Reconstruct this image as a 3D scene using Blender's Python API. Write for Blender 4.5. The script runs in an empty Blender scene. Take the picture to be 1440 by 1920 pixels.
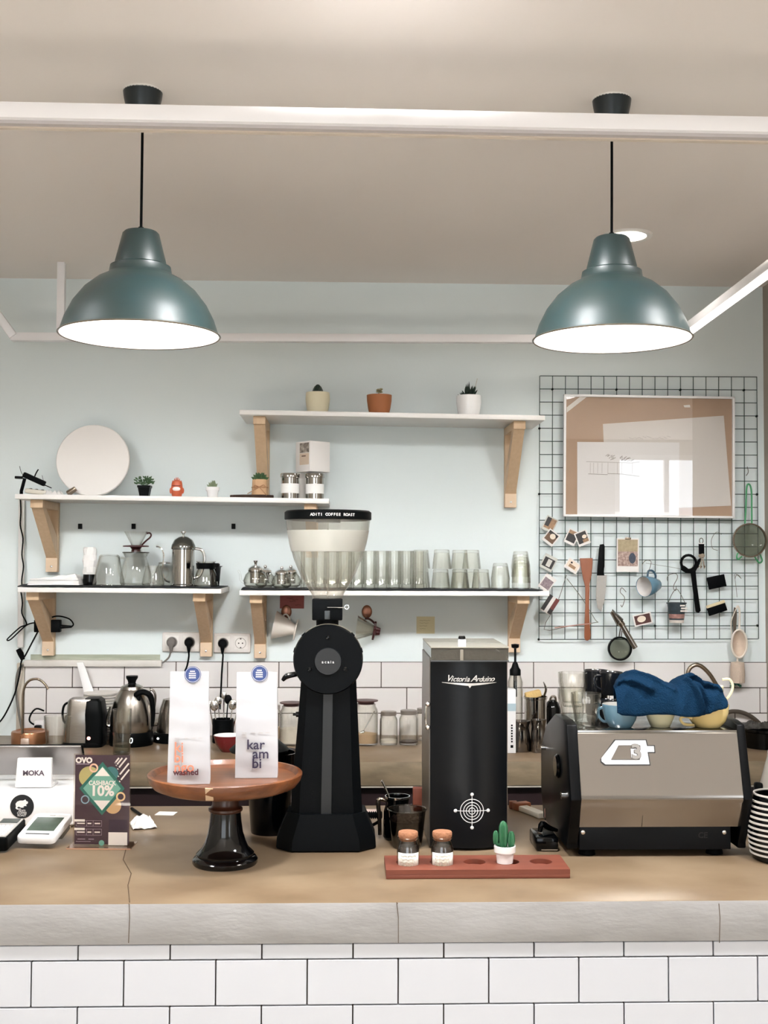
import bpy, bmesh, math, random
from mathutils import Matrix, Vector, Euler
random.seed(7)
R = math.radians
scene = bpy.context.scene
COL = scene.collection

# ------------------------------------------------------------------ camera
F = 2200.0                       # focal length in pixels of the 1440x1920 frame
CAM = Vector((0, 0, 1.66))
PITCH, YAW, ROLL = math.atan(85 / F), R(1.9), 0.004
CR = Matrix.Rotation(-YAW, 3, 'Z') @ Matrix.Rotation(math.pi / 2 + PITCH, 3, 'X') @ Matrix.Rotation(ROLL, 3, 'Z')
cd = bpy.data.cameras.new('camera')
cam = bpy.data.objects.new('camera', cd)
COL.objects.link(cam)
cam.matrix_world = Matrix.Translation(CAM) @ CR.to_4x4()
cd.sensor_fit = 'VERTICAL'
cd.sensor_height = 24.0
cd.lens = 24.0 * F / 1920
cd.clip_start = 0.05
scene.camera = cam

# ------------------------------------------------------------------ view, world
vs = scene.view_settings
vs.view_transform = 'Standard'
vs.look = 'None'
vs.gamma = 1
vs.use_curve_mapping = False
vs.exposure = 1.25
scene.cycles.transparent_max_bounces = 48
scene.cycles.caustics_reflective = False
w = bpy.data.worlds.new('world')
scene.world = w
w.use_nodes = True
wb = w.node_tree.nodes['Background']
wb.inputs[0].default_value = (0.80, 0.90, 1.0, 1)
wb.inputs[1].default_value = 1.0


def area(name, loc, rot, sx, sy, power, col):
    l = bpy.data.lights.new(name, 'AREA')
    l.shape = 'RECTANGLE'
    l.size, l.size_y, l.energy, l.color = sx, sy, power, col
    o = bpy.data.objects.new(name, l)
    COL.objects.link(o)
    o.location, o.rotation_euler = loc, rot
    return o


# daylight through the shop windows behind the camera
area('window_daylight', (-0.9, -2.42, 1.75), (R(108), 0, 0), 2.6, 1.7, 8, (0.96, 0.98, 1.0))
area('window_daylight', (3.22, -2.42, 1.75), (R(108), 0, 0), 1.05, 1.7, 5, (0.96, 0.98, 1.0))
# sunlight added through the windows, to bounce off the floor and brighten the ceiling
sl_ = bpy.data.lights.new('bounce_sun', 'SUN')
sl_.energy, sl_.angle, sl_.color = 15.0, R(1.5), (1.0, 0.985, 0.965)
so = bpy.data.objects.new('bounce_sun', sl_)
COL.objects.link(so)
so.rotation_euler = (R(42), 0, R(-8))
# recessed ceiling downlights over the guests' side of the bar
for dx, dy in ((-1.35, 2.25), (0.07, 2.25), (1.3, 2.25)):
    l = bpy.data.lights.new('ceiling_downlight', 'SPOT')
    l.energy, l.color, l.shadow_soft_size = 74, (0.985, 0.99, 1.0), 0.15
    l.spot_size, l.spot_blend = R(132), 0.6
    o = bpy.data.objects.new('ceiling_downlight', l)
    COL.objects.link(o)
    o.location = (dx, dy, 2.72)
    o.rotation_euler = (R(20), 0, 0)

# ------------------------------------------------------------------ pixel helpers (for measuring positions off the photo)


def ray(px, py):
    return CR @ Vector(((px - 720) / F, -(py - 960) / F, -1))


def P(px, py, Y):
    d = ray(px, py)
    return CAM + d * (Y / d.y)


def Z(px, py, z):
    d = ray(px, py)
    return CAM + d * ((z - CAM.z) / d.z)


FWD = CR @ Vector((0, 0, -1))


def S(p):
    return F / (Vector(p) - CAM).dot(FWD)


def at(px, Y, z):
    py = 1045.0
    for _ in range(6):
        p = P(px, py, Y)
        py += (p.z - z) * S(p)
    return Vector((p.x, Y, z))


# ------------------------------------------------------------------ materials
def lin(h):
    if isinstance(h, str):
        h = tuple(int(h[i:i + 2], 16) / 255 for i in (0, 2, 4))
    return tuple((c / 12.92 if c <= 0.04045 else ((c + 0.055) / 1.055) ** 2.4) for c in h) + (1,)


MATS = {}


def mat(name, hexc, rough=0.5, metal=0.0, var=0.0, scale=8.0, hex2=None, bump=0.0, bscale=60.0, spec=0.5, emis=None, coat=0.0,
        trans=0.0, stretch=None, detail=4.0, sss=0.0):
    if name in MATS:
        return MATS[name]
    m = bpy.data.materials.new(name)
    m.use_nodes = True
    nt = m.node_tree
    b = nt.nodes['Principled BSDF']
    c1 = lin(hexc)
    b.inputs['Base Color'].default_value = c1
    b.inputs['Roughness'].default_value = rough
    b.inputs['Metallic'].default_value = metal
    b.inputs['Specular IOR Level'].default_value = spec
    b.inputs['Coat Weight'].default_value = coat
    b.inputs['Transmission Weight'].default_value = trans
    tc = None
    if var > 0 or bump > 0:
        tc = nt.nodes.new('ShaderNodeTexCoord')
        mp = nt.nodes.new('ShaderNodeMapping')
        nt.links.new(tc.outputs['Object'], mp.inputs[0])
        if stretch:
            mp.inputs['Scale'].default_value = stretch
    if var > 0:
        n = nt.nodes.new('ShaderNodeTexNoise')
        n.inputs['Scale'].default_value = scale
        n.inputs['Detail'].default_value = detail
        nt.links.new(mp.outputs[0], n.inputs['Vector'])
        rp = nt.nodes.new('ShaderNodeValToRGB')
        rp.color_ramp.elements[0].position = 0.5 - 0.25 * var ** 0
        rp.color_ramp.elements[1].position = 0.72
        c2 = lin(hex2) if hex2 else tuple(c * (1 - var) for c in c1[:3]) + (1,)
        rp.color_ramp.elements[0].color = tuple(c1[i] * (1 - min(1, var)) + c2[i] * min(1, var) for i in range(3)) + (1,)
        rp.color_ramp.elements[0].position = 0.33
        rp.color_ramp.elements[1].color = c1
        nt.links.new(n.outputs['Fac'], rp.inputs[0])
        nt.links.new(rp.outputs[0], b.inputs['Base Color'])
    if bump > 0:
        n2 = nt.nodes.new('ShaderNodeTexNoise')
        n2.inputs['Scale'].default_value = bscale
        n2.inputs['Detail'].default_value = 3
        nt.links.new(mp.outputs[0], n2.inputs['Vector'])
        bp = nt.nodes.new('ShaderNodeBump')
        bp.inputs['Strength'].default_value = bump
        bp.inputs['Distance'].default_value = 0.004
        nt.links.new(n2.outputs['Fac'], bp.inputs['Height'])
        nt.links.new(bp.outputs[0], b.inputs['Normal'])
    if emis:
        b.inputs['Emission Color'].default_value = lin(emis[0])
        b.inputs['Emission Strength'].default_value = emis[1]
    MATS[name] = m
    return m


def glassmat(name, face='ffffff', edge='8f958c', gloss=0.9, rough=0.02, mix=1.0, diff=None, diffw=0.0, power=3.0):
    m = bpy.data.materials.new(name)
    m.use_nodes = True
    nt = m.node_tree
    nt.nodes.remove(nt.nodes['Principled BSDF'])
    out = nt.nodes['Material Output']
    lw = nt.nodes.new('ShaderNodeLayerWeight')
    lw.inputs[0].default_value = 0.5
    pe = nt.nodes.new('ShaderNodeMath')
    pe.operation = 'POWER'
    pe.inputs[1].default_value = power
    nt.links.new(lw.outputs['Facing'], pe.inputs[0])
    mc = nt.nodes.new('ShaderNodeMixRGB')
    mc.inputs[1].default_value = lin(face)
    mc.inputs[2].default_value = lin(edge)
    nt.links.new(pe.outputs[0], mc.inputs[0])
    tr = nt.nodes.new('ShaderNodeBsdfTransparent')
    nt.links.new(mc.outputs[0], tr.inputs[0])
    last = tr
    if diff:
        df = nt.nodes.new('ShaderNodeBsdfDiffuse')
        df.inputs[0].default_value = lin(diff)
        mx = nt.nodes.new('ShaderNodeMixShader')
        mx.inputs[0].default_value = diffw
        nt.links.new(tr.outputs[0], mx.inputs[1])
        nt.links.new(df.outputs[0], mx.inputs[2])
        last = mx
    gl = nt.nodes.new('ShaderNodeBsdfGlossy')
    gl.inputs['Roughness'].default_value = rough
    gl.inputs[0].default_value = (gloss, gloss, gloss, 1)
    lf = nt.nodes.new('ShaderNodeLayerWeight')
    lf.inputs[0].default_value = 0.5
    pw = nt.nodes.new('ShaderNodeMath')
    pw.operation = 'POWER'
    pw.inputs[1].default_value = 3.5
    nt.links.new(lf.outputs['Facing'], pw.inputs[0])
    fr = nt.nodes.new('ShaderNodeMath')
    fr.operation = 'MULTIPLY_ADD'
    fr.inputs[1].default_value = 0.75
    fr.inputs[2].default_value = 0.06
    nt.links.new(pw.outputs[0], fr.inputs[0])
    mx2 = nt.nodes.new('ShaderNodeMixShader')
    if mix != 1.0:
        mm = nt.nodes.new('ShaderNodeMath')
        mm.operation = 'MULTIPLY'
        mm.inputs[1].default_value = mix
        nt.links.new(fr.outputs[0], mm.inputs[0])
        nt.links.new(mm.outputs[0], mx2.inputs[0])
    else:
        nt.links.new(fr.outputs[0], mx2.inputs[0])
    nt.links.new(last.outputs[0], mx2.inputs[1])
    nt.links.new(gl.outputs[0], mx2.inputs[2])
    nt.links.new(mx2.outputs[0], out.inputs['Surface'])
    MATS[name] = m
    return m


GLASS = glassmat('clear_glass', 'fefefd', 'cfcdc4', mix=0.9)
GLASS2 = glassmat('clear_glass_thick', 'fefefc', 'a5a195', mix=1.0, power=2.4)
HOPPER = glassmat('hopper_plastic', 'f2f1ec', 'b0aca0', diff='e6e2d8', diffw=0.10)
FROST = glassmat('frosted_band', 'e8e8e2', 'c8c6bc', diff='d6d5cc', diffw=0.55, rough=0.3)
PANE = glassmat('picture_pane', 'ffffff', 'f0f2f0', gloss=1.0, rough=0.0)
SMOKE = glassmat('smoky_plastic', '8f8f88', '55554f', diff='77756c', diffw=0.12)
WATER = glassmat('water', 'e8eeea', 'b0b8b0')

BLACK = mat('black_plastic', '030506', 0.45, spec=0.1)
BLACKM = mat('black_matte', '020406', 0.6, spec=0.08, bump=0.15, bscale=400)
BLACKG = mat('black_gloss', '020304', 0.12, spec=0.3)
RUBBER = mat('black_rubber', '030405', 0.75, spec=0.1)
STEEL = mat('polished_steel', 'b5b2ad', 0.1, 1.0)
BRUSH = mat('brushed_steel', 'a39e97', 0.24, 1.0, var=0.25, scale=30, stretch=(1, 1, 14), bump=0.05, bscale=30)
CHROME = mat('chrome', 'e2e2e0', 0.06, 1.0)
BRONZE = mat('aged_steel', '9a8c7c', 0.25, 1.0)
WHITE = mat('white_paint', 'eeecea', 0.35)
WHITEG = mat('white_gloss', 'f0efee', 0.18, coat=0.3)
PAPER = mat('white_paper', 'efedea', 0.7, bump=0.1, bscale=30)
CREAM = mat('cream_card', 'e9dcc0', 0.7)
WOODL = mat('light_wood', 'dabd9b', 0.55, var=0.28, scale=14, stretch=(6, 6, 0.7), hex2='bd9a74', bump=0.08)
WOODE = mat('pale_end_wood', 'dcc3a6', 0.6, var=0.15, scale=20)
WOODA = mat('acacia_wood', '8a5431', 0.32, var=0.75, scale=6, stretch=(1, 7, 7), hex2='4e2817', coat=0.2)
WOODAD = mat('dark_acacia', '4a2818', 0.35, var=0.5, scale=9, stretch=(1, 5, 5), hex2='2a140c', coat=0.2)
WOODT = mat('red_brown_wood', '7e4433', 0.5, var=0.4, scale=8, stretch=(1.0, 9, 9), hex2='5f2e22')
WOODS = mat('spatula_wood', '935739', 0.5, var=0.25, scale=8, stretch=(8, 8, 1), hex2='84482c')
CORK = mat('cork', 'b07b5a', 0.85, var=0.5, scale=160, hex2='70452f', bump=0.5, bscale=200)
GREEN = mat('plant_green', '4c6b45', 0.5, var=0.5, scale=40, hex2='2a4630')
GREEND = mat('plant_dark_green', '24352b', 0.5, var=0.4, scale=60, hex2='15221c')
GREENP = mat('plant_pale_green', '8d9a7c', 0.6, var=0.4, scale=60, hex2='5c6a4e')
SOIL = mat('soil', '3a2d25', 0.95, bump=0.8, bscale=150)


# ------------------------------------------------------------------ mesh builder
class B:
    def __init__(s):
        s.bm = bmesh.new()

    def box(s, x0, x1, y0, y1, z0, z1, bev=0.0, M=None, seg=2, mi=0):
        r = bmesh.ops.create_cube(s.bm, size=1.0)
        vs_ = r['verts']
        T = Matrix.Translation(((x0 + x1) / 2, (y0 + y1) / 2, (z0 + z1) / 2)) @ Matrix.Diagonal((abs(x1 - x0), abs(y1 - y0), abs(z1 - z0), 1))
        if M is not None:
            T = M @ T
        bmesh.ops.transform(s.bm, matrix=T, verts=vs_)
        fs = set(f for v in vs_ for f in v.link_faces)
        for f in fs:
            f.material_index = mi
        if bev > 0:
            es = list(set(e for v in vs_ for e in v.link_edges))
            bmesh.ops.bevel(s.bm, geom=es, offset=bev, segments=seg, affect='EDGES', profile=0.5)
        return s

    def lathe(s, prof, n=32, c=(0, 0, 0), k=1.0, M=None, caps=True, sx=1.0, sy=1.0, closed=False, a0=0.0, wob=None, mi=0):
        rings = []
        T = Matrix.Translation(c)
        if M is not None:
            T = M @ T if c != (0, 0, 0) else M
        for (r, z) in prof:
            r, z = r * k, z * k
            if abs(r) < 1e-7:
                rings.append([s.bm.verts.new(T @ Vector((0, 0, z)))])
            else:
                ring = []
                for i in range(n):
                    a = a0 + 2 * math.pi * i / n
                    q = wob(a, z) if wob else 1.0
                    ring.append(s.bm.verts.new(T @ Vector((r * q * sx * math.cos(a), r * q * sy * math.sin(a), z))))
                rings.append(ring)
        pairs = list(zip(rings, rings[1:]))
        if closed:
            pairs.append((rings[-1], rings[0]))
        for A, C in pairs:
            if len(A) == 1 and len(C) == 1:
                continue
            for i in range(n):
                j = (i + 1) % n
                if len(A) == 1:
                    f = s.bm.faces.new((A[0], C[j], C[i]))
                elif len(C) == 1:
                    f = s.bm.faces.new((A[i], A[j], C[0]))
                else:
                    f = s.bm.faces.new((A[i], A[j], C[j], C[i]))
                f.material_index = mi
        if caps and not closed:
            for ring, rev in ((rings[0], True), (rings[-1], False)):
                if len(ring) > 2:
                    f = s.bm.faces.new(ring[::-1] if rev else ring)
                    f.material_index = mi
        return s

    def tube(s, pts, r, n=8, closed=False, flat=1.0, smooth=0, mi=0):
        pts = [Vector(p) for p in pts]
        if smooth:
            pts = crom(pts, smooth, closed)
        m = len(pts)
        rr = r if isinstance(r, (list, tuple)) else None
        if rr and len(rr) != m:
            rr = [rr[min(len(rr) - 1, int(round(i * (len(rr) - 1) / (m - 1))))] if False else
                  rr[int(i * (len(rr) - 1) / (m - 1))] * (1 - (i * (len(rr) - 1) / (m - 1)) % 1) +
                  rr[min(len(rr) - 1, int(i * (len(rr) - 1) / (m - 1)) + 1)] * ((i * (len(rr) - 1) / (m - 1)) % 1) for i in range(m)]
        prev = None
        rings = []
        for i, p in enumerate(pts):
            if closed:
                t = pts[(i + 1) % m] - pts[i - 1]
            else:
                t = pts[min(i + 1, m - 1)] - pts[max(i - 1, 0)]
            if t.length < 1e-9:
                t = Vector((0, 0, 1))
            t.normalize()
            if prev is None:
                up = Vector((0, 1, 0)) if abs(t.y) < 0.9 else Vector((1, 0, 0))
                a = t.cross(up).normalized()
            else:
                a = prev - t * prev.dot(t)
                if a.length < 1e-6:
                    a = t.cross(Vector((0, 1, 0.01)))
                a.normalize()
            prev = a
            b = t.cross(a)
            q = rr[i] if rr else r
            rings.append([s.bm.verts.new(p + (a * math.cos(2 * math.pi * j / n) + b * math.sin(2 * math.pi * j / n) * flat) * q) for j in range(n)])
        for i in range(m if closed else m - 1):
            A, C = rings[i], rings[(i + 1) % m]
            for j in range(n):
                f = s.bm.faces.new((A[j], A[(j + 1) % n], C[(j + 1) % n], C[j]))
                f.material_index = mi
        if not closed:
            s.bm.faces.new(rings[0][::-1]).material_index = mi
            s.bm.faces.new(rings[-1]).material_index = mi
        return s

    def prism(s, poly, y0, y1, M=None, plane='XZ', mi=0, bev=0.0):
        """poly of 2-D points; plane XZ extruded along y, YZ along x, XY along z."""
        def v(p, d):
            q = {'XZ': (p[0], d, p[1]), 'YZ': (d, p[0], p[1]), 'XY': (p[0], p[1], d)}[plane]
            q = Vector(q)
            return M @ q if M is not None else q
        A = [s.bm.verts.new(v(p, y0)) for p in poly]
        C = [s.bm.verts.new(v(p, y1)) for p in poly]
        n = len(poly)
        fs = [s.bm.faces.new(A), s.bm.faces.new(C[::-1])]
        for i in range(n):
            fs.append(s.bm.faces.new((A[i], C[i], C[(i + 1) % n], A[(i + 1) % n])))
        for f in fs:
            f.material_index = mi
        bmesh.ops.recalc_face_normals(s.bm, faces=fs)
        if bev > 0:
            es = list(set(e for f in fs for e in f.edges))
            bmesh.ops.bevel(s.bm, geom=es, offset=bev, segments=2, affect='EDGES', profile=0.5)
        return s

    def ball(s, c, r, sx=1, sy=1, sz=1, u=16, v=10, M=None, mi=0):
        res = bmesh.ops.create_uvsphere(s.bm, u_segments=u, v_segments=v, radius=1.0)
        T = Matrix.Translation(c) @ (M if M is not None else Matrix()) @ Matrix.Diagonal((r * sx, r * sy, r * sz, 1))
        bmesh.ops.transform(s.bm, matrix=T, verts=res['verts'])
        for f in set(f for vv in res['verts'] for f in vv.link_faces):
            f.material_index = mi
        return s

    def grid(s, fn, nu, nv, mi=0):
        V = [[s.bm.verts.new(fn(i / nu, j / nv)) for j in range(nv + 1)] for i in range(nu + 1)]
        for i in range(nu):
            for j in range(nv):
                s.bm.faces.new((V[i][j], V[i + 1][j], V[i + 1][j + 1], V[i][j + 1])).material_index = mi
        return s

    def leaf(s, base, tip, wid, bend=0.0, thick=0.0012, nrm=(0, -1, 0)):
        base, tip = Vector(base), Vector(tip)
        d = tip - base
        side = d.cross(Vector(nrm))
        if side.length < 1e-6:
            side = d.cross(Vector((1, 0, 0)))
        side.normalize()
        nn = side.cross(d).normalized()
        st = [0, 0.25, 0.55, 0.8, 1.0]
        wd = [0.55, 1.0, 0.85, 0.45, 0.02]
        rings = []
        for t, ww in zip(st, wd):
            c = base + d * t + nn * bend * math.sin(math.pi * t)
            h = side * wid * ww * 0.5
            rings.append([s.bm.verts.new(c - h), s.bm.verts.new(c + nn * thick), s.bm.verts.new(c + h), s.bm.verts.new(c - nn * thick)])
        for A, C in zip(rings, rings[1:]):
            for i in range(4):
                s.bm.faces.new((A[i], A[(i + 1) % 4], C[(i + 1) % 4], C[i]))
        return s

    def build(s, name, mats, parent=None, loc=None, rot=None, smooth=True, ang=35):
        me = bpy.data.meshes.new(name)
        bmesh.ops.recalc_face_normals(s.bm, faces=s.bm.faces[:])
        s.bm.to_mesh(me)
        s.bm.free()
        if not isinstance(mats, (list, tuple)):
            mats = [mats]
        for m in mats:
            me.materials.append(m)
        if smooth:
            me.polygons.foreach_set('use_smooth', [True] * len(me.polygons))
            me.set_sharp_from_angle(angle=R(ang))
        o = bpy.data.objects.new(name, me)
        COL.objects.link(o)
        if parent is not None:
            o.parent = parent
        if loc is not None:
            o.location = loc
        if rot is not None:
            o.rotation_euler = rot
        return o


def crom(pts, k, closed=False):
    out = []
    n = len(pts)
    seg = n if closed else n - 1
    for i in range(seg):
        p1, p2 = pts[i], pts[(i + 1) % n]
        p0 = pts[i - 1] if (i > 0 or closed) else p1
        p3 = pts[(i + 2) % n] if (i + 2 < n or closed) else p2
        for j in range(k):
            t = j / k
            out.append(0.5 * ((2 * p1) + (p2 - p0) * t + (2 * p0 - 5 * p1 + 4 * p2 - p3) * t * t + (3 * p1 - p0 - 3 * p2 + p3) * t ** 3))
    if not closed:
        out.append(pts[-1])
    return out


def thing(name, label, cat, loc=(0, 0, 0), rz=0.0, group=None, rot=None):
    o = bpy.data.objects.new(name, None)
    COL.objects.link(o)
    o.empty_display_size = 0.05
    o.location = loc
    o.rotation_euler = rot if rot is not None else (0, 0, rz)
    o['label'], o['category'] = label, cat
    if group:
        o['group'] = group
    return o


def tag(o, label, cat, group=None):
    o['label'], o['category'] = label, cat
    if group:
        o['group'] = group
    return o


def struct(name, b, m, **kw):
    o = b.build(name, m, **kw)
    o['kind'] = 'structure'
    return o


def dup(root, loc, rz=None, label=None, group=None):
    r = root.copy()
    COL.objects.link(r)
    r.location = loc
    if rz is not None:
        r.rotation_euler = (0, 0, rz)
    if label:
        r['label'] = label
    if group:
        r['group'] = group
    for ch in list(root.children):
        c = ch.copy()
        COL.objects.link(c)
        c.parent = r
        for g in list(ch.children):
            d = g.copy()
            COL.objects.link(d)
            d.parent = c
    return r


def text(name, body, size, m, parent, loc, rot=(R(90), 0, 0), depth=0.0004, bold=0.0, shear=0.0, sx=1.0, align='CENTER', space=1.0, line=1.0, label=None):
    cu = bpy.data.curves.new(name, 'FONT')
    cu.body = body
    cu.size = size
    cu.align_x = align
    cu.align_y = 'CENTER'
    cu.extrude = depth
    cu.offset = bold
    cu.shear = shear
    cu.space_character = space
    cu.space_line = line
    cu.resolution_u = 3
    t = bpy.data.objects.new('tmp', cu)
    COL.objects.link(t)
    bpy.context.view_layer.update()
    me = bpy.data.meshes.new_from_object(t.evaluated_get(bpy.context.evaluated_depsgraph_get()))
    bpy.data.objects.remove(t)
    me.name = name
    me.materials.clear()
    me.materials.append(m)
    o = bpy.data.objects.new(name, me)
    COL.objects.link(o)
    o.parent = parent
    o.location = loc
    o.rotation_euler = rot
    o.scale = (sx, 1, 1)
    if label:
        o['label'] = label
    return o


def glass_prof(rb, rt, h, t, base):
    """closed profile of a tumbler standing on its base"""
    return [(0, 0), (rb * 0.97, 0), (rb, h * 0.015), (rt, h), (rt - t, h), (rb - t, base), (0, base)]


# ------------------------------------------------------------------ the room
YW, TOPZ = 4.63, 0.90
BACKZ = P(720, 1377, YW).z
CEIL = P(720, 530, YW).z
XR = P(1433, 900, YW).x
WALLM = mat('pale_mint_wall_paint', 'e1eaea', 0.6, var=0.05, scale=2.2, bump=0.05, bscale=90)
CEILM = mat('ceiling_paint', 'eee6df', 0.8, var=0.05, scale=1.5)
SIDEM = mat('grey_beige_render', 'a69c90', 0.8, var=0.2, scale=5, bump=0.2)
ROOMM = mat('room_wall_paint', 'cfcac2', 0.8, var=0.05, scale=1)
FLOORM = mat('concrete_floor', 'd8d3cb', 0.5, var=0.25, scale=3, bump=0.05)
XL, XRR, YR = -3.2, 3.8, -2.5
struct('floor', B().box(XL, XRR, YR, YW + .1, -0.1, 0), FLOORM)
struct('ceiling', B().box(XL, XRR, YR, YW + .1, CEIL, CEIL + .1), CEILM)
struct('wall_back', B().box(XL, XRR, YW, YW + .12, 0, CEIL), WALLM)
struct('wall_left', B().box(XL - .1, XL, YR, YW + .1, 0, CEIL), ROOMM)
struct('wall_right', B().box(XR, XR + .14, 3.56, YW, 0, CEIL), SIDEM)
struct('wall_far_right', B().box(XRR, XRR + .1, YR, YW + .1, 0, CEIL), ROOMM)
rw = B()
rw.box(XL, -2.2, YR - .1, YR, 0, CEIL).box(.4, 2.7, YR - .1, YR, 0, CEIL).box(3.75, XRR, YR - .1, YR, 0, CEIL)
rw.box(-2.2, .4, YR - .1, YR, 0, .9).box(2.7, 3.75, YR - .1, YR, 0, .9).box(-2.2, .4, YR - .1, YR, 2.6, CEIL).box(2.7, 3.75, YR - .1, YR, 2.6, CEIL)
struct('wall_rear', rw, ROOMM)
for i, (a, b_) in enumerate(((-2.2, .4), (2.7, 3.75))):
    f = B()
    f.box(a, b_, YR - .06, YR - .01, .9, .95).box(a, b_, YR - .06, YR - .01, 2.55, 2.6)
    for x in (a, (a + b_) / 2 - .025, b_ - .05):
        f.box(x, x + .05, YR - .06, YR - .01, .95, 2.55)
    struct('window_%d' % (i + 1), f, WHITE)

# splashback of white tiles on the back wall, bevelled one by one over dark grout
TILE = mat('white_glazed_tile', 'dfdbd9', 0.2, var=0.05, scale=3, coat=0.2)
GROUT = mat('dark_grout', '4a4038', 0.9)


def tiles(b, x0, x1, zrows, xoff, yf, pitch=.2, gap=.0035, t=.006):
    for z0, z1, o in zrows:
        n0 = int(math.floor((x0 - o) / pitch)) - 1
        x = o + n0 * pitch
        while x < x1:
            a, c = max(x, x0) + gap / 2, min(x + pitch, x1) - gap / 2
            if c - a > .01:
                b.box(a, c, yf, yf + t, z0 + gap / 2, z1 - gap / 2, bev=.0012, seg=1)
            x += pitch


tl = at(48, YW, 1.25).x
tr = XR
xj1 = P(136, 1260, YW - .012).x
xj2 = P(87, 1306, YW - .012).x
b = B()
tiles(b, tl, tr, [(1.15, 1.25, xj1), (1.05, 1.15, xj2), (.95, 1.05, xj1)], 0, YW - .014)
ts = struct('trim_1', b, TILE)
b = B().box(tl, tr, YW - .010, YW, .93, 1.25)
g = b.build('grout', GROUT, parent=ts)
# beige end strip of the tiling
b = B().box(tl - .028, tl, YW - .02, YW, .93, 1.245, bev=.003)
struct('trim_2', b, mat('beige_edge_trim', 'c9bfb0', .5, var=.25, scale=12))
# white ledge on top of the tiling
e = at(305, YW, 1.25).x
b = B().box(tl, e, YW - .03, YW, 1.232, 1.256, bev=.003)
struct('trim_3', b, mat('ledge_white', 'ddd8d2', .5, var=.2, scale=14, hex2='a39a8c'))
b = B().box(tl + .02, e - .01, YW - .004, YW, 1.256, 1.277)
struct('trim_4', b, mat('stained_plaster_band', 'b7bba9', .8, var=.6, scale=9, stretch=(1, 1, 8), hex2='8a9080'))

# ------------------------------------------------------------------ counters
CTOP = mat('sealed_concrete_top', '8f7c65', .36, var=.7, scale=4.5, hex2='66523c', stretch=(1, 1.2, 1), bump=.03, bscale=10, detail=6, spec=.3)
CFRONT = mat('raw_concrete_edge', 'adabaa', .6, var=.45, scale=5, hex2='85817b', stretch=(1, 1, 3), bump=.25, bscale=30, detail=7)
CBACK = mat('worn_concrete_edge', '94836a', .55, var=.7, scale=7, hex2='4e4230', stretch=(1, 1, 3), bump=.2, bscale=30, detail=7)
YF1 = Z(720, 1692, TOPZ).y
YB1 = Z(720, 1510, TOPZ).y
SLAB = TOPZ - P(720, 1769, YF1).z
cnt = thing('front_counter', 'long front bar counter with polished brown concrete top and white tiled face', 'counter', (0, YF1, 0))
D1 = YB1 - YF1
sl = B().box(-2.2, XR - .002, 0, D1, TOPZ - SLAB, TOPZ, bev=.003)
o = sl.build('worktop', [CFRONT, CTOP], parent=cnt)
for p in o.data.polygons:
    if p.normal.z > .6:
        p.material_index = 1
b = B().box(-2.2, XR - .002, .018, .1, 0, TOPZ - SLAB)
b.build('base_wall', GROUT, parent=cnt)
b = B()
yj = [P(0, yy, YF1 + .006).z for yy in (1803, 1890, 1977, 2064)]
jA = P(58, 1850, YF1 + .006).x
jB = P(146, 1790, YF1 + .006).x
rows = [(yj[0], TOPZ - SLAB - .001, jB), (yj[1], yj[0], jA)]
zz = yj[1]
i = 0
while zz > 0:
    rows.append((max(0, zz - .1015), zz, jB if i % 2 == 0 else jA))
    zz -= .1015
    i += 1
tiles(b, -2.2, XR - .002, rows, 0, .006, pitch=.2005, gap=.003, t=.011)
FT = mat('front_white_tile', 'd3d5db', .18, coat=.3)
b.build('tiling', FT, parent=cnt)
for a0_, pts in ((0, [(236, 1592), (231, 1612), (246, 1638), (240, 1660), (243, 1692)]), (1, [(745, 1694), (744, 1692)]),):
    B().tube([Z(x, y, TOPZ + .0002) - cnt.location for x, y in pts], .0013, n=5).build('crack', mat('crack_dark', '5a4836', .9), parent=cnt)
for xx in ((242, 241), (744, 747), (1348, 1349)):
    b = B()
    b.tube([P(xx[0], 1694, YF1 - .0002) - cnt.location, P((xx[0] + xx[1]) / 2 + 1.5, 1720, YF1 - .0002) - cnt.location, P(xx[1], 1768, YF1 - .0002) - cnt.location], .0008, n=5)
    b.build('crack', mat('crack_dark', '5a4836', .9), parent=cnt)

YF2 = Z(720, 1428, BACKZ).y
bc = thing('back_counter', 'rear bar counter of worn brown concrete against the tiled wall', 'counter', (0, YF2, 0))
o = B().box(-2.3, XR - .002, 0, YW - YF2 - .016, BACKZ - .083, BACKZ, bev=.004).build('worktop', [CBACK, CTOP], parent=bc)
for p in o.data.polygons:
    if p.normal.z > .6:
        p.material_index = 1
B().box(-2.3, XR - .002, .004, .02, BACKZ - .089, BACKZ - .0835).build('edge_strip', mat('pale_edge_strip', 'bfb8ac', .4), parent=bc)
B().box(-2.3, XR - .002, .03, .5, 0, BACKZ - .09).build('cabinet_base', mat('maroon_laminate', '241416', .5, var=.3, scale=3), parent=bc)

# ------------------------------------------------------------------ suspended light frame of white square tube
FRM = mat('white_powder_coat', 'efedee', .3)
SLOT = mat('rail_slot_grey', 'b9b2b0', .5)
YBK, YFR = 4.37, 2.19
pbL, pbR = P(22, 632, YBK), P(1262, 637, YBK)
pfL, pfR = P(-140, 210, YFR), P(1600, 244, YFR)
fr = thing('suspended_light_rail', 'white square-tube rail frame hanging below the beige ceiling', 'rail', (0, 0, 0))


def bar(bld, a, c, wy, wz, down=0.0, **kw):
    """square bar between two points, width wy (horizontal), height wz"""
    a, c = Vector(a), Vector(c)
    d = c - a
    q = d.to_track_quat('X', 'Z').to_matrix().to_4x4()
    T = Matrix.Translation((a + c) / 2) @ q
    bld.box(-d.length / 2, d.length / 2, -wy / 2, wy / 2, -wz / 2 - down, wz / 2 - down, M=T, **kw)
    return bld


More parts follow.
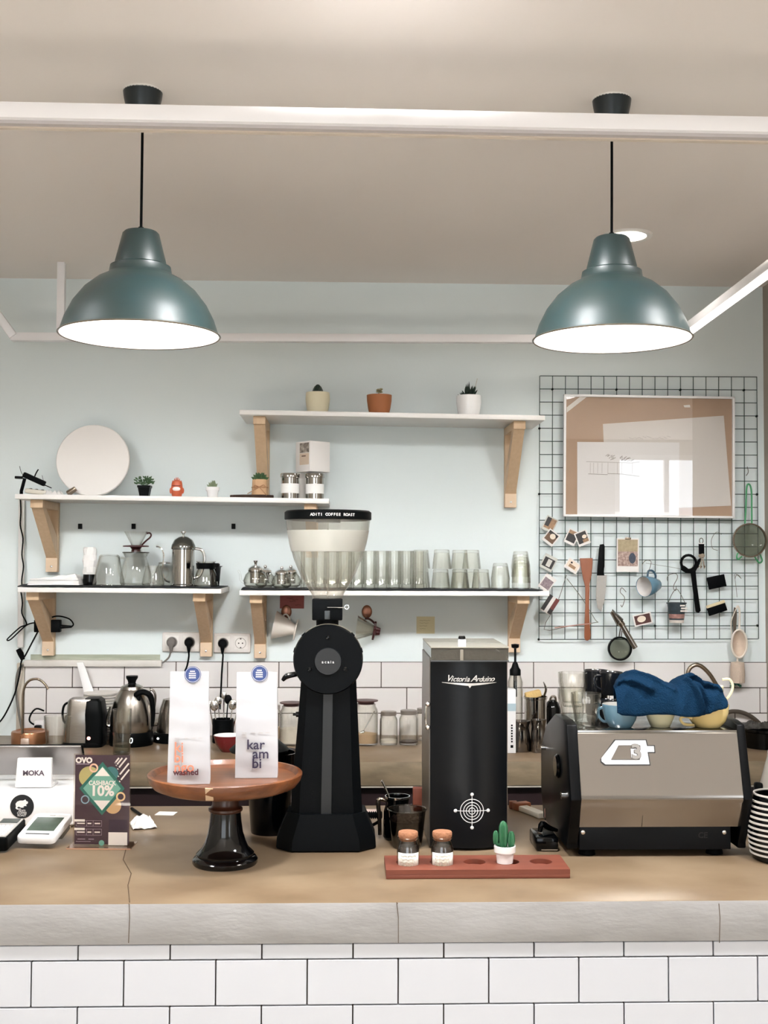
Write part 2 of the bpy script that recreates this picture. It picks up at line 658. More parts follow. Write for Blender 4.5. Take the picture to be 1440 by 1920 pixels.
bar(B(), pfL, pfR, .045, .030, bev=.002).build('front_bar', FRM, parent=fr)
fb = B()
bar(fb, pfL + Vector((0, .004, -.0175)), pfR + Vector((0, .004, -.0175)), .026, .008)
fb.build('rail_slot', SLOT, parent=fr)
bar(B(), pfL + Vector((0, .012, -.023)), pfR + Vector((0, .012, -.023)), .012, .003).build('rail_lip', mat('lip_beige', 'cdbfae', .4), parent=fr)
bar(B(), pbL, pbR, .035, .030, bev=.002).build('rear_bar', FRM, parent=fr)
sa = P(1500, 458, 3.15)
dd = (sa - pbR)
bar(B(), pbR, pbR + dd * 1.25, .035, .030, bev=.002).build('side_bar', FRM, parent=fr)
LEDT = mat('led_strip', 'ffffff', .5, emis=('fff8ee', 2.2))
bar(B(), pbR + Vector((0, 0, -.02)), pbR + dd * 1.2 + Vector((0, 0, -.02)), .02, .010).build('light_strip', LEDT, parent=fr)
h0 = P(114, 622, YBK)
bar(B(), h0, Vector((h0.x, h0.y, CEIL)), .028, .028, bev=.002).build('hanger', FRM, parent=fr)
bar(B(), pbL + Vector((.01, -.01, 0)), P(-90, 470, YBK - .02), .035, .03, bev=.002).build('corner_brace', FRM, parent=fr)

# recessed ceiling downlight
dl = Z(1176, 441, CEIL)
t = thing('ceiling_downlight', 'round recessed downlight glowing in the ceiling behind the pendant lamp', 'ceiling light', (dl.x, dl.y, CEIL))
B().lathe([(.085, 0), (.082, -.008), (.064, -.006), (.064, 0)], closed=True, n=40).build('trim_ring', mat('dl_ring', 'e4e0da', .3), parent=t)
B().lathe([(0, -.004), (.063, -.004)], n=32, caps=False).build('diffuser', mat('dl_glow', 'ffffff', .5, emis=('fff6ea', 9.0)), parent=t)
l = bpy.data.lights.new('ceiling_downlight_beam', 'SPOT')
l.energy, l.color, l.shadow_soft_size, l.spot_size, l.spot_blend = 4, (1, .96, .9), .063, R(140), .5
o = bpy.data.objects.new('ceiling_downlight_beam', l)
COL.objects.link(o)
o.location = (dl.x, dl.y, CEIL - .02)

# pendant lamps
TEAL = mat('teal_enamel', '1b3032', .38, var=.45, scale=9, hex2='2d312a', bump=.03, coat=.1)
TEALD = mat('teal_enamel_dark', '0b181c', .35)
INNER = mat('lamp_inner_white', 'f4f2ef', .6)


def pendant(px, py, label, cxp, cyp):
    c = Z(cxp, cyp, CEIL)             # centre of canopy on the ceiling
    r = .184
    t = thing('pendant_lamp', label, 'lamp', (c.x, c.y, CEIL), group=None)
    H = CEIL - P(px, py, c.y).z       # drop of the rim plane
    B().lathe([(0, 0), (.046, 0), (.046, -.004), (.043, -.004)], n=32, caps=False).build('ceiling_plate', mat('plate_white', 'dcd8d2', .4), parent=t)
    B().lathe([(0, -.003), (.046, -.003), (.044, -.018), (.031, -.075), (.0, -.075)], n=36).build('canopy', TEALD, parent=t)
    off = at(px, c.y, CEIL - H).x - c.x
    B().tube([(0, 0, -.07), (off * .5, 0, -.07 - (H - .25) * .5), (off, 0, -H + .232)], .0032, n=8).build('cord', RUBBER, parent=t)
    tip = Matrix.Translation((off, 0, -H))
    b = B()
    k = r / 148.0
    prof = [(0, 197), (30, 196), (34, 192), (47, 140), (48, 134), (56, 130), (58, 118), (61, 114),
            (80, 104), (104, 84), (124, 58), (138, 30), (146, 6), (148, 2), (149, 0)]
    prof2 = [(147, 0), (144, 5), (136, 30), (122, 57), (102, 82), (78, 101), (58, 111), (54, 112), (0, 113)]
    b.lathe(prof, n=64, k=k, M=tip, caps=False).build('shade', TEAL, parent=t)
    B().lathe(prof2, n=64, k=k, M=tip, caps=False).build('shade_lining', INNER, parent=t)
    B().lathe([(149.5, -1.2), (151, .3), (149.5, 1.8), (147.5, .3)], n=64, k=k, M=tip, closed=True).build('rim', mat('rim_bronze', '6b6357', .35, .6), parent=t)
    B().lathe([(0, 205), (5, 205), (6, 198), (6, 195), (0, 195)], n=16, k=k, M=tip).build('cord_grip', BLACK, parent=t)
    B().lathe([(0, 112), (16, 112), (17, 80), (0, 80)], n=20, k=k, M=tip).build('lamp_holder', WHITE, parent=t)
    B().ball((off, 0, -H + 58 * k), 26 * k, u=20, v=14).build('bulb', mat('bulb_glow', 'ffffff', .5, emis=('fff7ee', 42.0)), parent=t)
    return t


pendant(262, 629, 'dark teal enamel pendant lamp hanging on the side of the white round plate', 268, 171)
pendant(1147.5, 637, 'dark teal enamel pendant lamp hanging in front of the glowing downlight', 1147, 186)

# ------------------------------------------------------------------ wall shelves
SHW = mat('shelf_white', 'ebe8e4', .35, var=.04, scale=8)
SHELF = {}


def bracket(parent, x, z, H, dep, wdt=.046, foot=True):
    b = B()
    M = Matrix.Translation((x, 0, z))
    w2 = wdt / 2
    b.box(-w2, w2, -.028, 0, -H, 0, M=M, bev=.002)
    b.box(-w2, w2, -dep, -.028, -.03, 0, M=M, bev=.002)
    b.prism([(-dep + .012, -.03), (-dep + .062, -.03), (-.028, -H + .135), (-.028, -H + .055)], -w2 + .002, w2 - .002, M=M, plane='YZ')
    o = b.build('bracket', WOODL, parent=parent)
    b = B()
    b.box(-w2 + .001, w2 - .001, -.031, -.0275, -H + .001, -H + .054, M=M)
    b.build('bracket_foot', WOODE, parent=o)
    b = B().lathe([(0, .034), (.004, .0335), (.0052, .031)], n=12, M=M @ Matrix.Translation((0, 0, -H + .022)) @ Matrix.Rotation(R(90), 4, 'X'), caps=False)
    b.build('screw', CHROME, parent=o)
    return o


def shelf(key, label, xl, xr, yl, yr, brs, dep=.30, th=.018):
    YFs = YW - dep
    a, c = P(xl, yl, YFs), P(xr, yr, YFs)
    t = thing('wall_shelf', label, 'shelf', (0, YW, 0))
    ang = -math.atan2(c.z - a.z, c.x - a.x)
    M = Matrix.Translation(((a.x + c.x) / 2, 0, (a.z + c.z) / 2)) @ Matrix.Rotation(ang, 4, 'Y')
    L = (c - a).length
    B().box(-L / 2, L / 2, -dep, 0, -th, 0, M=M, bev=.0015).build('board', SHW, parent=t)
    def z(x):
        return a.z + (c.z - a.z) * (x - a.x) / (c.x - a.x)
    for px, H in brs:
        x = at(px, YW - .02, z(0) - .2).x
        bracket(t, x, z(x) - th - .0005, H, dep - .035)
    SHELF[key] = (YFs, z, a, c)
    return t


shelf('top', 'highest white wall shelf, carrying three potted plants on two wooden brackets', 449, 1022, 768, 779, [(494, .315), (957, .315)])
shelf('ul', 'long white wall shelf above the coffee servers with small plants and tins', 28, 617, 926, 935, [(98, .27), (585, .20)])
shelf('ll', 'short white wall shelf with black mat holding glass servers and a steel pot', 33, 415, 1101, 1104, [(91, .253), (387, .253)])
shelf('lr', 'white wall shelf with black mat holding teapots and drinking glasses', 449, 1030, 1107, 1108.5, [(488, .253), (964, .23)])


def mat_on(key, x0, x1, label, lip=0):
    YFs, z, a, c = SHELF[key]
    xa, xb = at(x0, YFs, z(0)).x, at(x1, YFs, z(0)).x
    b = B()
    n = 60
    def fn(u, v):
        x = xa + (xb - xa) * u
        wv = .0015 * math.sin(u * 70) * math.sin(u * 31 + 1)
        zz = z(x) + .0012 + max(0, wv)
        if lip and (u < .012 and v > .1):
            zz += .006
        return Vector((x, YFs - .003 + .29 * v, zz))
    b.grid(fn, n, 4)
    o = b.build('shelf_mat', mat('black_rubber_mat', '15171b', .8, bump=.3, bscale=300))
    md = o.modifiers.new('thick', 'SOLIDIFY')
    md.thickness = .003
    md.offset = 1
    tag(o, label, 'mat')
    return o


mat_on('ll', 33, 413, 'thin black rubber mat lying under the glass coffee servers', 1)
mat_on('lr', 452, 1018, 'thin black rubber mat lying under the teapots and drinking glasses', 1)


def on(key, px, back=.15, up=0.0):
    """point on a shelf at pixel column px, a given distance behind its front edge"""
    YFs, z, a, c = SHELF[key]
    p = at(px, YFs + back, z(0))
    mz = .0062 if key in ('ll', 'lr') else 0.0003
    p.z = z(p.x) + mz + up
    return p


def K(p):
    return 1.0 / S(p)


# ---- plants on the top shelf
def rpot(name_t, label, px, key, back, prof, potmat, cat='potted plant', nm='potted_succulent'):
    p = on(key, px, back)
    k = K(p)
    t = thing(nm, label, cat, p)
    B().lathe(prof, n=36, k=k).build('pot', potmat, parent=t)
    rr = max(r for r, z in prof if z > prof[-1][1] * 0)
    return t, k


def potprof(rb, rm, rt, h):
    return [(0, 0), (rb * .9, 0), (rb, 1), (rb * .4 + rm * .6, h * .35), (rm, h * .7), (rt, h), (rt - 2, h), (rm - 3, h * .7), (0, h * .68)]


t, k = rpot('', 'small dark cactus in a cream rounded pot, beside the terracotta pot', 595.5, 'top', .14, potprof(18, 23, 22, 43), mat('cream_ceramic', 'e6dcbd', .5, var=.08, scale=30), nm='potted_cactus')
B().lathe([(0, 30), (19, 30), (19, 34), (0, 35)], n=24, k=k).build('soil', SOIL, parent=t)
B().lathe([(8, 33), (9, 40), (8.5, 48), (6, 54), (2.5, 58), (0, 59)], n=24, k=k, caps=False, wob=lambda a, z: 1 + .12 * math.cos(8 * a)).build('cactus', GREEND, parent=t)
b = B()
for i in range(40):
    a = random.uniform(0, 6.28)
    zz = random.uniform(38, 58)
    b.tube([Vector((8 * math.cos(a), 8 * math.sin(a), zz)) * k * .9, Vector((12 * math.cos(a), 12 * math.sin(a), zz + 2)) * k * .9], .0003, n=3)
b.build('spines', mat('spine', '8b8a6e', .7), parent=t)

t, k = rpot('', 'wilted pale succulent in a terracotta pot on the highest shelf', 711, 'top', .10, potprof(18, 23, 23.5, 38), mat('terracotta', 'a8683f', .7, var=.2, scale=25, bump=.15))
B().lathe([(0, 29), (20, 29), (20, 33), (0, 34)], n=24, k=k).build('soil', SOIL, parent=t)
b = B()
b.tube([Vector((-2, 0, 30)) * k, Vector((-1, 0, 40)) * k, Vector((0, 0, 46)) * k], 1.2 * k, n=6)
for i in range(14):
    a = i * 2.4
    q = Vector((0, 0, 44 + i * .4)) * k
    b.leaf(q, q + Vector((math.cos(a) * 7, math.sin(a) * 7, 2 * math.sin(i))) * k, 4 * k, thick=1 * k)
for dx in (-15, -12):
    q = Vector((dx, -6, 33)) * k
    b.leaf(q, q + Vector((3, 0, 7)) * k, 3 * k, thick=1 * k)
b.build('leaves', mat('wilted_leaf', 'a39a74', .7), parent=t)

t, k = rpot('', 'spiky dark green aloe in a tall white pot on the highest shelf', 879, 'top', .13, potprof(19, 23.5, 23, 42), WHITEG, nm='potted_aloe')
B().lathe([(0, 31), (19, 31), (19, 36), (0, 37)], n=24, k=k).build('soil', SOIL, parent=t)
b = B()
for i in range(42):
    a = i * 2.399
    sp = random.uniform(.25, 1.05)
    base = Vector((4 * math.cos(a), 4 * math.sin(a), 35)) * k
    tipv = Vector((22 * sp * math.cos(a), 22 * sp * math.sin(a), 35 + random.uniform(18, 32) * (1.25 - sp * .7))) * k
    b.leaf(base, tipv, 5 * k, bend=-1.5 * k, thick=.8 * k)
b.build('leaves', GREEND, parent=t)
b = B().tube([Vector((8, 0, 40)) * k, Vector((13, 0, 62)) * k, Vector((16, 0, 75)) * k], .4 * k, n=5)
b.build('flower_stalk', mat('dry_stalk', 'b7b19a', .8), parent=t)

# ---- upper left shelf
p = on('ul', 174, .17)
k = K(p)
t = B()
R_ = 68.5
t.lathe([(0, 0), (R_ - 2, 0), (R_, 1.5), (R_, 4), (R_ - 1.5, 5.5), (0, 6)], n=72, k=k, M=Matrix.Rotation(R(82), 4, 'X'))
o = t.build('round_plate', mat('white_disc', 'e6e1dc', .45, var=.04, scale=4), loc=(p.x, p.y, p.z + R_ * k * math.cos(R(8)) + .001))
tag(o, 'large round white disc standing upright against the mint wall', 'plate')

# bundle of cable and a black clamp at the shelf end
p = on('ul', 60, .10)
k = K(p)
t = thing('cable_clamp', 'black clip tool with stray cable ends lying at the end of the shelf', 'tool', p)
b = B()
M2 = Matrix.Translation((0, 0, 32 * k)) @ Matrix.Rotation(R(24), 4, 'Y')
b.box(-18 * k, 26 * k, -6 * k, 6 * k, -5 * k, 5 * k, M=M2, bev=2 * k)
b.build('body', BLACKM, parent=t)
B().box(-32 * k, -18 * k, -4 * k, 4 * k, -2 * k, 3 * k, M=M2 @ Matrix.Rotation(R(-22), 4, 'Y'), bev=1 * k).build('nozzle', BLACK, parent=t)
B().tube([Vector((-14, 0, 32)) * k, Vector((-17, 0, 20)) * k, Vector((-20, 0, 8)) * k, Vector((-20, 0, 2)) * k], 3.2 * k, n=10).build('grip', BLACKM, parent=t)
for pts, r in (([(-16, 0, 36), (-21, 0, 44), (-24, 0, 55)], .5), ([(2, 0, 28), (6, 0, 40), (11, 0, 49)], 1.2), ([(4, 0, 28), (18, 0, 22), (36, 0, 14)], .9), ([(24, 0, 18), (20, 0, 30), (18, 0, 38)], .4)):
    B().tube([Vector(q) * k for q in pts], r * k, n=6, smooth=4).build('cable_end', RUBBER, parent=t)
p = on('ul', 78, .14)
b = B()
b.box(-30 * k, 12 * k, -12 * k, 12 * k, 0, 9 * k, bev=3 * k, M=Matrix.Rotation(R(6), 4, 'Y'))
for i, x in enumerate((-16, -4, 5)):
    pass
o = b.build('power_strip', mat('ivory_plastic', 'ddd6c6', .4), loc=p + Vector((0, 0, .004)))
tag(o, 'ivory socket strip lying beneath the black clip tool', 'power strip')
b = B()
for i in range(3):
    b.lathe([(0, 0), (3.4 * k, 0), (3.4 * k, 1 * k), (0, 1 * k)], n=16, M=Matrix.Translation(((-20 + i * 11) * k, -4 * k, (9 - i * 1.1 + 1.4) * k)) @ Matrix.Rotation(R(20), 4, 'X'))
b.build('socket_holes', BLACK, parent=o)
p = on('ul', 101, .12)
b = B()
def crum(w, d, h, seed, amp=.35):
    rnd = random.Random(seed)
    def fn(u, v):
        x, y = (u - .5) * w, (v - .5) * d
        e = min(1, 4 * min(u, 1 - u, v, 1 - v) + .15)
        z = h * e * (.55 + amp * math.sin(u * 9 + seed) * math.cos(v * 7 + seed * 2) + amp * .6 * math.sin(u * 23 + v * 17 + seed))
        return Vector((x, y, max(z, .0006)))
    return fn
b.grid(crum(38 * k, 30 * k, 12 * k, 3), 22, 16)
o = b.build('crumpled_bag', PAPER, loc=p + Vector((0, 0, .0005)))
m_ = o.modifiers.new('t', 'SOLIDIFY'); m_.thickness = .0006; m_.offset = 1
tag(o, 'crumpled white plastic bag lying before the big white disc', 'bag')
p = on('ul', 133, .12)
o = B().lathe([(0, 0), (5, 0), (6, 2), (4.5, 18), (0, 18)], n=16, k=k, M=Matrix.Rotation(R(55), 4, 'Y') @ Matrix.Translation((0, 0, -4 * k))).build('small_metal_cap', BRONZE, loc=p + Vector((-.006, 0, .0135)))
tag(o, 'tiny tilted metal cap lying in front of the white disc', 'cap')

# bushy plant in square black pot
p = on('ul', 271, .12)
k = K(p)
t = thing('potted_shrub', 'small bushy green plant in a black tapered pot', 'potted plant', p)
b = B()
s2 = math.sqrt(2)
b.lathe([(0, 0), (8 * s2, 0), (11 * s2, 18), (12 * s2, 18), (12 * s2, 22), (10.5 * s2, 22), (10 * s2, 17), (0, 17)], n=4, a0=math.pi / 4, k=k)
b.build('pot', BLACK, parent=t, ang=30)
b = B()
for i in range(95):
    a = random.uniform(0, 6.28)
    q = random.uniform(0, 1) ** .6
    c = Vector((17 * q * math.cos(a), 13 * q * math.sin(a), 24 + random.uniform(0, 15) * (1.1 - q * .45))) * k
    dv = Vector((math.cos(a), math.sin(a) * .8, random.uniform(.1, 1.2))).normalized() * random.uniform(3.5, 6) * k
    b.leaf(c, c + dv, 3.0 * k, thick=.5 * k)
for i in range(16):
    a = i * 2.4
    b.tube([(0, 0, 16 * k), Vector((12 * math.cos(a), 10 * math.sin(a), 33)) * k], .45 * k, n=4)
b.build('leaves', GREEN, parent=t)

# orange figurine
p = on('ul', 331.5, .10)
k = K(p)
ORANGE = mat('orange_vinyl', 'c9603c', .35)
t = thing('toy_figurine', 'small orange toy figurine with a big open white mouth', 'toy', p)
b = B()
b.lathe([(0, 0), (7, 0), (9, 3), (10.5, 10), (11, 18), (10, 26), (9, 30), (5, 33), (0, 34)], n=28, k=k, sy=.8)
b.build('body', ORANGE, parent=t)
for sx_ in (-1, 1):
    B().ball((sx_ * 11 * k, -1 * k, 13 * k), 2.6 * k, sz=2.2).build('arm', ORANGE, parent=t)
    B().ball((sx_ * 4.5 * k, -4 * k, 1.9 * k), 3.4 * k, sz=.6, sy=1.3).build('foot', ORANGE, parent=t)
    for hx, hz_ in ((8, 33), (4.5, 37), (1.5, 39)):
        B().lathe([(1.3, 26), (1.0, hz_ - 3), (0, hz_)], n=10, k=k, c=(sx_ * hx * k, 0, 0)).build('horn', ORANGE, parent=t)
B().ball((0, -5.2 * k, 16 * k), 4.5 * k, sx=1.75, sz=1.25, sy=1.0).build('mouth', mat('toy_white', 'f2ece8', .4), parent=t)
B().box(-8 * k, 8 * k, -9.2 * k, -8.0 * k, 21.2 * k, 22.8 * k, bev=.4 * k).build('eyes', mat('toy_dark_red', '7a2418', .4), parent=t)

# small white pot succulent
p = on('ul', 398.5, .11)
k = K(p)
t = thing('potted_succulent', 'pale leafed succulent in a small white rimmed pot', 'potted plant', p)
B().lathe([(0, 0), (9, 0), (11, 14), (12.5, 14), (12.8, 21), (11, 21), (10.5, 16), (0, 16)], n=28, k=k).build('pot', WHITEG, parent=t)
b = B()
for i in range(20):
    a = i * 2.4
    q = .3 + .7 * (i % 5) / 5
    base = Vector((2 * math.cos(a), 2 * math.sin(a), 17)) * k
    b.leaf(base, Vector((13 * q * math.cos(a), 11 * q * math.sin(a), 24 + 14 * (1 - q))) * k, 5 * k, thick=.9 * k)
b.build('leaves', GREENP, parent=t)

# bark tray with kraft wrapped succulent
p = on('ul', 472, .10)
k = K(p)
b = B()
rnd = random.Random(4)
pts = [(40 * math.cos(a) * (1 + .06 * math.sin(5 * a)), 14 * math.sin(a) * (1 + .1 * math.cos(7 * a))) for a in [i * math.pi * 2 / 40 for i in range(40)]]
b.prism([(x * k, y * k) for x, y in pts], 0, 7 * k, plane='XY', bev=1.2 * k)
o = b.build('bark_tray', mat('dark_bark', '3d2a20', .9, var=.6, scale=30, bump=1.0, bscale=60), loc=p)
tag(o, 'rough dark bark slab lying under the kraft-wrapped succulent', 'tray')
t = thing('potted_succulent', 'green rosette succulent wrapped in kraft paper with twine', 'potted plant', p + Vector((15 * k, -1 * k, 7 * k + .0005)))
B().lathe([(0, 0), (15.5, 0), (14.5, 10), (13.5, 28), (12.5, 29), (12, 26), (0, 25)], n=20, k=k, sy=.8, wob=lambda a, z: 1 + .05 * math.sin(5 * a + z * 300)).build('kraft_wrap', mat('kraft_paper', 'c6a17c', .8, bump=.4, bscale=60), parent=t)
b = B()
b.lathe([(15.2, 13.2), (16, 14), (15.2, 14.8), (14.6, 14)], n=28, k=k, sy=.82, closed=True)
b.tube([Vector((0, -13, 14)) * k, Vector((-8, -14, 17)) * k, Vector((-10, -14, 12)) * k, Vector((0, -13.4, 14)) * k, Vector((8, -14, 18)) * k, Vector((11, -14, 13)) * k, Vector((0, -13, 13.6)) * k], .7 * k, n=6, smooth=4)
b.tube([Vector((0, -13, 14)) * k, Vector((-14, -15, 6)) * k, Vector((-22, -15, 1)) * k], .6 * k, n=6, smooth=4)
b.tube([Vector((0, -13, 14)) * k, Vector((8, -15, 5)) * k, Vector((14, -17, -2)) * k], .6 * k, n=6, smooth=4)
b.build('twine', mat('twine', 'a67c58', .9), parent=t)
b = B()
for ring_, (n_, rr, hh) in enumerate(((9, 17, 33), (8, 13, 38), (7, 8, 42))):
    for i in range(n_):
        a = 6.283 * i / n_ + ring_ * .4
        b.leaf(Vector((2 * math.cos(a), 2 * math.sin(a), 26)) * k, Vector((rr * math.cos(a), rr * math.sin(a), hh)) * k, 8 * k, thick=1.4 * k, bend=-1 * k)
b.build('leaves', GREEN, parent=t)

# tins and cartons
tin_labels = ['shiny steel tin with white band label beside the kraft-wrapped succulent',
              'shiny steel tin with white band label standing under the white carton']
for i, px in enumerate((544, 590)):
    p = on('ul', px, .10)
    k = K(p)
    t = thing('storage_tin', tin_labels[i], 'tin', p, group='steel tins on the long shelf')
    B().lathe([(0, 0), (17, 0), (17, 40), (0, 40)], n=40, k=k).build('body', STEEL, parent=t)
    B().lathe([(0, 40.5), (18.3, 40.5), (18.3, 47), (17.3, 48.5), (0, 48.5)], n=40, k=k).build('lid', STEEL, parent=t)
    B().lathe([(17.25, 11), (17.35, 11), (17.35, 29), (17.25, 29)], n=40, k=k, closed=True).build('band_label', mat('label_white', 'ecebe8', .6), parent=t)
p = on('ul', 568, .22)
k = K(p)
o = B().box(-16 * k, 20 * k, -12 * k, 12 * k, 0, 51 * k, bev=.001).build('carton', mat('carton_white', 'f0ece8', .6), loc=p, rot=(0, 0, R(-25)))
tag(o, 'plain white carton standing behind the two steel tins', 'box')
p = on('ul', 586, .15, up=0)
zt = on('ul', 568, .22).z + 51 * k
pz = Vector((p.x, p.y, zt + .0006))
t = thing('coffee_carton', 'white printed coffee carton stacked above the steel tins, corner facing out', 'box', pz, rz=R(-52))
w_ = 45 * k
B().box(-w_ / 2, w_ / 2, -w_ / 2, w_ / 2, 0, 56 * k, bev=.0008).build('box', mat('carton_white', 'f0ece8', .6), parent=t)
# two visible faces: local -X face (left) and -Y face (right) after the turn
def facebox(name, m, u0, u1, v0, v1, face, par, off=.0006):
    b = B()
    if face == 'X':
        b.box(-w_ / 2 - off, -w_ / 2, -u1, -u0, v0, v1)
    elif face == 'Y':
        b.box(u0, u1, -w_ / 2 - off, -w_ / 2, v0, v1)
    return b.build(name, m, parent=par)
facebox('photo_print', mat('print_dark_photo', '3a2c26', .6, var=.9, scale=60, hex2='c8bdb0'), -w_ * .22, w_ * .42, 35 * k, 53 * k, 'Y', t)
facebox('beige_print', mat('print_beige', 'd9c5b0', .7), -w_ * .22, w_ * .42, 13 * k, 34 * k, 'Y', t)
facebox('print_line', mat('print_brown', '6d5442', .7), -w_ * .08, w_ * .2, 28 * k, 30 * k, 'Y', t, .0009)

# ------------------------------------------------------------------ lower shelf beside the sockets
def glassware(name, label, cat, p, prof, k, m=None, group=None, n=32, wob=None):
    b = B()
    b.lathe(prof, n=n, k=k, caps=False, wob=wob)
    o = b.build(name, m or GLASS, loc=p)
    tag(o, label, cat, group)
    return o


def shell(outer, t=1.0, base=1.5):
    """outer profile (r,z) from bottom to rim -> outer + inner surface"""
    inn = [(max(r - t, 0.01), max(z, base)) for r, z in outer[::-1]]
    inn = [(r, z) for r, z in inn if z > base] + [(max(outer[0][0] - t, .5), base), (0, base)]
    return [(0, 0)] + list(outer) + inn


p = on('ll', 106, .13)
k = K(p)
b = B()
def cloth(u, v):
    x, y = (u - .5) * 96 * k, (v - .5) * 50 * k
    e = min(1, 9 * min(u, 1 - u, v, 1 - v))
    z = (10 + 12 * u) * k * (e ** .5) + .0018 * math.sin(u * 22 + v * 5) * e
    return Vector((x, y, max(z, .0008)))
b.grid(cloth, 30, 16)
b.box(-47 * k, 47 * k, -24 * k, 24 * k, 0, 8 * k, bev=2 * k)
b.box(-44 * k, 46 * k, -24.5 * k, 20 * k, 8.4 * k, 12 * k, bev=1.5 * k)
o = b.build('folded_cloth', mat('white_cloth', 'efedea', .9, bump=.3, bscale=200), loc=p)
tag(o, 'folded white cloth lying at the end of the black mat', 'cloth')

p = on('ll', 168, .15)
k = K(p)
t = thing('paper_bag', 'crumpled white paper bag in a black holder beside the folded cloth', 'bag', p)
B().lathe([(0, 0), (12, 0), (13, 6), (12, 20), (0, 20)], n=20, k=k, sy=.8).build('black_holder', BLACKG, parent=t)
b = B()
b.lathe([(10, 14), (13, 24), (12.5, 34), (14, 46), (12, 56), (13, 66), (10, 71), (0, 68)], n=13, k=k, sy=.55, caps=False, wob=lambda a, z: 1 + .12 * math.sin(3 * a + z * 120) + .10 * math.sin(5 * a - z * 190))
b.build('bag', PAPER, parent=t, ang=12)

# range server upside down: trapezoid glass
p = on('ll', 204, .08)
k = K(p)
t = thing('glass_server', 'clear conical glass coffee server standing upside down by the paper bag', 'server', p)
B().lathe([(29, 0), (30, 3), (19, 55), (16, 58), (0, 59), (0, 57), (15, 56), (18, 53), (28.5, 3), (28, 0)], n=40, k=k, caps=False).build('body', GLASS, parent=t)
B().tube([Vector((18, 0, 52)) * k, Vector((27, 0, 52)) * k, Vector((31, 0, 40)) * k, Vector((30, 0, 18)) * k, Vector((27, 0, 12)) * k], 1.5 * k, n=8, smooth=4).build('handle', GLASS2, parent=t)

# V60 on a server
p = on('ll', 254, .20)
k = K(p)
t = thing('glass_server', 'glass coffee server carrying a clear cone dripper with brown collar', 'server', p)
B().lathe(shell([(26, 0), (29, 4), (29, 20), (24, 40), (20, 52), (24, 60)], 1.2), n=40, k=k, caps=False).build('body', GLASS, parent=t)
B().tube([Vector((-21, 0, 50)) * k, Vector((-30, 0, 48)) * k, Vector((-33, 0, 30)) * k, Vector((-28, 0, 14)) * k], 1.4 * k, n=8, smooth=4).build('handle', GLASS2, parent=t)
B().lathe([(0, 60), (25, 60), (25, 62), (0, 62)], n=32, k=k).build('lid', SMOKE, parent=t)
DRIPB = mat('oxblood_plastic', '3f1517', .3)
t2 = thing('cone_dripper', 'clear ribbed cone dripper with curled brown handle on top of a server', 'dripper', p + Vector((0, 0, 62.3 * k)))
B().lathe([(7.5, 10), (22, 38), (21, 38), (6.5, 10)], n=48, k=k, closed=True, wob=lambda a, z: 1 + .02 * math.cos(12 * a + z * 150)).build('cone', GLASS, parent=t2)
B().lathe([(0, 0), (9, 0), (8, 5), (11, 9), (24, 9.3), (24, 11.5), (10, 12.5), (7, 11), (0, 11)], n=32, k=k).build('collar', DRIPB, parent=t2)
B().tube([Vector(q) * k for q in ((9, 0, 10), (14, 0, 16), (20, 0, 22), (26, 0, 27), (28, 0, 32), (25, 0, 35.5), (20, 0, 34.5))], 1.6 * k, n=8, smooth=4).build('handle', DRIPB, parent=t2)

p = on('ll', 287, .08)
k = K(p)
t = thing('glass_pitcher', 'small clear glass jug with thin handle before the steel pot', 'jug', p)
B().lathe(shell([(19, 0), (21, 4), (18, 22), (15, 34), (16, 38)], 1.0), n=36, k=k, caps=False).build('body', GLASS, parent=t)
B().tube([Vector((15, 0, 34)) * k, Vector((25, 0, 33)) * k, Vector((28, 0, 24)) * k, Vector((20, 0, 8)) * k], 1.2 * k, n=8, smooth=4).build('handle', GLASS2, parent=t)

# slim gooseneck pot in glass and steel
p = on('ll', 309, .25)
k = K(p)
t = thing('gooseneck_pot', 'glass pot with a tall thin curved steel spout', 'pot', p)
B().lathe(shell([(22, 0), (24, 5), (17, 30), (12, 40)], 1.0), n=36, k=k, caps=False).build('body', GLASS, parent=t)
B().tube([Vector(q) * k for q in ((10, -6, 6), (2, -10, 10), (-3, -12, 24), (-1, -12, 50), (-3, -12, 64), (-9, -12, 71), (-15, -12, 72))], [2.2 * k, 2 * k, 1.8 * k, 1.6 * k, 1.4 * k, 1.3 * k, 1.6 * k], n=10, smooth=4).build('spout', CHROME, parent=t)
B().lathe([(0, 40), (12.5, 40), (12.5, 42), (4, 44), (0, 44)], n=24, k=k).build('lid', STEEL, parent=t)

# steel french press
p = on('ll', 343, .13)
k = K(p)
t = thing('steel_coffee_press', 'tall polished steel coffee press with a domed lid and round knob', 'coffee press', p)
B().lathe([(0, 0), (23, 0), (23, 2), (21, 4), (21, 68), (22.5, 69), (0, 69)], n=48, k=k).build('body', STEEL, parent=t)
B().lathe([(22.8, 69), (22.8, 72), (22, 76), (17, 86), (9, 91.5), (3, 93), (0, 93)], n=48, k=k, caps=False).build('lid', mat('dark_steel', '8d8f8c', .12, 1.0), parent=t)
B().lathe([(0, 93), (2, 93), (2.4, 97), (5, 100), (5, 102), (0, 103)], n=20, k=k).build('knob', CHROME, parent=t)
B().tube([Vector(q) * k for q in ((20, 0, 70), (33, 0, 68), (39, 0, 58), (39, 0, 42), (32, 0, 20), (20, 0, 14))], 2.6 * k, n=10, smooth=5, flat=.6).build('handle', STEEL, parent=t)

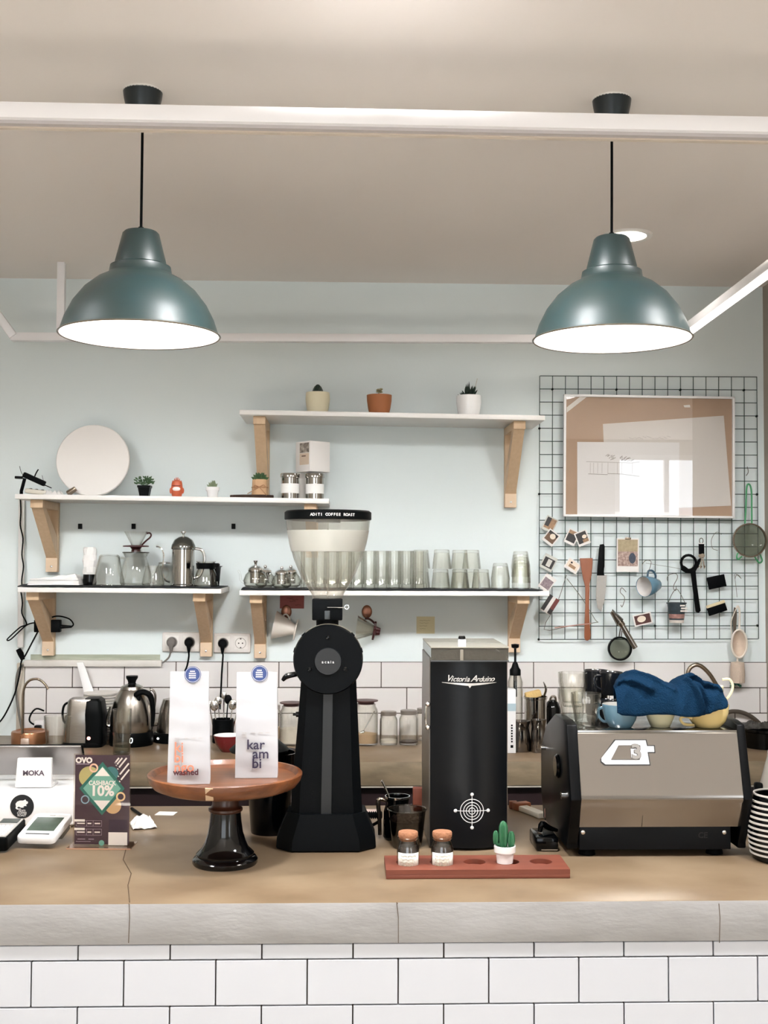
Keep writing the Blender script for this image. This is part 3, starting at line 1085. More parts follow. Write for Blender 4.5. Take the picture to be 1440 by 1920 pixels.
p = on('ll', 386, .06)
k = K(p)
t = thing('glass_server', 'short glass coffee server with a thick black band and handle', 'server', p)
B().lathe(shell([(21, 0), (23, 3), (19, 24), (14, 36), (17, 46)], 1.2), n=40, k=k, caps=False).build('body', GLASS2, parent=t)
B().lathe([(15.5, 33), (17.5, 33), (19, 44), (17.2, 44)], n=36, k=k, closed=True).build('band', BLACK, parent=t)
B().lathe([(0, 46), (18, 46), (18, 47.5), (0, 48)], n=32, k=k).build('lid', GLASS2, parent=t)
b = B()
b.box(14 * k, 24 * k, -3 * k, 3 * k, 36 * k, 44 * k, bev=1 * k).box(20 * k, 25.5 * k, -3 * k, 3 * k, 10 * k, 43 * k, bev=1 * k)
b.build('handle', BLACK, parent=t)
p = on('ll', 403, .20)
k = K(p)
o = B().lathe(shell([(8, 0), (11, 34), (15, 37)], 1.2), n=24, k=k, caps=False).build('black_cup', BLACKG, loc=p)
tag(o, 'slim black cup standing behind the black-banded glass server', 'cup')

# ------------------------------------------------------------------ lower right-hand shelf: teapots
def teapot(px, back, label, knob, kk=1.0, rz=0.0, key='lr'):
    p = on(key, px, back)
    k = K(p) * kk
    t = thing('glass_teapot', label, 'teapot', p, rz=rz, group=None)
    B().lathe(shell([(14, 0), (21, 5), (23, 14), (19, 25), (14, 30), (14, 33)], 1.0), n=36, k=k, caps=False).build('body', GLASS2, parent=t)
    B().lathe([(0, 9), (10.5, 9), (11, 30), (14, 31), (14, 34), (0, 34)], n=32, k=k).build('infuser', STEEL, parent=t)
    B().lathe([(15, 34), (14, 37), (8, 41), (3, 42), (0, 42)], n=32, k=k, caps=False).build('lid', CHROME, parent=t)
    if knob == 'flare':
        B().lathe([(0, 42), (2.2, 42), (2.4, 45), (4.4, 51), (0, 51)], n=20, k=k).build('knob', CHROME, parent=t)
    else:
        B().ball((0, 0, 45 * k), 3.8 * k).build('knob', CHROME, parent=t)
    B().tube([Vector(q) * k for q in ((-19, 0, 8), (-27, 0, 14), (-29, 0, 26), (-33, 0, 33))], [2.6 * k, 2.2 * k, 1.8 * k, 1.7 * k], n=10, smooth=4).build('spout', GLASS, parent=t)
    B().tube([Vector(q) * k for q in ((15, 0, 30), (25, 0, 29), (29, 0, 19), (22, 0, 9))], 1.8 * k, n=8, smooth=4).build('handle', GLASS, parent=t)
    return t


teapot(479, .12, 'glass teapot with steel infuser and flared lid knob, alone at the shelf end', 'flare')
teapot(497, .22, 'glass teapot mostly hidden behind the flared-knob teapot', 'ball', .86, rz=.6)
teapot(528, .09, 'glass teapot with steel infuser and ball knob, in front of its twin', 'ball', .84)
teapot(545, .19, 'glass teapot with ball knob standing close behind its twin near the grinder', 'ball', .86, rz=-.5)

# ------------------------------------------------------------------ drinking glasses
k0 = 1 / S(on('lr', 740, .12))
HB = [(0, 0), (10.2, 0), (11.2, 1.5), (11.6, 69), (11.4, 70), (10.4, 69), (9.6, 8), (0, 7)]
proto = B().lathe(HB, n=40, k=k0, caps=False, wob=lambda a, z: 1 + .03 * math.cos(10 * a)).build('highball_glass', GLASS)
tag(proto, 'tall straight clear drinking glass in the crowd beside the grinder hopper', 'drinking glass', 'highball glasses beside the grinder hopper')
first = True
for r_, back in enumerate((.07, .17)):
    for px in (575, 598, 621, 644, 668, 691, 714, 737, 760, 784):
        q = on('lr', px + (5 if r_ == 1 else 0), back)
        if first:
            o, first = proto, False
        else:
            o = proto.copy()
            COL.objects.link(o)
        o.location = q
TB = [(0, 0), (13, 0), (14, 1), (14, 5), (17.5, 33), (17.6, 36), (16.6, 36), (13.5, 6), (0, 5)]
TBW = lambda a, z: 1 + (.025 * math.cos(9 * a) if z > 0 else 0)
UP = [(0, 36), (13, 36), (14, 35), (14.4, 31), (17.5, 3), (17.6, 0), (16.6, 0), (13.4, 30), (0, 31)]
tumb = B().lathe(UP, n=45, k=k0, caps=False, wob=lambda a, z: 1 + .02 * math.cos(9 * a)).build('tumbler', GLASS2)
TG = 'upturned tumblers stacked on the glass shelf'
first = True
for px, back, lv, lab in ((826, .08, 0, 'upturned tumbler carrying another, next to the tall glasses'),
                          (828, .08, 1, 'upturned tumbler on top of another, next to the tall glasses'),
                          (789, .24, 1, 'upturned tumbler on a lower one, showing above the tall glasses'),
                          (789, .24, 0, 'upturned tumbler behind the tall glasses, under another'),
                          (862, .09, 0, 'low upturned tumbler beneath the two clear stacked tumblers'),
                          (902, .10, 0, 'low upturned tumbler standing alone between the clear stack and the fluted ones'),
                          (862, .20, 1, 'clear upturned tumbler on top at the back, partly behind its neighbour'),
                          (862, .20, 0, 'clear upturned tumbler at the back, at the bottom of its stack'),
                          (884, .15, 1, 'clear upturned tumbler on top, at the front of the pair'),
                          (884, .15, 0, 'clear upturned tumbler at the bottom, under the front one of the pair')):
    q = on('lr', px, back, up=lv * 36.6 * k0)
    if first:
        o, first = tumb, False
    else:
        o = tumb.copy()
        COL.objects.link(o)
    o.location = q
    tag(o, lab, 'drinking glass', TG)
FL = [(0, 48), (12, 48), (13, 47), (14.5, 40), (17.5, 20), (17, 10), (17.6, 0), (16.6, 0), (16, 10), (16.5, 20), (13, 42), (0, 43)]
fl = B().lathe(FL, n=45, k=k0, caps=False, wob=lambda a, z: 1 + .035 * math.cos(9 * a)).build('fluted_tumbler', GLASS2)
first = True
for px, back, up, lab in ((938, .09, 0, 'fluted upturned tumbler, the single one beside the nested tower'),
                          (977, .10, 0, 'fluted upturned tumbler at the bottom of the nested tower by the wire grid'),
                          (977, .10, 11, 'fluted upturned tumbler in the middle of the nested tower by the wire grid'),
                          (976, .10, 22, 'fluted upturned tumbler topping the nested tower by the wire grid')):
    q = on('lr', px, back, up=up * k0)
    if first:
        o, first = fl, False
    else:
        o = fl.copy()
        COL.objects.link(o)
    o.location = q
    tag(o, lab, 'drinking glass', 'fluted tumblers near the wire grid')

# ------------------------------------------------------------------ wall bits around the shelves
def wallbox(name, label, cat, x0, x1, y0, y1, m, t=.003, off=0.0, ang=0.0, bev=0.0, group=None):
    a, c = P(x0, y0, YW - off), P(x1, y1, YW - off)
    ctr = (a + c) / 2
    w_, h_ = abs(c.x - a.x) / 2, abs(a.z - c.z) / 2
    o = B().box(-w_, w_, -t, 0, -h_, h_, bev=bev).build(name, m, loc=(ctr.x, YW - off - .0004, ctr.z), rot=(0, R(ang), 0))
    tag(o, label, cat, group)
    return o


for px, lab in ((151, 'small black square hook on the mint wall above the paper bag'), (251, 'small black square hook on the wall above the cone dripper'),
                (438, 'small black square hook on the wall between the two lower shelves')):
    wallbox('adhesive_hook', lab, 'hook', px - 3.5, px + 3.5, 982, 992, BLACK, t=.012, bev=.001, group='black hooks in a row on the wall')
# white conduit with black cord
a_ = P(41, 935, YW - .02)
c_ = P(39, 1214, YW - .02)
o = bar(B(), a_, c_, .018, .022, bev=.002).build('wall_conduit', mat('conduit_white', 'dcd9d5', .4))
tag(o, 'slim vertical white cable duct on the wall at the shelf ends', 'conduit')
b = B().tube([P(x, y, YW - .045) for x, y in ((38, 934), (39, 960), (38, 985), (43, 1010), (41, 1040), (44, 1062), (41, 1085), (41, 1098))], .0026, n=6, smooth=4)
tag(b.build('wavy_cord', RUBBER), 'thin black cord dropping in waves between the two short shelves', 'cord')
b = B().tube([P(x, y, YW - .045) for x, y in ((39, 1109), (42, 1130), (41, 1150), (50, 1170), (38, 1176), (20, 1192), (13, 1200), (20, 1199), (36, 1184), (50, 1172), (62, 1168), (76, 1167))], .0026, n=6, smooth=4)
tag(b.build('looping_cord', RUBBER), 'black cord looping out from under the short shelf to the adapter', 'cord')
ad = P(94, 1172, YW - .02)
t = thing('power_adapter', 'black power adapter brick hanging behind the wooden shelf bracket', 'adapter', (ad.x, YW - .055, ad.z))
k = 1 / S(ad)
B().box(-24 * k, 24 * k, -.016, .016, -12 * k, 11 * k, bev=.003).build('body', BLACK, parent=t)
B().lathe([(0, 0), (4, 0), (2.2, 20), (0, 20)], n=12, k=k, M=Matrix.Translation((24 * k, 0, -2 * k)) @ Matrix.Rotation(R(90), 4, 'Y')).build('strain_relief', BLACK, parent=t)
B().tube([Vector(q) * k for q in ((44, 0, -2), (47, 0, 3), (40, 0, 12), (25, 0, 17), (12, 0, 17), (0, 0, 12), (-4, 0, 10))], 1.3 * k, n=6, smooth=4).build('cord_loop', RUBBER, parent=t)
b = B().tube([P(x, y, YW - .05) for x, y in ((71, 1184), (60, 1205), (48, 1228), (40, 1240), (37, 1262), (28, 1300), (12, 1335), (0, 1353), (-12, 1362))], .003, n=6, smooth=4)
tag(b.build('long_cord', RUBBER), 'long black cord running down beside the tiling from the adapter', 'cord')
b = B().tube([P(x, y, YW - .03) for x, y in ((34, 1217), (39, 1226), (43, 1237))], [.010, .012, .008], n=10)
tag(b.build('cable_sleeve', RUBBER), 'thick black cable sleeve below the white duct', 'sleeve')
b = B().tube([P(x, y, YW - .035) for x, y in ((44, 1246), (34, 1258), (30, 1290), (34, 1330), (40, 1362), (42, 1380))], .0045, n=8, smooth=4)
tag(b.build('grey_hose', mat('hose_grey', '6f6c66', .5)), 'grey hose bowed along the end of the tiling', 'hose')


# sockets
def outlet(x0, x1, y0, y1, label, plugs):
    a, c = P(x0, y0, YW), P(x1, y1, YW)
    ctr = (a + c) / 2
    t = thing('wall_socket', label, 'socket', (ctr.x, YW - .0005, ctr.z))
    w_, h_ = (c.x - a.x) / 2, (a.z - c.z) / 2
    PL = mat('socket_white', 'e4dfda', .35)
    B().box(-w_, w_, -.012, 0, -h_, h_, bev=.006, seg=3).build('plate', PL, parent=t)
    for i, sx_ in enumerate((-1, 1)):
        cx = sx_ * w_ * .47
        B().box(cx - .026, cx + .026, -.0145, -.0115, -.026, .026, bev=.001).build('insert', mat('socket_insert', 'ece8e3', .3), parent=t)
        M = Matrix.Translation((cx, -.0145, 0)) @ Matrix.Rotation(R(90), 4, 'X')
        r = B().lathe([(.0215, 0), (.0215, .0012), (.0195, .0012), (.0195, 0)], n=32, closed=True, M=M).build('recess_ring', mat('socket_ring', 'a8a19a', .5), parent=t)
        if i not in plugs:
            b = B()
            for dx in (-.0075, .0075):
                b.lathe([(0, 0), (.0028, 0), (.0028, .001), (0, .001)], n=10, M=Matrix.Translation((cx + dx, -.0145, 0)) @ Matrix.Rotation(R(90), 4, 'X'))
            for dz in (-.017, .017):
                b.box(cx - .003, cx + .003, -.0158, -.0145, dz - .002, dz + .002)
            b.build('contact_holes', mat('socket_dark', '3b3632', .6), parent=t)
    return ctr, w_


def plug(ctr, dx, col, label, pts):
    t = thing('power_plug', label, 'plug', (ctr.x + dx, YW - .0165, ctr.z))
    M = Matrix.Rotation(R(90), 4, 'X')
    B().lathe([(0, 0), (.019, 0), (.0195, .004), (.017, .024), (.012, .028), (0, .028)], n=24, M=M).build('body', col, parent=t)
    B().tube([(0, -.02, -.006), (0, -.024, -.022), (0, -.022, -.04)], [.011, .0075, .004], n=10).build('strain_relief', col, parent=t)
    base = Vector((ctr.x + dx, YW - .0165, ctr.z))
    b = B().tube([Vector((0, -.022, -.038))] + [P(x, y, YW - .04) - base for x, y in pts], .0034, n=8, smooth=5)
    b.build('cord', col, parent=t)


GREYP = mat('grey_plug', '6d6864', .5)
c1, w1 = outlet(305, 375, 1185, 1222, 'double white wall socket with a grey plug and a black plug', (0, 1))
c2, w2 = outlet(401, 470, 1187, 1224, 'double white wall socket with one black plug and one free outlet', (0,))
plug(c1, -w1 * .47, GREYP, 'grey plug in the double socket, its cord bending away over the ledge', ((320, 1222), (317, 1232), (309, 1240), (304, 1243)))
plug(c1, w1 * .47, BLACK, 'black plug in the same double socket as the grey plug', ((354, 1232), (351, 1248), (346, 1262), (342, 1290)))
plug(c2, -w2 * .47, BLACK, 'black plug beside the free outlet, its cord hanging straight down', ((418, 1230), (416, 1260), (414, 1300), (412, 1330)))

# notes and hanging drippers below the glass shelf
NOTE = mat('red_note', '9c5650', .7, var=.2, scale=60)
o = wallbox('red_note', 'small red handwritten note on the wall below the teapots', 'note', 525, 570, 1116, 1141, NOTE, t=.0012)
b = B()
for i, (x, zz) in enumerate(((-.02, .014), (.0, .008), (-.01, .002), (.012, -.012))):
    b.tube([(x + j * .006, -.0018, zz + .0018 * math.sin(j * 2.1 + i)) for j in range(5)], .0006, n=4)
b.build('handwriting', mat('ink_dark', '3a2020', .8), parent=o)
o = wallbox('sticky_note', 'yellow sticky note on the mint wall above the black bean grinder', 'note', 781, 815, 1156, 1188, mat('yellow_note', 'd9d0ab', .8, bump=.1), t=.0012)
b = B()
for i, zz in enumerate((.018, .008, -.003, -.014)):
    b.tube([(-.024 + j * .006, -.0018, zz + .0012 * math.sin(j * 2.3 + i)) for j in range(8 - i)], .0005, n=4)
b.build('handwriting', mat('ink_faint', 'a09370', .8), parent=o)
COPPER = mat('brushed_copper', '9a6c58', .35, 1.0)


def spoon_hook(px, py, label):
    c = P(px, py, YW - .01)
    t = thing('oval_hook', label, 'hook', (c.x, YW - .0005, c.z))
    B().ball((0, -.004, 0), .026, sx=.78, sy=.22, sz=1.0).build('back_plate', COPPER, parent=t)
    B().tube([(0, -.008, -.012), (0, -.022, -.026), (0, -.030, -.022), (0, -.032, -.012)], .003, n=8, smooth=3).build('hook', COPPER, parent=t)
    return Vector((c.x, YW - .035, c.z - .022))


hk = spoon_hook(537, 1147, 'copper oval hook over the red note, holding the white dripper')
t = thing('ceramic_dripper', 'white ceramic cone dripper hanging sideways from a copper hook', 'dripper', P(533, 1176, YW - .05))
k = 1 / S(P(533, 1176, YW - .05))
CER = mat('ivory_ceramic', 'dcd5cb', .35)
M = Matrix.Rotation(R(-98), 4, 'Y')
M = Matrix.Rotation(R(12), 4, 'Y') @ Matrix.Rotation(R(90), 4, 'Y')
# wide mouth to -x, foot flange to +x
B().lathe([(27, -20), (25, -20), (8, 16), (8, 22), (10, 22), (11, 16)], n=36, k=k, closed=True, M=M).build('cone', CER, parent=t)
B().lathe([(8, 19.5), (20, 21), (20, 23), (8, 22)], n=36, k=k, closed=True, M=M).build('flange', CER, parent=t)
B().tube([Vector(q) * k for q in ((-6, 0, 14), (-2, 0, 22), (4, 0, 24), (10, 0, 16), (10, 0, 8))], 1.5 * k, n=8, smooth=4).build('handle', CER, parent=t)
hk = spoon_hook(688, 1147, 'copper oval hook holding the clear dripper, away from the red note')
t = thing('glass_dripper', 'clear cone dripper with dark red scalloped collar hanging on a copper hook', 'dripper', P(688, 1180, YW - .05))
B().lathe([(23, -20), (22, -20), (7, 13), (8.5, 13)], n=40, k=k, closed=True, M=Matrix.Rotation(R(97), 4, 'Y'), wob=lambda a, z: 1 + .03 * math.cos(14 * a)).build('cone', GLASS2, parent=t)
B().lathe([(0, 12), (16, 12), (16, 15.5), (8, 17), (6, 25), (0, 25)], n=48, k=k, M=Matrix.Rotation(R(100), 4, 'Y'), wob=lambda a, z: 1 + .1 * math.cos(10 * a)).build('collar', DRIPB, parent=t)
B().tube([Vector(q) * k for q in ((16, 0, 10), (8, 0, 17), (2, 0, 20), (-4, 0, 20))], 2 * k, n=8, smooth=4).build('handle', DRIPB, parent=t)

# ------------------------------------------------------------------ wire grid panel on the wall
YG = YW - .022
GRIDM = mat('dark_green_wire', '2b4640', .5, .3)
gx0, gx1 = 1012, 1422
g00, g10, g01 = P(1012, 705, YG), P(1419, 707, YG), P(1010.5, 1199, YG)
t = thing('wire_grid_panel', 'dark green square wire grid panel mounted on the mint wall', 'wire panel', g00)
b = B()
ex = (g10 - g00)
ez = (g01 - g00)
for i in range(18):
    a = ex * (i / 17)
    b.tube([a, a + ez + Vector((.003 if i == 17 else 0, 0, 0))], .0016, n=6)
for j in range(21):
    a = ez * (j / 20) + Vector((0, -.003, 0))
    b.tube([a, a + ex], .0016, n=6)
b.build('wire_mesh', GRIDM, parent=t)
for u, v in ((1, 1), (6, 1), (11, 1), (16, 1), (0, 4), (17, 3), (0, 9), (17, 9), (0, 20), (9, 19), (17, 19)):
    a = ex * (u / 17) + ez * (v / 20)
    B().ball((a.x, .004, a.z), .005, sy=2.2, u=10, v=6).build('fixing_clip', BLACK, parent=t)

# framed cork coloured board under glass
YP = YW - .055
a_, c_ = P(1057, 740, YP), P(1379, 971, YP)
ctr = (a_ + c_) / 2
w2, h2 = (c_.x - a_.x) / 2, (a_.z - c_.z) / 2
t = thing('framed_picture', 'white-framed tan board with two pale sketched sheets under reflective glass', 'picture', (ctr.x, YP, ctr.z), rot=(R(.4), R(.35), 0))
b = B()
fw = .009
b.box(-w2, w2, 0, .02, h2 - fw, h2, bev=.001).box(-w2, w2, 0, .02, -h2, -h2 + fw, bev=.001).box(-w2, -w2 + fw, 0, .02, -h2, h2, bev=.001).box(w2 - fw, w2, 0, .02, -h2, h2, bev=.001)
b.build('frame', WHITEG, parent=t)
B().box(-w2 + .004, w2 - .004, .012, .018, -h2 + .004, h2 - .004).build('backing_board', mat('tan_board', 'b3957c', .8, var=.12, scale=30, hex2='a08068'), parent=t)
B().box(-w2 + .005, w2 - .005, .003, .005, -h2 + .005, h2 - .005).build('glass_pane', PANE, parent=t)
k = 1 / S(P(1218, 855, YP))


def pxp(x, y):
    q = P(x, y, YP)
    return (q.x - ctr.x, q.z - ctr.z)


B().prism([pxp(1131, 795), pxp(1358, 778), pxp(1373, 947), pxp(1140, 958)], .0102, .011).build('rear_sheet', mat('sheet_grey', 'dcd5cf', .8), parent=t)
fs = B().prism([pxp(1083, 829), pxp(1275, 829), pxp(1275, 967), pxp(1084, 967)], .0088, .0096).build('front_sheet', mat('sheet_white', 'ece9e8', .8), parent=t)
b = B()
INK = mat('pencil_line', '9a908a', .9)


def pl(pts, r=.0007, y=.0086):
    b.tube([(pxp(x, yy)[0], y, pxp(x, yy)[1]) for x, yy in pts], r, n=4)


pl([(1100, 866), (1145, 867), (1185, 868), (1200, 866)])
for x in (1108, 1114, 1122, 1130, 1141, 1159, 1167, 1187):
    pl([(x, 868), (x, 888)], .0005)
pl([(1104, 889), (1140, 890), (1141, 888), (1168, 889), (1200, 893)], .001)
for cx_, cy_ in ((1143, 859), (1170, 860), (1178, 863)):
    for i in range(9):
        x, y = cx_ + random.uniform(-7, 7), cy_ + random.uniform(-4, 4)
        pl([(x, y), (x + random.uniform(3, 7), y - random.uniform(1, 4))], .0009)
b.build('sketch_lines', INK, parent=t)
b = B()
for i in range(12):
    x = 1180 + i * 6.5
    pl([(x, 820 + 3 * math.sin(i)), (x + 7, 821 + 2 * math.cos(i * 2))], .0006, .0100)
b.build('faint_sketch_lines', mat('pencil_faint', 'b9b0aa', .9), parent=t)
B().prism([pxp(1063, 764), pxp(1088, 744), pxp(1101, 744), pxp(1063, 774)], .009, .0098).build('corner_tape', mat('tape_white', 'ebe6df', .6), parent=t)
B().prism([pxp(1282, 759), pxp(1294, 758), pxp(1295, 763), pxp(1284, 763)], .009, .0098).build('tape_scrap', mat('tape_white', 'ebe6df', .6), parent=t)

# ---- photos clipped on the grid
YO = YG - .008


def photo(cx, cy, w_, h_, ang, label, pics, border=2.2, bot=4.5, cat='photo', base='photo_white', off=0.0, nm='instant_photo'):
    c = P(cx, cy, YO - off)
    k = 1 / S(c)
    t = thing(nm, label, cat, c, rot=(0, R(ang), 0), group=None)
    W_, H_ = w_ * k / 2, h_ * k / 2
    B().box(-W_, W_, -.0008, 0, -H_, H_).build('card', mat(base, {'photo_white': 'e6e2de', 'photo_grey': 'c4c4bc'}.get(base, 'e6e2de'), .45), parent=t)
    x0, x1, z0, z1 = -W_ + border * k, W_ - border * k, -H_ + bot * k, H_ - border * k
    for i, (nm2, m, u0, u1, v0, v1, shp) in enumerate(pics):
        b = B()
        X0, X1 = x0 + (x1 - x0) * u0, x0 + (x1 - x0) * u1
        Z0, Z1 = z0 + (z1 - z0) * v0, z0 + (z1 - z0) * v1
        if shp == 'o':
            b.lathe([(0, 0), (1, 0), (1, .0003), (0, .0003)], n=24, M=Matrix.Translation(((X0 + X1) / 2, -.0009 - .0003 * i, (Z0 + Z1) / 2)) @ Matrix.Diagonal(((X1 - X0) / 2, 1, (Z1 - Z0) / 2, 1)) @ Matrix.Rotation(R(90), 4, 'X'))
        else:
            b.box(X0, X1, -.0010 - .0003 * i, -.0008, Z0, Z1)
        b.build(nm2, m, parent=t)
    return t


PD = mat('print_black', '1d1a1b', .4, var=.3, scale=60, hex2='3a302c')
PB = mat('print_brown', '7a3b26', .4, var=.4, scale=60, hex2='52281c')
PT = mat('print_tan', 'b08a66', .4, var=.6, scale=90, hex2='5b4638')
PC = mat('print_cream', 'e6d8c6', .4)
PM = mat('print_mauve', 'a08f92', .4, var=.7, scale=110, hex2='5d4c58')
PO = mat('print_olive', 'b3a282', .4, var=.5, scale=80, hex2='837656')
PN = mat('print_navy', '3a4458', .4, var=.6, scale=100, hex2='22262f')
photo(1031, 983, 23, 28, 26, 'tilted instant photo of a tan figure, topmost in the column by the shelf', [('picture', PT, 0, 1, 0, 1, 'b'), ('picture_patch', PD, 0, .45, .2, 1, 'b')], base='photo_grey')
photo(1033, 1008, 24, 26, 38, 'tilted instant photo of a white cup on brown, second in the column', [('picture', PB, 0, 1, 0, 1, 'b'), ('picture_patch', PD, 0, 1, .7, 1, 'b'), ('picture_cup', PC, .3, .85, .35, .9, 'o')], off=.002)
photo(1072, 1007, 22, 28, 25, 'dark instant photo partly covered by another dark photo', [('picture', PD, 0, 1, 0, .7, 'b'), ('picture_top', PT, 0, 1, .7, 1, 'b')])
photo(1092, 1009, 24, 27, -22, 'dark instant photo with pale face shapes lying over its neighbour', [('picture', PD, 0, 1, 0, 1, 'b'), ('picture_face', PC, .5, .95, .35, .7, 'o'), ('picture_patch', PT, .45, 1, 0, .3, 'b')], off=.002)
photo(1028.5, 1055, 25, 28, 27, 'grey instant photo with dark blocks, third in the column', [('picture', PD, 0, 1, 0, .85, 'b'), ('picture_patch', mat('print_grey', 'c9c6be', .4), .35, .75, .1, .75, 'b')], base='photo_grey')
photo(1073.5, 1061, 27, 21, 33, 'cream instant photo partly tucked behind the wooden spatula', [('picture', PC, 0, 1, 0, 1, 'b'), ('picture_patch', PT, .2, .8, .1, .5, 'b'), ('picture_dot', PD, .2, .38, .6, .85, 'o')])
photo(1026, 1093, 23, 30, 36, 'mauve instant photo, just above the glass shelf end', [('picture', PM, 0, 1, 0, .8, 'b')], off=.045)
t_ = photo(1031, 1134, 22, 34, 33, 'striped card of black, cream and maroon bands below the other photos', [('black_band', PD, -.12, .3, -.1, 1.08, 'b'), ('maroon_band', mat('print_maroon', '6b2a26', .4), .68, 1.12, .25, 1.08, 'b'), ('dark_band_foot', PD, .68, 1.12, -.1, .25, 'b')], base='photo_white', nm='striped_card', cat='card', off=.045)
tI = photo(1177, 1041, 42, 63, 0.5, 'large portrait photo of a crowd outdoors clipped upright on the grid', [('picture', PO, 0, 1, .55, 1, 'b'), ('picture_crowd', mat('print_crowd', 'c9b3a6', .4, var=.8, scale=120, hex2='6f4a46'), 0, 1, 0, .55, 'b'), ('picture_person', PN, .55, .9, .1, .5, 'o')], bot=11)
B().box(-.012, .012, -.006, .002, .062, .070, bev=.002).build('photo_clip', BRONZE, parent=tI)
photo(1205, 1161, 35, 22, -13, 'small instant photo of a white cup on dark brown, beside the sieve', [('picture', mat('print_dark_brown', '4a221b', .4), 0, 1, 0, 1, 'b'), ('picture_cup', PC, .15, .7, .2, .9, 'o')], border=2.5, bot=2.5)
c = P(1343, 1091, YO)
k = 1 / S(c)
o = B().box(-17 * k, 17 * k, -.006, 0, -11.5 * k, 11.5 * k, bev=.0015).build('black_pad', BLACKM, loc=c, rot=(0, R(-12), 0))
tag(o, 'plain black rectangular pad on the grid above the two-tone pad', 'pad')
c = P(1343, 1140, YO)
t = thing('two_tone_pad', 'black pad with a cream top edge on the grid below the plain one', 'pad', c, rot=(0, R(-18), 0))
B().box(-18 * k, 18 * k, -.008, 0, -10 * k, 5 * k, bev=.0015).build('black_part', BLACKM, parent=t)
B().box(-18 * k, 18 * k, -.012, 0, 5 * k, 10 * k, bev=.0015).build('cream_edge', mat('pad_cream', 'd9cba8', .7), parent=t)

# ---- tools hanging on the grid
k = 1 / S(P(1099, 1120, YO))


def px2(pts, cx, cy):
    return [((x - cx) * k, -(y - cy) * k) for x, y in pts]


o = B().prism(px2([(1087, 1047), (1111, 1046.5), (1111, 1055), (1109, 1078), (1105, 1095), (1105, 1108), (1104, 1135), (1105, 1165), (1107, 1190), (1106, 1198), (1101, 1201), (1097, 1200), (1095, 1195), (1095.5, 1170), (1097, 1135), (1097, 1100), (1093, 1085), (1088, 1058)], 1099, 1120), -.006, 0, bev=.0015).build('wooden_spatula', WOODS, loc=P(1099, 1120, YO - .006))
tag(o, 'red-brown wooden spatula hanging blade-up on the wire grid', 'spatula')
t = thing('kitchen_knife', 'kitchen knife with black handle hanging point-down on the wire grid', 'knife', P(1127, 1080, YO - .004))
B().prism(px2([(1125, 1021), (1132, 1020), (1133.5, 1024), (1133, 1062), (1131, 1072), (1133, 1079), (1119, 1079), (1120, 1065), (1123, 1030)], 1127, 1080), -.008, .004, bev=.002).build('handle', BLACK, parent=t)
B().prism(px2([(1119, 1079), (1137, 1078), (1136, 1100), (1133, 1125), (1127, 1147), (1120, 1140), (1117, 1120), (1118, 1095)], 1127, 1080), -.003, -.0015).build('blade', BRUSH, parent=t)
WIRE = mat('hook_wire', '6e6a62', .3, .9)


def wire(pts, name, label, cat, r=.0013, Yo=None, m=None, closed=False, smooth=5):
    b = B().tube([P(x, y, Yo or (YO - .01)) for x, y in pts], r, n=6, smooth=smooth, closed=closed)
    o = b.build(name, m or WIRE)
    tag(o, label, cat)
    return o


wire([(1062, 1078), (1045, 1130), (1020, 1180), (1068, 1174), (1118, 1167), (1116, 1162), (1090, 1120), (1063, 1085)], 'wire_hanger', 'triangular thin wire hanger behind the spatula, with a pinkish crossbar', 'hanger', r=.0012, smooth=3)
B().tube([P(1040, 1177, YO - .011), P(1108, 1169, YO - .011)], .0024, n=8).build('crossbar_sleeve', mat('pink_sleeve', 'b98f86', .4), parent=None)
sl2 = bpy.data.objects['crossbar_sleeve']
sl2.parent = bpy.data.objects['wire_hanger']
wire([(1204, 1067), (1205, 1057), (1211, 1051), (1220, 1052), (1220, 1060), (1216, 1071)], 'wire_hook', 'bent wire hook carrying the blue cup', 'hook')
wire([(1252, 1090), (1251, 1083), (1256, 1077), (1268, 1076), (1270, 1084), (1264, 1096), (1263, 1104), (1267, 1107), (1268, 1100)], 'wire_hook', 'bent wire hook carrying the printed tin bucket', 'hook')
wire([(1174, 1110), (1166, 1102), (1163, 1110), (1171, 1120), (1169, 1132), (1166, 1138), (1164, 1134)], 'wire_hook', 'bent wire hook carrying the steel scoop and sieve', 'hook')
wire([(1378, 1086), (1382, 1077), (1390, 1085), (1378, 1076), (1380, 1100), (1382, 1120)], 'wire_hook', 'thin bent wire hanging above the white-rimmed whisk', 'hook', r=.0009)
wire([(1353, 1002), (1343, 998), (1334, 1012), (1336, 1028), (1346, 1032)], 'wire_loop', 'open loop of thin wire between the keys and the large sieve', 'wire', r=.0009)
wire([(1401, 875), (1403, 885), (1399, 892)], 'wire_hook', 'tiny wire hook above the green sieve handle', 'hook', r=.0014)
wire([(1211, 1056), (1250, 1062), (1290, 1068), (1300, 1060)], 'loose_wire', 'thin loose wire strung from the cup hook to the black strap', 'wire', r=.0007)

# hanging light blue cup
BLUEC = mat('pale_blue_ceramic', '61869a', .25, coat=.4)
INC = mat('cup_inside', 'dcd8d4', .25)
c = P(1220, 1098, YO - .045)
t = thing('hanging_cup', 'pale blue cup with white inside hanging sideways from a wire hook', 'cup', c)
M = Matrix.Rotation(R(34), 4, 'Z') @ Matrix.Rotation(R(-96), 4, 'Y')
B().lathe([(0, -20), (9, -20), (11, -18), (17, 0), (19.5, 18), (19, 19), (18.4, 18)], n=40, k=k, M=M, caps=False).build('body', BLUEC, parent=t)
B().lathe([(18.4, 18), (16, 0), (10, -16), (0, -17)], n=40, k=k, M=M, caps=False).build('inside', INC, parent=t)
B().tube([Vector(q) * k for q in ((-6, 0, 16), (-4, 0, 27), (4, 0, 27), (9, 0, 20), (9, 0, 13))], 2 * k, n=8, smooth=4).build('handle', mat('cup_handle_dark', '2b4a5c', .3), parent=t)

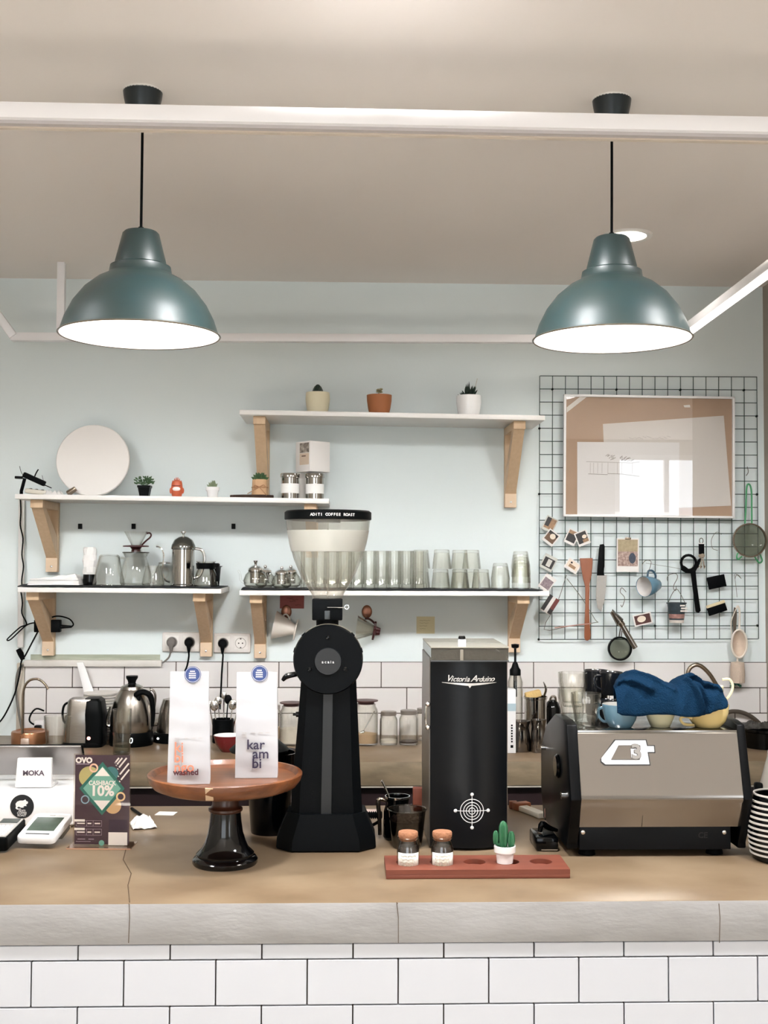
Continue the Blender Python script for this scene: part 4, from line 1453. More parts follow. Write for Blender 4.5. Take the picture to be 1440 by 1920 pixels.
# steel scoop with tube handle, and small sieve
c = P(1166, 1170, YO - .058)
t = thing('steel_scoop', 'steel scoop with thick tube handle hanging crossed over the small sieve', 'scoop', c)
B().tube([Vector(((1163 - 1166), 0, -(1167 - 1170))) * k, Vector(((1191 - 1166), 0, -(1214 - 1170))) * k], 5.2 * k, n=16).build('handle', STEEL, parent=t)
b = B()
b.grid(lambda u, v: Vector(((-19 + u * 17 + (5 + 7 * u) * (v - .5)) * k, (4 - 6 * math.sin(math.pi * v)) * k, (24 - u * 22 + (v - .5) * (7 + 6 * u)) * k)), 10, 8)
o = b.build('scoop_head', BRUSH, parent=t)
m_ = o.modifiers.new('t', 'SOLIDIFY'); m_.thickness = .0015
B().tube([Vector((-3, -1, 3)) * k, Vector((1, -1, -3)) * k], 6 * k, n=14).build('collar', BRONZE, parent=t)
MESHG = glassmat('fine_wire_mesh', 'b5b8aa', '6a6d62', diff='73766a', diffw=.35, mix=.2)


def sieve(cx, cy, r, label, rim, rr, tilt=0.0):
    c = P(cx, cy, YO - .03)
    k = 1 / S(c)
    t = thing('sieve', label, 'sieve', c)
    M = Matrix.Rotation(R(tilt), 4, 'Z') @ Matrix.Rotation(R(90), 4, 'X')
    B().lathe([(r - rr, -2), (r, -2), (r, 4), (r - rr, 4)], n=48, k=k, M=M, closed=True).build('rim', rim, parent=t)
    B().lathe([(r - rr, 0), (r * .85, -8), (r * .5, -14), (0, -17)], n=40, k=k, M=M, caps=False).build('mesh_bowl', MESHG, parent=t)
    return t, k


t, k1 = sieve(1162, 1216, 22.5, 'small black-rimmed tea sieve below the wire grid', BLACK, 3.2)
B().tube([Vector((-1, 0, 22)) * k1, Vector((2, 0, 40)) * k1], 1.2 * k1, n=6).build('wire_handle', WIRE, parent=t)
B().tube([Vector((3, 0, 22)) * k1, Vector((5, 0, 40)) * k1], 1.0 * k1, n=6).build('wire_handle', WIRE, parent=t)
t, k1 = sieve(1405, 1013, 32, 'large round steel sieve with green coated handle and ears', BRONZE, 2.2)
GRW = mat('green_coated_wire', '3f9461', .4)
B().tube([Vector(q) * k1 for q in ((-7, 3, 32), (-5, 3, 60), (-4, 3, 90), (-2, 3, 104), (3, 3, 104), (6, 3, 90), (6, 3, 60), (6, 3, 32))], 1.7 * k1, n=8, smooth=3).build('handle', GRW, parent=t)
for sx_, pts in ((-1, ((-14, 0, -30), (-22, 0, -36), (-24, 0, -30), (-22, 0, -24))), (1, ((10, 0, -31), (18, 0, -42), (24, 0, -38), (20, 0, -26)))):
    B().tube([Vector(q) * k1 for q in pts], 1.5 * k1, n=8, smooth=4).build('ear', GRW, parent=t)

# tin bucket
c = P(1268.5, 1149, YO - .035)
t = thing('tin_bucket', 'small printed tin bucket hanging from a wire hook', 'bucket', c)
B().lathe([(13, -18), (17, 17), (18.5, 17), (18.5, 19), (16.4, 19), (12.2, -17), (0, -17), (0, -18)], n=36, k=k, caps=False).build('body', mat('bucket_print_dark', '33424a', .4, var=.6, scale=50, hex2='15191c'), parent=t)
B().lathe([(14.1, -10), (14.9, -2), (14.6, -2), (13.8, -10)], n=36, k=k, closed=True).build('pink_band', mat('bucket_pink', 'b58a80', .5, var=.5, scale=60, hex2='5a3c38'), parent=t)
B().lathe([(13.2, -18.4), (13.7, -13), (13.3, -13), (12.8, -18.4)], n=36, k=k, closed=True).build('pale_base_band', mat('bucket_pale', 'cfc6bd', .5), parent=t)
b = B()
for i, (dx, dz, ww) in enumerate(((2, 14, 9), (4, 9, 11), (3, 4, 12))):
    b.box((dx) * k, (dx + ww) * k, -17.2 * k, -15.0 * k, (dz - 1.4) * k, (dz + 1.4) * k)
b.build('print_lines', mat('bucket_white', 'd8d2cc', .5), parent=t)
B().tube([Vector(q) * k for q in ((-16, 0, 18), (-8, -1, 36), (0, -2, 44), (8, -1, 34), (16, 0, 18))], .6 * k, n=5, smooth=4).build('bail', WIRE, parent=t)

# black strap loop
c = P(1291, 1055, YO - .012)
t = thing('black_strap', 'black rubber strap wrench with a ring top hanging on the grid', 'strap', c)
B().tube([Vector((14 * math.cos(a), 0, 14 * math.sin(a))) * k for a in [i * math.pi / 10 for i in range(20)]], 2.6 * k, n=8, closed=True, flat=1.4).build('ring', RUBBER, parent=t)
B().prism([(x * k, -y * k) for x, y in ((-14, 4), (-8, 6), (0, 12), (8, 14), (12, 4), (20, -8), (24, -8), (20, 4), (13, 16), (15, 40), (19, 70), (22, 90), (18, 94), (13, 92), (9, 60), (4, 20), (-6, 19), (-14, 14))], -.006, .004, bev=.002).build('strap', RUBBER, parent=t)
# keys
c = P(1315, 1028, YO - .012)
t = thing('key_ring', 'bunch of keys with a black tag hanging on the grid', 'keys', c)
B().box(-5 * k, 5 * k, -.004, .002, -11 * k, 9 * k, bev=.001).build('tag', BLACKM, parent=t)
B().box(-5 * k, 5 * k, -.0045, .0025, 8 * k, 10 * k, bev=.0005).build('tag_edge', WHITE, parent=t)
B().tube([Vector((3.5 * math.cos(a), 0, 14 + 5 * math.sin(a))) * k for a in [i * math.pi / 8 for i in range(16)]], .8 * k, n=6, closed=True).build('ring', WIRE, parent=t)
for i, (dx, an) in enumerate(((-3, 14), (0, 4), (4, -8))):
    M = Matrix.Translation(Vector((0, -.002 * i, -14)) * 1.0 if False else Vector((dx * k * .4, -.002 * i, -14 * k))) @ Matrix.Rotation(R(an), 4, 'Y')
    b = B().lathe([(0, -.0008), (4.2 * k, -.0008), (4.2 * k, .0008), (0, .0008)], n=16, M=M @ Matrix.Rotation(R(90), 4, 'X'))
    b.box(-1.1 * k, 1.1 * k, -.0008, .0008, -24 * k, -3 * k, M=M)
    b.box(0, 2.4 * k, -.0008, .0008, -22 * k, -19 * k, M=M)
    b.build('key', BRONZE, parent=t)
# white whisk / oval strainer with dark knife behind
c = P(1386, 1207, YO - .03)
t = thing('oval_strainer', 'cream oval strainer with long handle hanging at the grid corner', 'strainer', c)
IV = mat('ivory_enamel', 'ddd5c8', .4)
b = B().tube([Vector((14.5 * math.cos(a) - 0, 0, 26 * math.sin(a))) * k for a in [i * math.pi / 12 for i in range(24)]], 1.9 * k, n=8, closed=True)
b.build('rim', IV, parent=t)
b = B()
b.grid(lambda u, v: Vector((13.5 * k * (.02 + .98 * u) * math.cos(v * 6.2832), (9 * (1 - (.02 + .98 * u) ** 2)) * k, 25 * k * (.02 + .98 * u) * math.sin(v * 6.2832))), 6, 24)
b.build('bowl', mat('strainer_cloth', 'cbb7a4', .7, var=.3, scale=60), parent=t)
B().tube([Vector(q) * k for q in ((0, 0, 26), (1, 0, 45), (1, 0, 62), (-2, 0, 70), (-5, 0, 66))], 2 * k, n=8, smooth=4).build('handle', IV, parent=t)
B().tube([Vector(q) * k for q in ((-12, 3, 14), (-14, 3, 40), (-4, 3, 66))], 1.0 * k, n=6, smooth=4).build('side_wire', IV, parent=t)
B().prism([(x * k, z * k) for x, z in ((-10, 20), (-5, 22), (-3, 55), (-4, 66), (-8, 68), (-11, 50))], .006, .009).build('dark_blade', mat('blade_dark', '6b6258', .4, .6), parent=t)
b = B()
c = P(1383, 1262, YW - .05)
t = thing('bottle_brush', 'beige bristle brush with green tip hanging over the tiling', 'brush', c)
B().lathe([(0, -18), (12, -18), (13.5, 0), (12, 20), (0, 22)], n=26, k=k, wob=lambda a, z: 1 + .1 * math.sin(13 * a + z * 900)).build('bristles', mat('beige_bristle', 'cbb8a6', .9, bump=.8, bscale=200), parent=t)
B().tube([(0, 0, 20 * k), (.0, 0, 32 * k)], 2 * k, n=8).build('stem', IV, parent=t)
b = B()
for i in range(60):
    a, e_ = random.uniform(0, 6.28), random.uniform(-.9, .3)
    q = Vector((-4, 0, -20)) * k
    b.tube([q, q + Vector((math.cos(a) * 11, math.sin(a) * 9, e_ * 8)) * k], .5 * k, n=3)
b.build('green_bristles', mat('green_bristle', '2f6e58', .7), parent=t)

# ------------------------------------------------------------------ back counter
def bk(px, py):
    return Z(px, py, BACKZ + .0004)


def onb(px, d):
    """point on the back counter at column px, d metres in front of the wall"""
    return at(px, YW - d, BACKZ) + Vector((0, 0, .0006))


COPL = mat('copper_sheet', 'b3805f', .3, .85, var=.2, scale=14)
p = onb(56, .20)
k = K(p)
t = thing('copper_water_tap', 'copper drum base with a tall thin gooseneck tap', 'tap', p)
B().lathe([(0, 0), (34, 0), (34, 20), (33, 22), (26, 24), (24, 21), (0, 20)], n=48, k=k).build('drum', COPL, parent=t)
B().box(-8 * k, 8 * k, -36 * k, -32 * k, 0, 14 * k, bev=2 * k).build('front_plate', mat('pale_metal', 'd9c3b4', .35, .6), parent=t)
B().tube([Vector(q) * k for q in ((-6, -31, 8), (-6, -31, 60), (-5, -31, 100), (4, -31, 118), (20, -31, 122), (33, -31, 114), (40, -31, 103))], 2.3 * k, n=12, smooth=6).build('gooseneck', BRONZE, parent=t)
B().tube([Vector((-6, -31, 6)) * k, Vector((-6, -31, 18)) * k], 4.5 * k, n=14).build('tap_collar', COPL, parent=t)

p = onb(103, .33)
k = K(p)
glassware('water_glass', 'wide clear drinking glass between the copper tap and the steel kettle', 'drinking glass', p + Vector((0, 0, 0)), [(0, 0), (15.5, 0), (16.5, 2), (21, 60), (20, 61), (15.5, 7), (0, 6)], k, GLASS2)
# small espresso plug-ins behind
p = onb(75, .07)
k = K(p)
t = thing('counter_socket', 'small white socket block with black plug behind the copper drum', 'socket', p)
B().box(-9 * k, 9 * k, -.02, .02, 0, 32 * k, bev=.004).build('body', WHITE, parent=t)
B().box(-6 * k, 6 * k, -.045, -.02, 13 * k, 25 * k, bev=.004).build('plug', BLACK, parent=t)
B().tube([Vector(q) * k for q in ((-1, -4, 20), (-18, -5, 30), (-16, -5, 44), (-6, -5, 54), (8, -5, 50))], 1.6 * k, n=6, smooth=4).build('cord', RUBBER, parent=t)

# box kettle
p = onb(163, .26)
k = K(p)
t = thing('electric_kettle', 'boxy brushed steel electric kettle with a black back panel', 'kettle', p, rz=R(0))
b = B()
def rr(x0, x1, y0, y1, r, n=5):
    out = []
    for cx, cy, a0 in ((x1 - r, y1 - r, 0), (x0 + r, y1 - r, 90), (x0 + r, y0 + r, 180), (x1 - r, y0 + r, 270)):
        for i in range(n + 1):
            a = R(a0 + 90 * i / n)
            out.append((cx + r * math.cos(a), cy + r * math.sin(a)))
    return out
def loft(b, secs, mi=0):
    """secs: list of (outline, z)"""
    rings = [[b.bm.verts.new((x, y, z)) for x, y in o_] for o_, z in secs]
    n = len(rings[0])
    for A, C in zip(rings, rings[1:]):
        for i in range(n):
            b.bm.faces.new((A[i], A[(i + 1) % n], C[(i + 1) % n], C[i]))
    b.bm.faces.new(rings[0][::-1])
    b.bm.faces.new(rings[-1])
    return b
def sc(o_, s, dx=0):
    return [(x * s + dx, y * s) for x, y in o_]
O1 = [(x * k, y * k) for x, y in rr(-38, 20, -26, 26, 12)]
loft(b, [(O1, 8 * k), (sc(O1, .98), 40 * k), (sc(O1, .88), 84 * k), (sc(O1, .80), 88 * k)]).build('body', BRUSH, parent=t)
O2 = [(x * k, y * k) for x, y in rr(-2, 34, -27, 27, 8)]
loft(B(), [(O2, 6 * k), (sc(O2, .97), 60 * k), (sc(O2, .86), 84 * k), (sc(O2, .70), 89 * k)]).build('black_side', BLACK, parent=t)
O3 = [(x * k, y * k) for x, y in rr(-44, 33, -30, 30, 12)]
loft(B(), [(O3, 0), (O3, 5 * k), (sc(O3, .92), 8 * k)]).build('base', BLACK, parent=t)
B().tube([Vector(q) * k for q in ((-28, 0, 82), (-42, 0, 76), (-46, 0, 62), (-44, 0, 46), (-38, 0, 40))], 2.2 * k, n=8, smooth=4).build('handle', BLACK, parent=t)
B().ball((9 * k, -27.5 * k, 17 * k), 3.2 * k, sy=.3).build('indicator_light', mat('red_light', 'ff6a5a', .4, emis=('ff9a88', 3.0)), parent=t)

# stack of cup lids behind
p = onb(188, .09)
k = K(p)
base = None
for i in range(17):
    pr = [(0, 0), (30, 0), (32, 1.5), (32, 3.6), (28, 4.6), (0, 4.6)]
    if base is None:
        base = B().lathe(pr, n=32, k=k).build('cup_lid', mat('lid_white', 'dfdad3', .4))
        o = base
    else:
        o = base.copy()
        COL.objects.link(o)
    o.location = p + Vector((.001 * math.sin(i * 3), 0, i * 5.1 * k + .0))
    tag(o, 'white plastic cup lid in the tall pile behind the steel kettles', 'lid', 'white lids piled against the tiling')
p2 = onb(150, .07)
o = B().prism([(x * k, z * k) for x, z in ((-8, 140), (4, 141), (26, 82), (32, 78), (30, 70), (10, 70))], -.003, .003, bev=.001).build('white_spatula', WHITEG, loc=p2)
tag(o, 'white plastic spatula leaning against the tiling above the lids', 'spatula')
B().box(8 * k, 32 * k, -.02, .02, 0, 74 * k, bev=.004).build('holder', mat('lid_white', 'dfdad3', .4), parent=o)

# dome kettle
p = onb(246, .24)
k = K(p)
t = thing('electric_kettle', 'domed brushed steel kettle with black handle, knob and digital base', 'kettle', p)
B().lathe([(0, 0), (40, 0), (41, 6), (40, 22), (39, 25), (0, 25)], n=48, k=k).build('base', BLACK, parent=t)
B().lathe([(38, 25), (40, 30), (39, 52), (34, 78), (27, 95), (21, 103), (0, 103)], n=48, k=k).build('body', BRUSH, parent=t)
B().lathe([(21.5, 103), (20, 108), (12, 112), (0, 113)], n=40, k=k).build('lid', BRUSH, parent=t)
B().lathe([(0, 111), (9, 111), (7, 115), (8, 119), (11, 124), (11, 128), (0, 128)], n=28, k=k).build('knob', BLACK, parent=t)
b = B()
b.tube([Vector(q) * k for q in ((17, -14, 88), (12, -22, 94), (24, -22, 100), (38, -20, 92), (43, -18, 66), (42, -18, 36))], [4 * k, 6 * k, 5.5 * k, 5.5 * k, 4.5 * k, 3 * k], n=10, smooth=5)
b.ball((14 * k, -23 * k, 86 * k), 6.5 * k, sy=.6, sz=1.4)
b.build('handle', BLACK, parent=t)
B().tube([Vector(q) * k for q in ((-34, 0, 34), (-46, 0, 38), (-40, 0, 70))], [4 * k, 3 * k, 1.5 * k], n=8, smooth=4).build('spout', BRUSH, parent=t)
text('display_digits', '0', 15 * k, mat('display_glow', 'dfe6e6', .4, emis=('dfe6e6', 1.2)), t, (7 * k, -44.4 * k, 13 * k), shear=.1)

# tall water glass on the front edge
p = onb(228, .46)
k = K(p)
t = thing('tall_water_glass', 'tall slim glass with a little water on the counter edge', 'drinking glass', p)
B().lathe(shell([(15, 0), (16, 2), (17.5, 84)], 1.0, 4), n=36, k=k, caps=False).build('glass', GLASS2, parent=t)
B().lathe([(0, 4.5), (14.6, 4.5), (14.9, 20), (0, 20)], n=32, k=k).build('water', WATER, parent=t)

# third kettle, gooseneck
p = onb(325, .16)
k = K(p)
t = thing('gooseneck_kettle', 'steel gooseneck kettle half hidden behind the coffee bag with orange lettering', 'kettle', p)
B().lathe([(0, 0), (38, 0), (38, 14), (34, 18), (0, 18)], n=40, k=k).build('base', BLACK, parent=t)
B().lathe([(32, 18), (31, 24), (26, 60), (20, 78), (0, 82)], n=40, k=k).build('body', BRUSH, parent=t)
B().tube([Vector(q) * k for q in ((-24, 0, 32), (-40, -2, 34), (-36, -3, 60), (-34, -3, 84), (-39, -3, 95), (-44, -3, 95))], [3.4 * k, 3 * k, 2.4 * k, 2.2 * k, 2.2 * k, 2 * k], n=10, smooth=5).build('spout', BRUSH, parent=t)
B().lathe([(0, 82), (4, 82), (6, 92), (0, 92)], n=16, k=k).build('knob', BLACK, parent=t)
B().ball((-24 * k, -31 * k, 9 * k), 1.8 * k, sy=.5).build('indicator_light', mat('white_light', 'ffffff', .4, emis=('ffffff', 4)), parent=t)

# spoons in black holder
p = onb(418, .20)
k = K(p)
t = thing('utensil_holder', 'black cylindrical holder crowded with spoons between the coffee bags', 'holder', p)
B().lathe(shell([(19, 0), (20, 1), (20, 44)], 1.5, 2), n=36, k=k, caps=False).build('body', BLACK, parent=t)
sp_ = None
for i, (dx, dy, hh, an, rr_) in enumerate(((-9, -8, 58, -6, 8), (9, -8, 60, 8, 8), (0, 0, 78, 1, 5.5), (4, -4, 70, 4, 7), (-5, 4, 66, -4, 7), (14, 2, 74, 12, 6), (-14, 0, 62, -10, 6))):
    M = Matrix.Translation((dx * k, dy * k, 4 * k)) @ Matrix.Rotation(R(an), 4, 'Y')
    b = B().tube([M @ Vector((0, 0, 0)), M @ Vector((0, 0, hh * k))], 1.2 * k, n=6)
    b.ball(M @ Vector((0, 0, (hh + rr_) * k)), rr_ * k, sy=.35, sz=1.25, M=M.to_3x3().to_4x4())
    o = b.build('spoon', BLACK if i in (3,) else CHROME, loc=p)
    tag(o, 'spoon standing bowl-up in the black holder between the coffee bags', 'spoon', 'spoons in the black holder')

# red bowl
p = onb(428, .40)
k = K(p)
t = thing('red_bowl', 'dark red bowl with white inside between the two coffee bags', 'bowl', p)
B().lathe([(0, 0), (13, 0), (14, 1), (24, 14), (28, 30), (27, 30.6)], n=40, k=k, caps=False).build('body', mat('maroon_glaze', '6d1a1e', .25, coat=.4), parent=t)
B().lathe([(27, 30.6), (26, 29.5), (22, 14), (12, 4), (0, 4)], n=40, k=k, caps=False).build('inside', WHITEG, parent=t)

# jars
def jar(px, d, w_, h_, label, lidm, contents=None, spoon=False, lidk='flat', lid_h=8, body_k=1.0):
    p = onb(px, d)
    k = K(p)
    r = w_ / 2
    t = thing('glass_jar', label, 'jar', p)
    B().lathe([(0, 0), (r * .94, 0), (r, 3), (r, h_ * .72), (r * .96, h_ * .78), (r * .80, h_ * .86), (r * .80, h_ * .9), (r * .76, h_ * .9), (r * .76, h_ * .85), (r * .92, h_ * .77), (r * .95, h_ * .7), (r * .95, 4), (0, 3.5)], n=40, k=k, caps=False).build('body', GLASS2, parent=t)
    if lidk == 'flat':
        B().lathe([(0, h_ * .88), (r * .86, h_ * .88), (r * .86, h_ * .99), (r * .80, h_), (0, h_)], n=40, k=k, wob=None).build('lid', lidm, parent=t)
    else:
        B().lathe([(0, h_ * .9), (r * .7, h_ * .9), (r * .7, h_ * .95), (r * 1.0, h_ * .965), (r * 1.0, h_ * .985), (0, h_)], n=40, k=k).build('lid', lidm, parent=t)
    if contents:
        m, hh, tilt = contents
        b = B()
        b.lathe([(0, 4.2), (r * .93, 4.2), (r * .94, hh), (0, hh + tilt)], n=32, k=k)
        b.build('contents', m, parent=t)
    if spoon:
        b = B().tube([Vector((-4, -2, 26)) * k, Vector((16, 2, 62)) * k], 1.1 * k, n=6)
        b.ball(Vector((-8, -4, 21)) * k, 6 * k, sx=1.3, sy=.6, sz=.7, M=Matrix.Rotation(R(-40), 4, 'Y'))
        b.build('spoon', CHROME, parent=t)
    return t


SUG = mat('brown_sugar', 'b79b7b', .9, bump=.4, bscale=300)
WSUG = mat('white_sugar', 'd8d0c4', .9, bump=.4, bscale=300)
BEAN = mat('coffee_beans_dark', '2c1d15', .5, bump=.8, bscale=120)
LIDD = mat('dark_red_lid', '4a2a26', .4)
LIDS = mat('jar_lid_metal', 'a9a29a', .3, .8)
jar(686, .25, 45, 84, 'tall glass jar with brown sugar and a spoon, dark flared lid', LIDD, (SUG, 20, 4), True, 'flare')
jar(728.5, .25, 34, 62, 'round-shouldered glass jar with metal lid next to the sugar jar', LIDS, (WSUG, 9, 2))
jar(766, .25, 36, 64, 'glass jar with metal lid and dark beans, closest to the bean grinder', LIDS, (BEAN, 7, 1))
jar(793, .15, 26, 60, 'narrow glass jar half hidden behind the black bean grinder', LIDS, None)
jar(546, .25, 44, 80, 'tall glass jar with sugar behind the big grinder column', LIDD, (WSUG, 30, 2), False, 'flare')
jar(512, .14, 30, 66, 'small glass jar peeking out beside the coffee bag with purple lettering', LIDS, (SUG, 24, 2))

# tray under jars, left of the grinder
p = onb(540, .47)
o = B().box(-.05, .05, -.03, .03, 0, .018, bev=.004).build('green_tray', mat('bottle_green', '12332c', .25, coat=.5), loc=p)
tag(o, 'small dark green glossy tray behind the cake stand', 'tray')

# right side: pump bottle, carton, canister, pitchers
p = onb(966, .29)
k = K(p)
t = thing('syrup_pump_bottle', 'glass syrup bottle with a tall black pump beside the bean grinder', 'bottle', p)
B().lathe(shell([(13, 0), (14, 3), (14, 120), (10, 134)], 1, 3), n=30, k=k, caps=False).build('bottle', GLASS2, parent=t)
B().lathe([(0, 132), (10.5, 132), (10.5, 142), (7, 147), (5, 154), (2.2, 158), (2.2, 182), (7, 184), (7.5, 190), (0, 191)], n=28, k=k).build('pump', BLACK, parent=t)
B().tube([(0, 0, 132 * k), (0, 0, 92 * k)], 3.6 * k, n=10).build('dip_tube', BLACK, parent=t)
p = onb(954, .42)
k = K(p)
t = thing('milk_carton', 'slim white carton with black print partly hidden by the bean grinder', 'carton', p)
B().box(-9 * k, 11 * k, -.03, .03, 0, 118 * k, bev=.001).build('body', mat('carton_white2', 'e4e4e4', .4), parent=t)
b = B()
for i in range(7):
    b.box(2 * k, 5 * k, -.0306, -.03, (20 + i * 5) * k, (23 + i * 5) * k)
b.box(1 * k, 6 * k, -.0306, -.03, 10 * k, 15 * k)
b.build('print_marks', BLACK, parent=t)
B().box(-9.2 * k, 11.2 * k, -.0307, .0307, 78 * k, 92 * k).build('blue_band', mat('pale_blue_print', 'a9bdc6', .5), parent=t)
p = onb(1004, .27)
k = K(p)
t = thing('steel_canister', 'polished steel canister with a yellow sponge on top', 'canister', p)
B().lathe(shell([(21, 0), (21, 86), (22.5, 87), (22.5, 91)], 1, 2), n=40, k=k, caps=False).build('body', STEEL, parent=t)
B().tube([Vector(q) * k for q in ((16, 0, 90), (20, 0, 104), (15, 0, 118))], [2 * k, 2.4 * k, .8 * k], n=8, smooth=4).build('spout', STEEL, parent=t)
o = B().box(-15 * k, 15 * k, -9 * k, 9 * k, 0, 13 * k, bev=3 * k).build('sponge', mat('yellow_sponge', 'd5b577', .95, bump=.9, bscale=160), loc=p + Vector((-3 * k, 0, 88 * k)), rot=(0, R(-14), 0))
tag(o, 'yellow sponge resting on the polished steel canister', 'sponge')
for px, d, r, h_, lab in ((976, .40, 19, 56, 'dark steel milk pitcher in front of the white carton'), (1010, .42, 15, 60, 'tapered steel milk pitcher below the sponge canister')):
    p = onb(px, d)
    k = K(p)
    t = thing('milk_pitcher', lab, 'pitcher', p)
    B().lathe(shell([(r, 0), (r * 1.05, 3), (r * .95, h_ * .6), (r * .85, h_ * .8), (r, h_)], 1, 2), n=36, k=k, caps=False).build('body', mat('dark_mirror_steel', '8a8580', .15, 1.0), parent=t)
    B().tube([Vector(q) * k for q in ((-r * .3, -r, h_ * .8), (-r * .3, -r - 7, h_ * .8), (-r * .3, -r - 7, h_ * .25), (-r * .3, -r, h_ * .2))], 2 * k, n=8, smooth=4).build('handle', STEEL, parent=t)
p = onb(1036, .16)
k = K(p)
t = thing('black_thermos', 'black insulated pot standing behind the espresso machine corner', 'thermos', p)
B().lathe([(0, 0), (16, 0), (16, 60), (10, 72), (6, 76), (0, 76)], n=32, k=k).build('body', BLACKG, parent=t)
B().tube([Vector(q) * k for q in ((-6, -4, 74), (-3, -6, 82), (4, -6, 82), (6, -4, 72))], 2.2 * k, n=8, smooth=4).build('handle', STEEL, parent=t)

# sink tap, hose and pan at the wall end
p = onb(1310, .12)
k = K(p)
t = thing('sink_tap', 'aged steel gooseneck tap rising behind the blue towel', 'tap', p)
B().tube([Vector(q) * k for q in ((-22, 0, 0), (-22, 0, 80), (-20, 0, 122), (-10, 0, 136), (4, 0, 136), (20, 0, 122), (32, 0, 104), (40, 0, 90))], 4 * k, n=14, smooth=6).build('gooseneck', BRONZE, parent=t)
B().lathe([(0, 0), (11, 0), (9, 6), (0, 6)], n=24, k=k, c=(-22 * k, 0, 0)).build('base_flange', BRONZE, parent=t)
b = B().tube([P(x, y, YW - .04) for x, y in ((1352, 1340), (1372, 1334), (1392, 1336), (1412, 1346), (1428, 1362), (1436, 1384))], .0085, n=10, smooth=5)
tag(b.build('thick_hose', mat('dark_hose', '4a4138', .6)), 'thick dark hose arching over the tiling beside the sink', 'hose')
p = onb(1424, .30)
k = K(p)
t = thing('black_basin', 'black wash basin with a wrinkled rim at the counter end', 'basin', p)
B().lathe([(0, 0), (34, 0), (40, 30), (44, 32), (44, 36), (36, 35), (32, 6), (0, 6)], n=40, k=k, caps=False, sy=1.4).build('bowl', BLACKG, parent=t)
b = B()
b.grid(crum(64 * k, 40 * k, 14 * k, 9), 20, 14)
b.build('crumpled_liner', mat('liner_dark', '2d2a26', .4), parent=t, loc=(0, 0, 34 * k))

# ------------------------------------------------------------------ things on the front counter
def fc(px, py, dz=.0006):
    return Z(px, py, TOPZ) + Vector((0, 0, dz))


# ---- tablet till on its white box
YT = Z(60, 1553, TOPZ).y
s_ = F / YT
k = 1 / S(Vector((-.8, YT, 1.0)))
xL, xR = at(-60, YT, TOPZ).x, at(139, YT, TOPZ).x
t = thing('cash_drawer_box', 'white glossy till box with a round black cat sticker on its face', 'till box', ((xL + xR) / 2, YT, TOPZ + .0006))
W_ = (xR - xL) / 2
H_ = P(60, 1482, YT).z - TOPZ
B().box(-W_, W_, 0, .24, .006, H_, bev=.006, seg=3).build('body', WHITEG, parent=t)
B().box(-W_ + .01, W_ - .01, .004, .23, 0, .0055).build('plinth', mat('plinth_tan', '8c7862', .5), parent=t)
q = P(41.5, 1512, YT)
M = Matrix.Translation((q.x - t.location.x, -.0004, q.z - t.location.z)) @ Matrix.Rotation(R(90), 4, 'X')
st = B().lathe([(0, 0), (22, 0), (22, .8), (0, .8)], n=48, k=k, M=M).build('round_sticker', mat('sticker_black', '17191b', .5), parent=t)
SW = mat('sticker_white', 'e6e4e0', .5)
b = B()
cx, cz = q.x - t.location.x, q.z - t.location.z
b.prism([(cx + x * k, cz + z * k) for x, z in ((-11, 0), (-12, 5), (-9, 9), (-4, 11), (2, 11), (6, 13), (8, 10), (11, 9), (11, 6), (7, 3), (9, 1), (5, 1), (2, -1), (4, -2), (-2, -2), (-6, 0), (-9, -2), (-7, -4), (-2, -4), (-2, -5), (-9, -5.5), (-12, -3))], -.0022, -.0012)
b.build('cat_emblem', SW, parent=st)
st_k = k
for i, wd in enumerate(('ADITI', 'COFFEE', 'ROAST')):
    text('sticker_text', wd, 5.2 * k, SW, st, (cx, -.0014, cz - (8.0 + i * 4.3) * k), depth=.0002, bold=.0001)
# tablet and stand
tb = thing('tablet_till', 'silver-backed tablet on a white stand leaning over the till box', 'tablet', (t.location.x, YT + .07, TOPZ + H_ + .001))
zt_ = tb.location.z
Yb = YT + .09
def lp(px, py, Y):
    return P(px, py, Y) - tb.location
pts = [lp(-60, 1401, YT + .07), lp(152, 1401, YT + .07)]
tab_w = pts[1].x - pts[0].x
cxx = (pts[0].x + pts[1].x) / 2
zt1, zb1 = lp(50, 1401, YT + .07).z, lp(50, 1452, YT + .13).z
ln = math.hypot(zt1 - zb1, .06)
M = Matrix.Translation((cxx, (.0 + .06) / 2, (zt1 + zb1) / 2 + .001)) @ Matrix.Rotation(-math.atan2(.06, zt1 - zb1) * -1, 4, 'X')
B().box(-tab_w / 2, tab_w / 2, -.004, .004, -ln / 2 - .004, ln / 2, bev=.003, M=Matrix.Translation((cxx, .03, (zt1 + zb1) / 2 + .004)) @ Matrix.Rotation(math.atan2(.06, zt1 - zb1), 4, 'X')).build('tablet', mat('tablet_silver', 'a09c9a', .35, .9), parent=tb)
B().box(-tab_w / 2 + .003, tab_w / 2 + .004, .004, .009, -ln / 2, ln / 2 - .002, bev=.002, M=Matrix.Translation((cxx, .03, (zt1 + zb1) / 2 + .004)) @ Matrix.Rotation(math.atan2(.06, zt1 - zb1), 4, 'X')).build('case', BLACK, parent=tb)
zc1 = lp(60, 1421, YT + .03).z
xa, xb = lp(27, 1460, YT + .02).x, lp(96, 1460, YT + .02).x
b = B()
b.prism([(xa + .006, zc1), (xb - .001, zc1), (xb, .002), (xa, .002)], -.045, -.03, bev=.002)
st_ = b.build('stand_face', WHITE, parent=tb)
B().box(xa, xb, -.03, .03, .0, .010, bev=.002).build('stand_foot', WHITE, parent=tb)
text('stand_text', 'MOKA', 13 * k, mat('moka_grey', '5a4e58', .5), tb, ((xa + xb) / 2, -.0455, zc1 * .5), bold=.0006, sx=1.05)

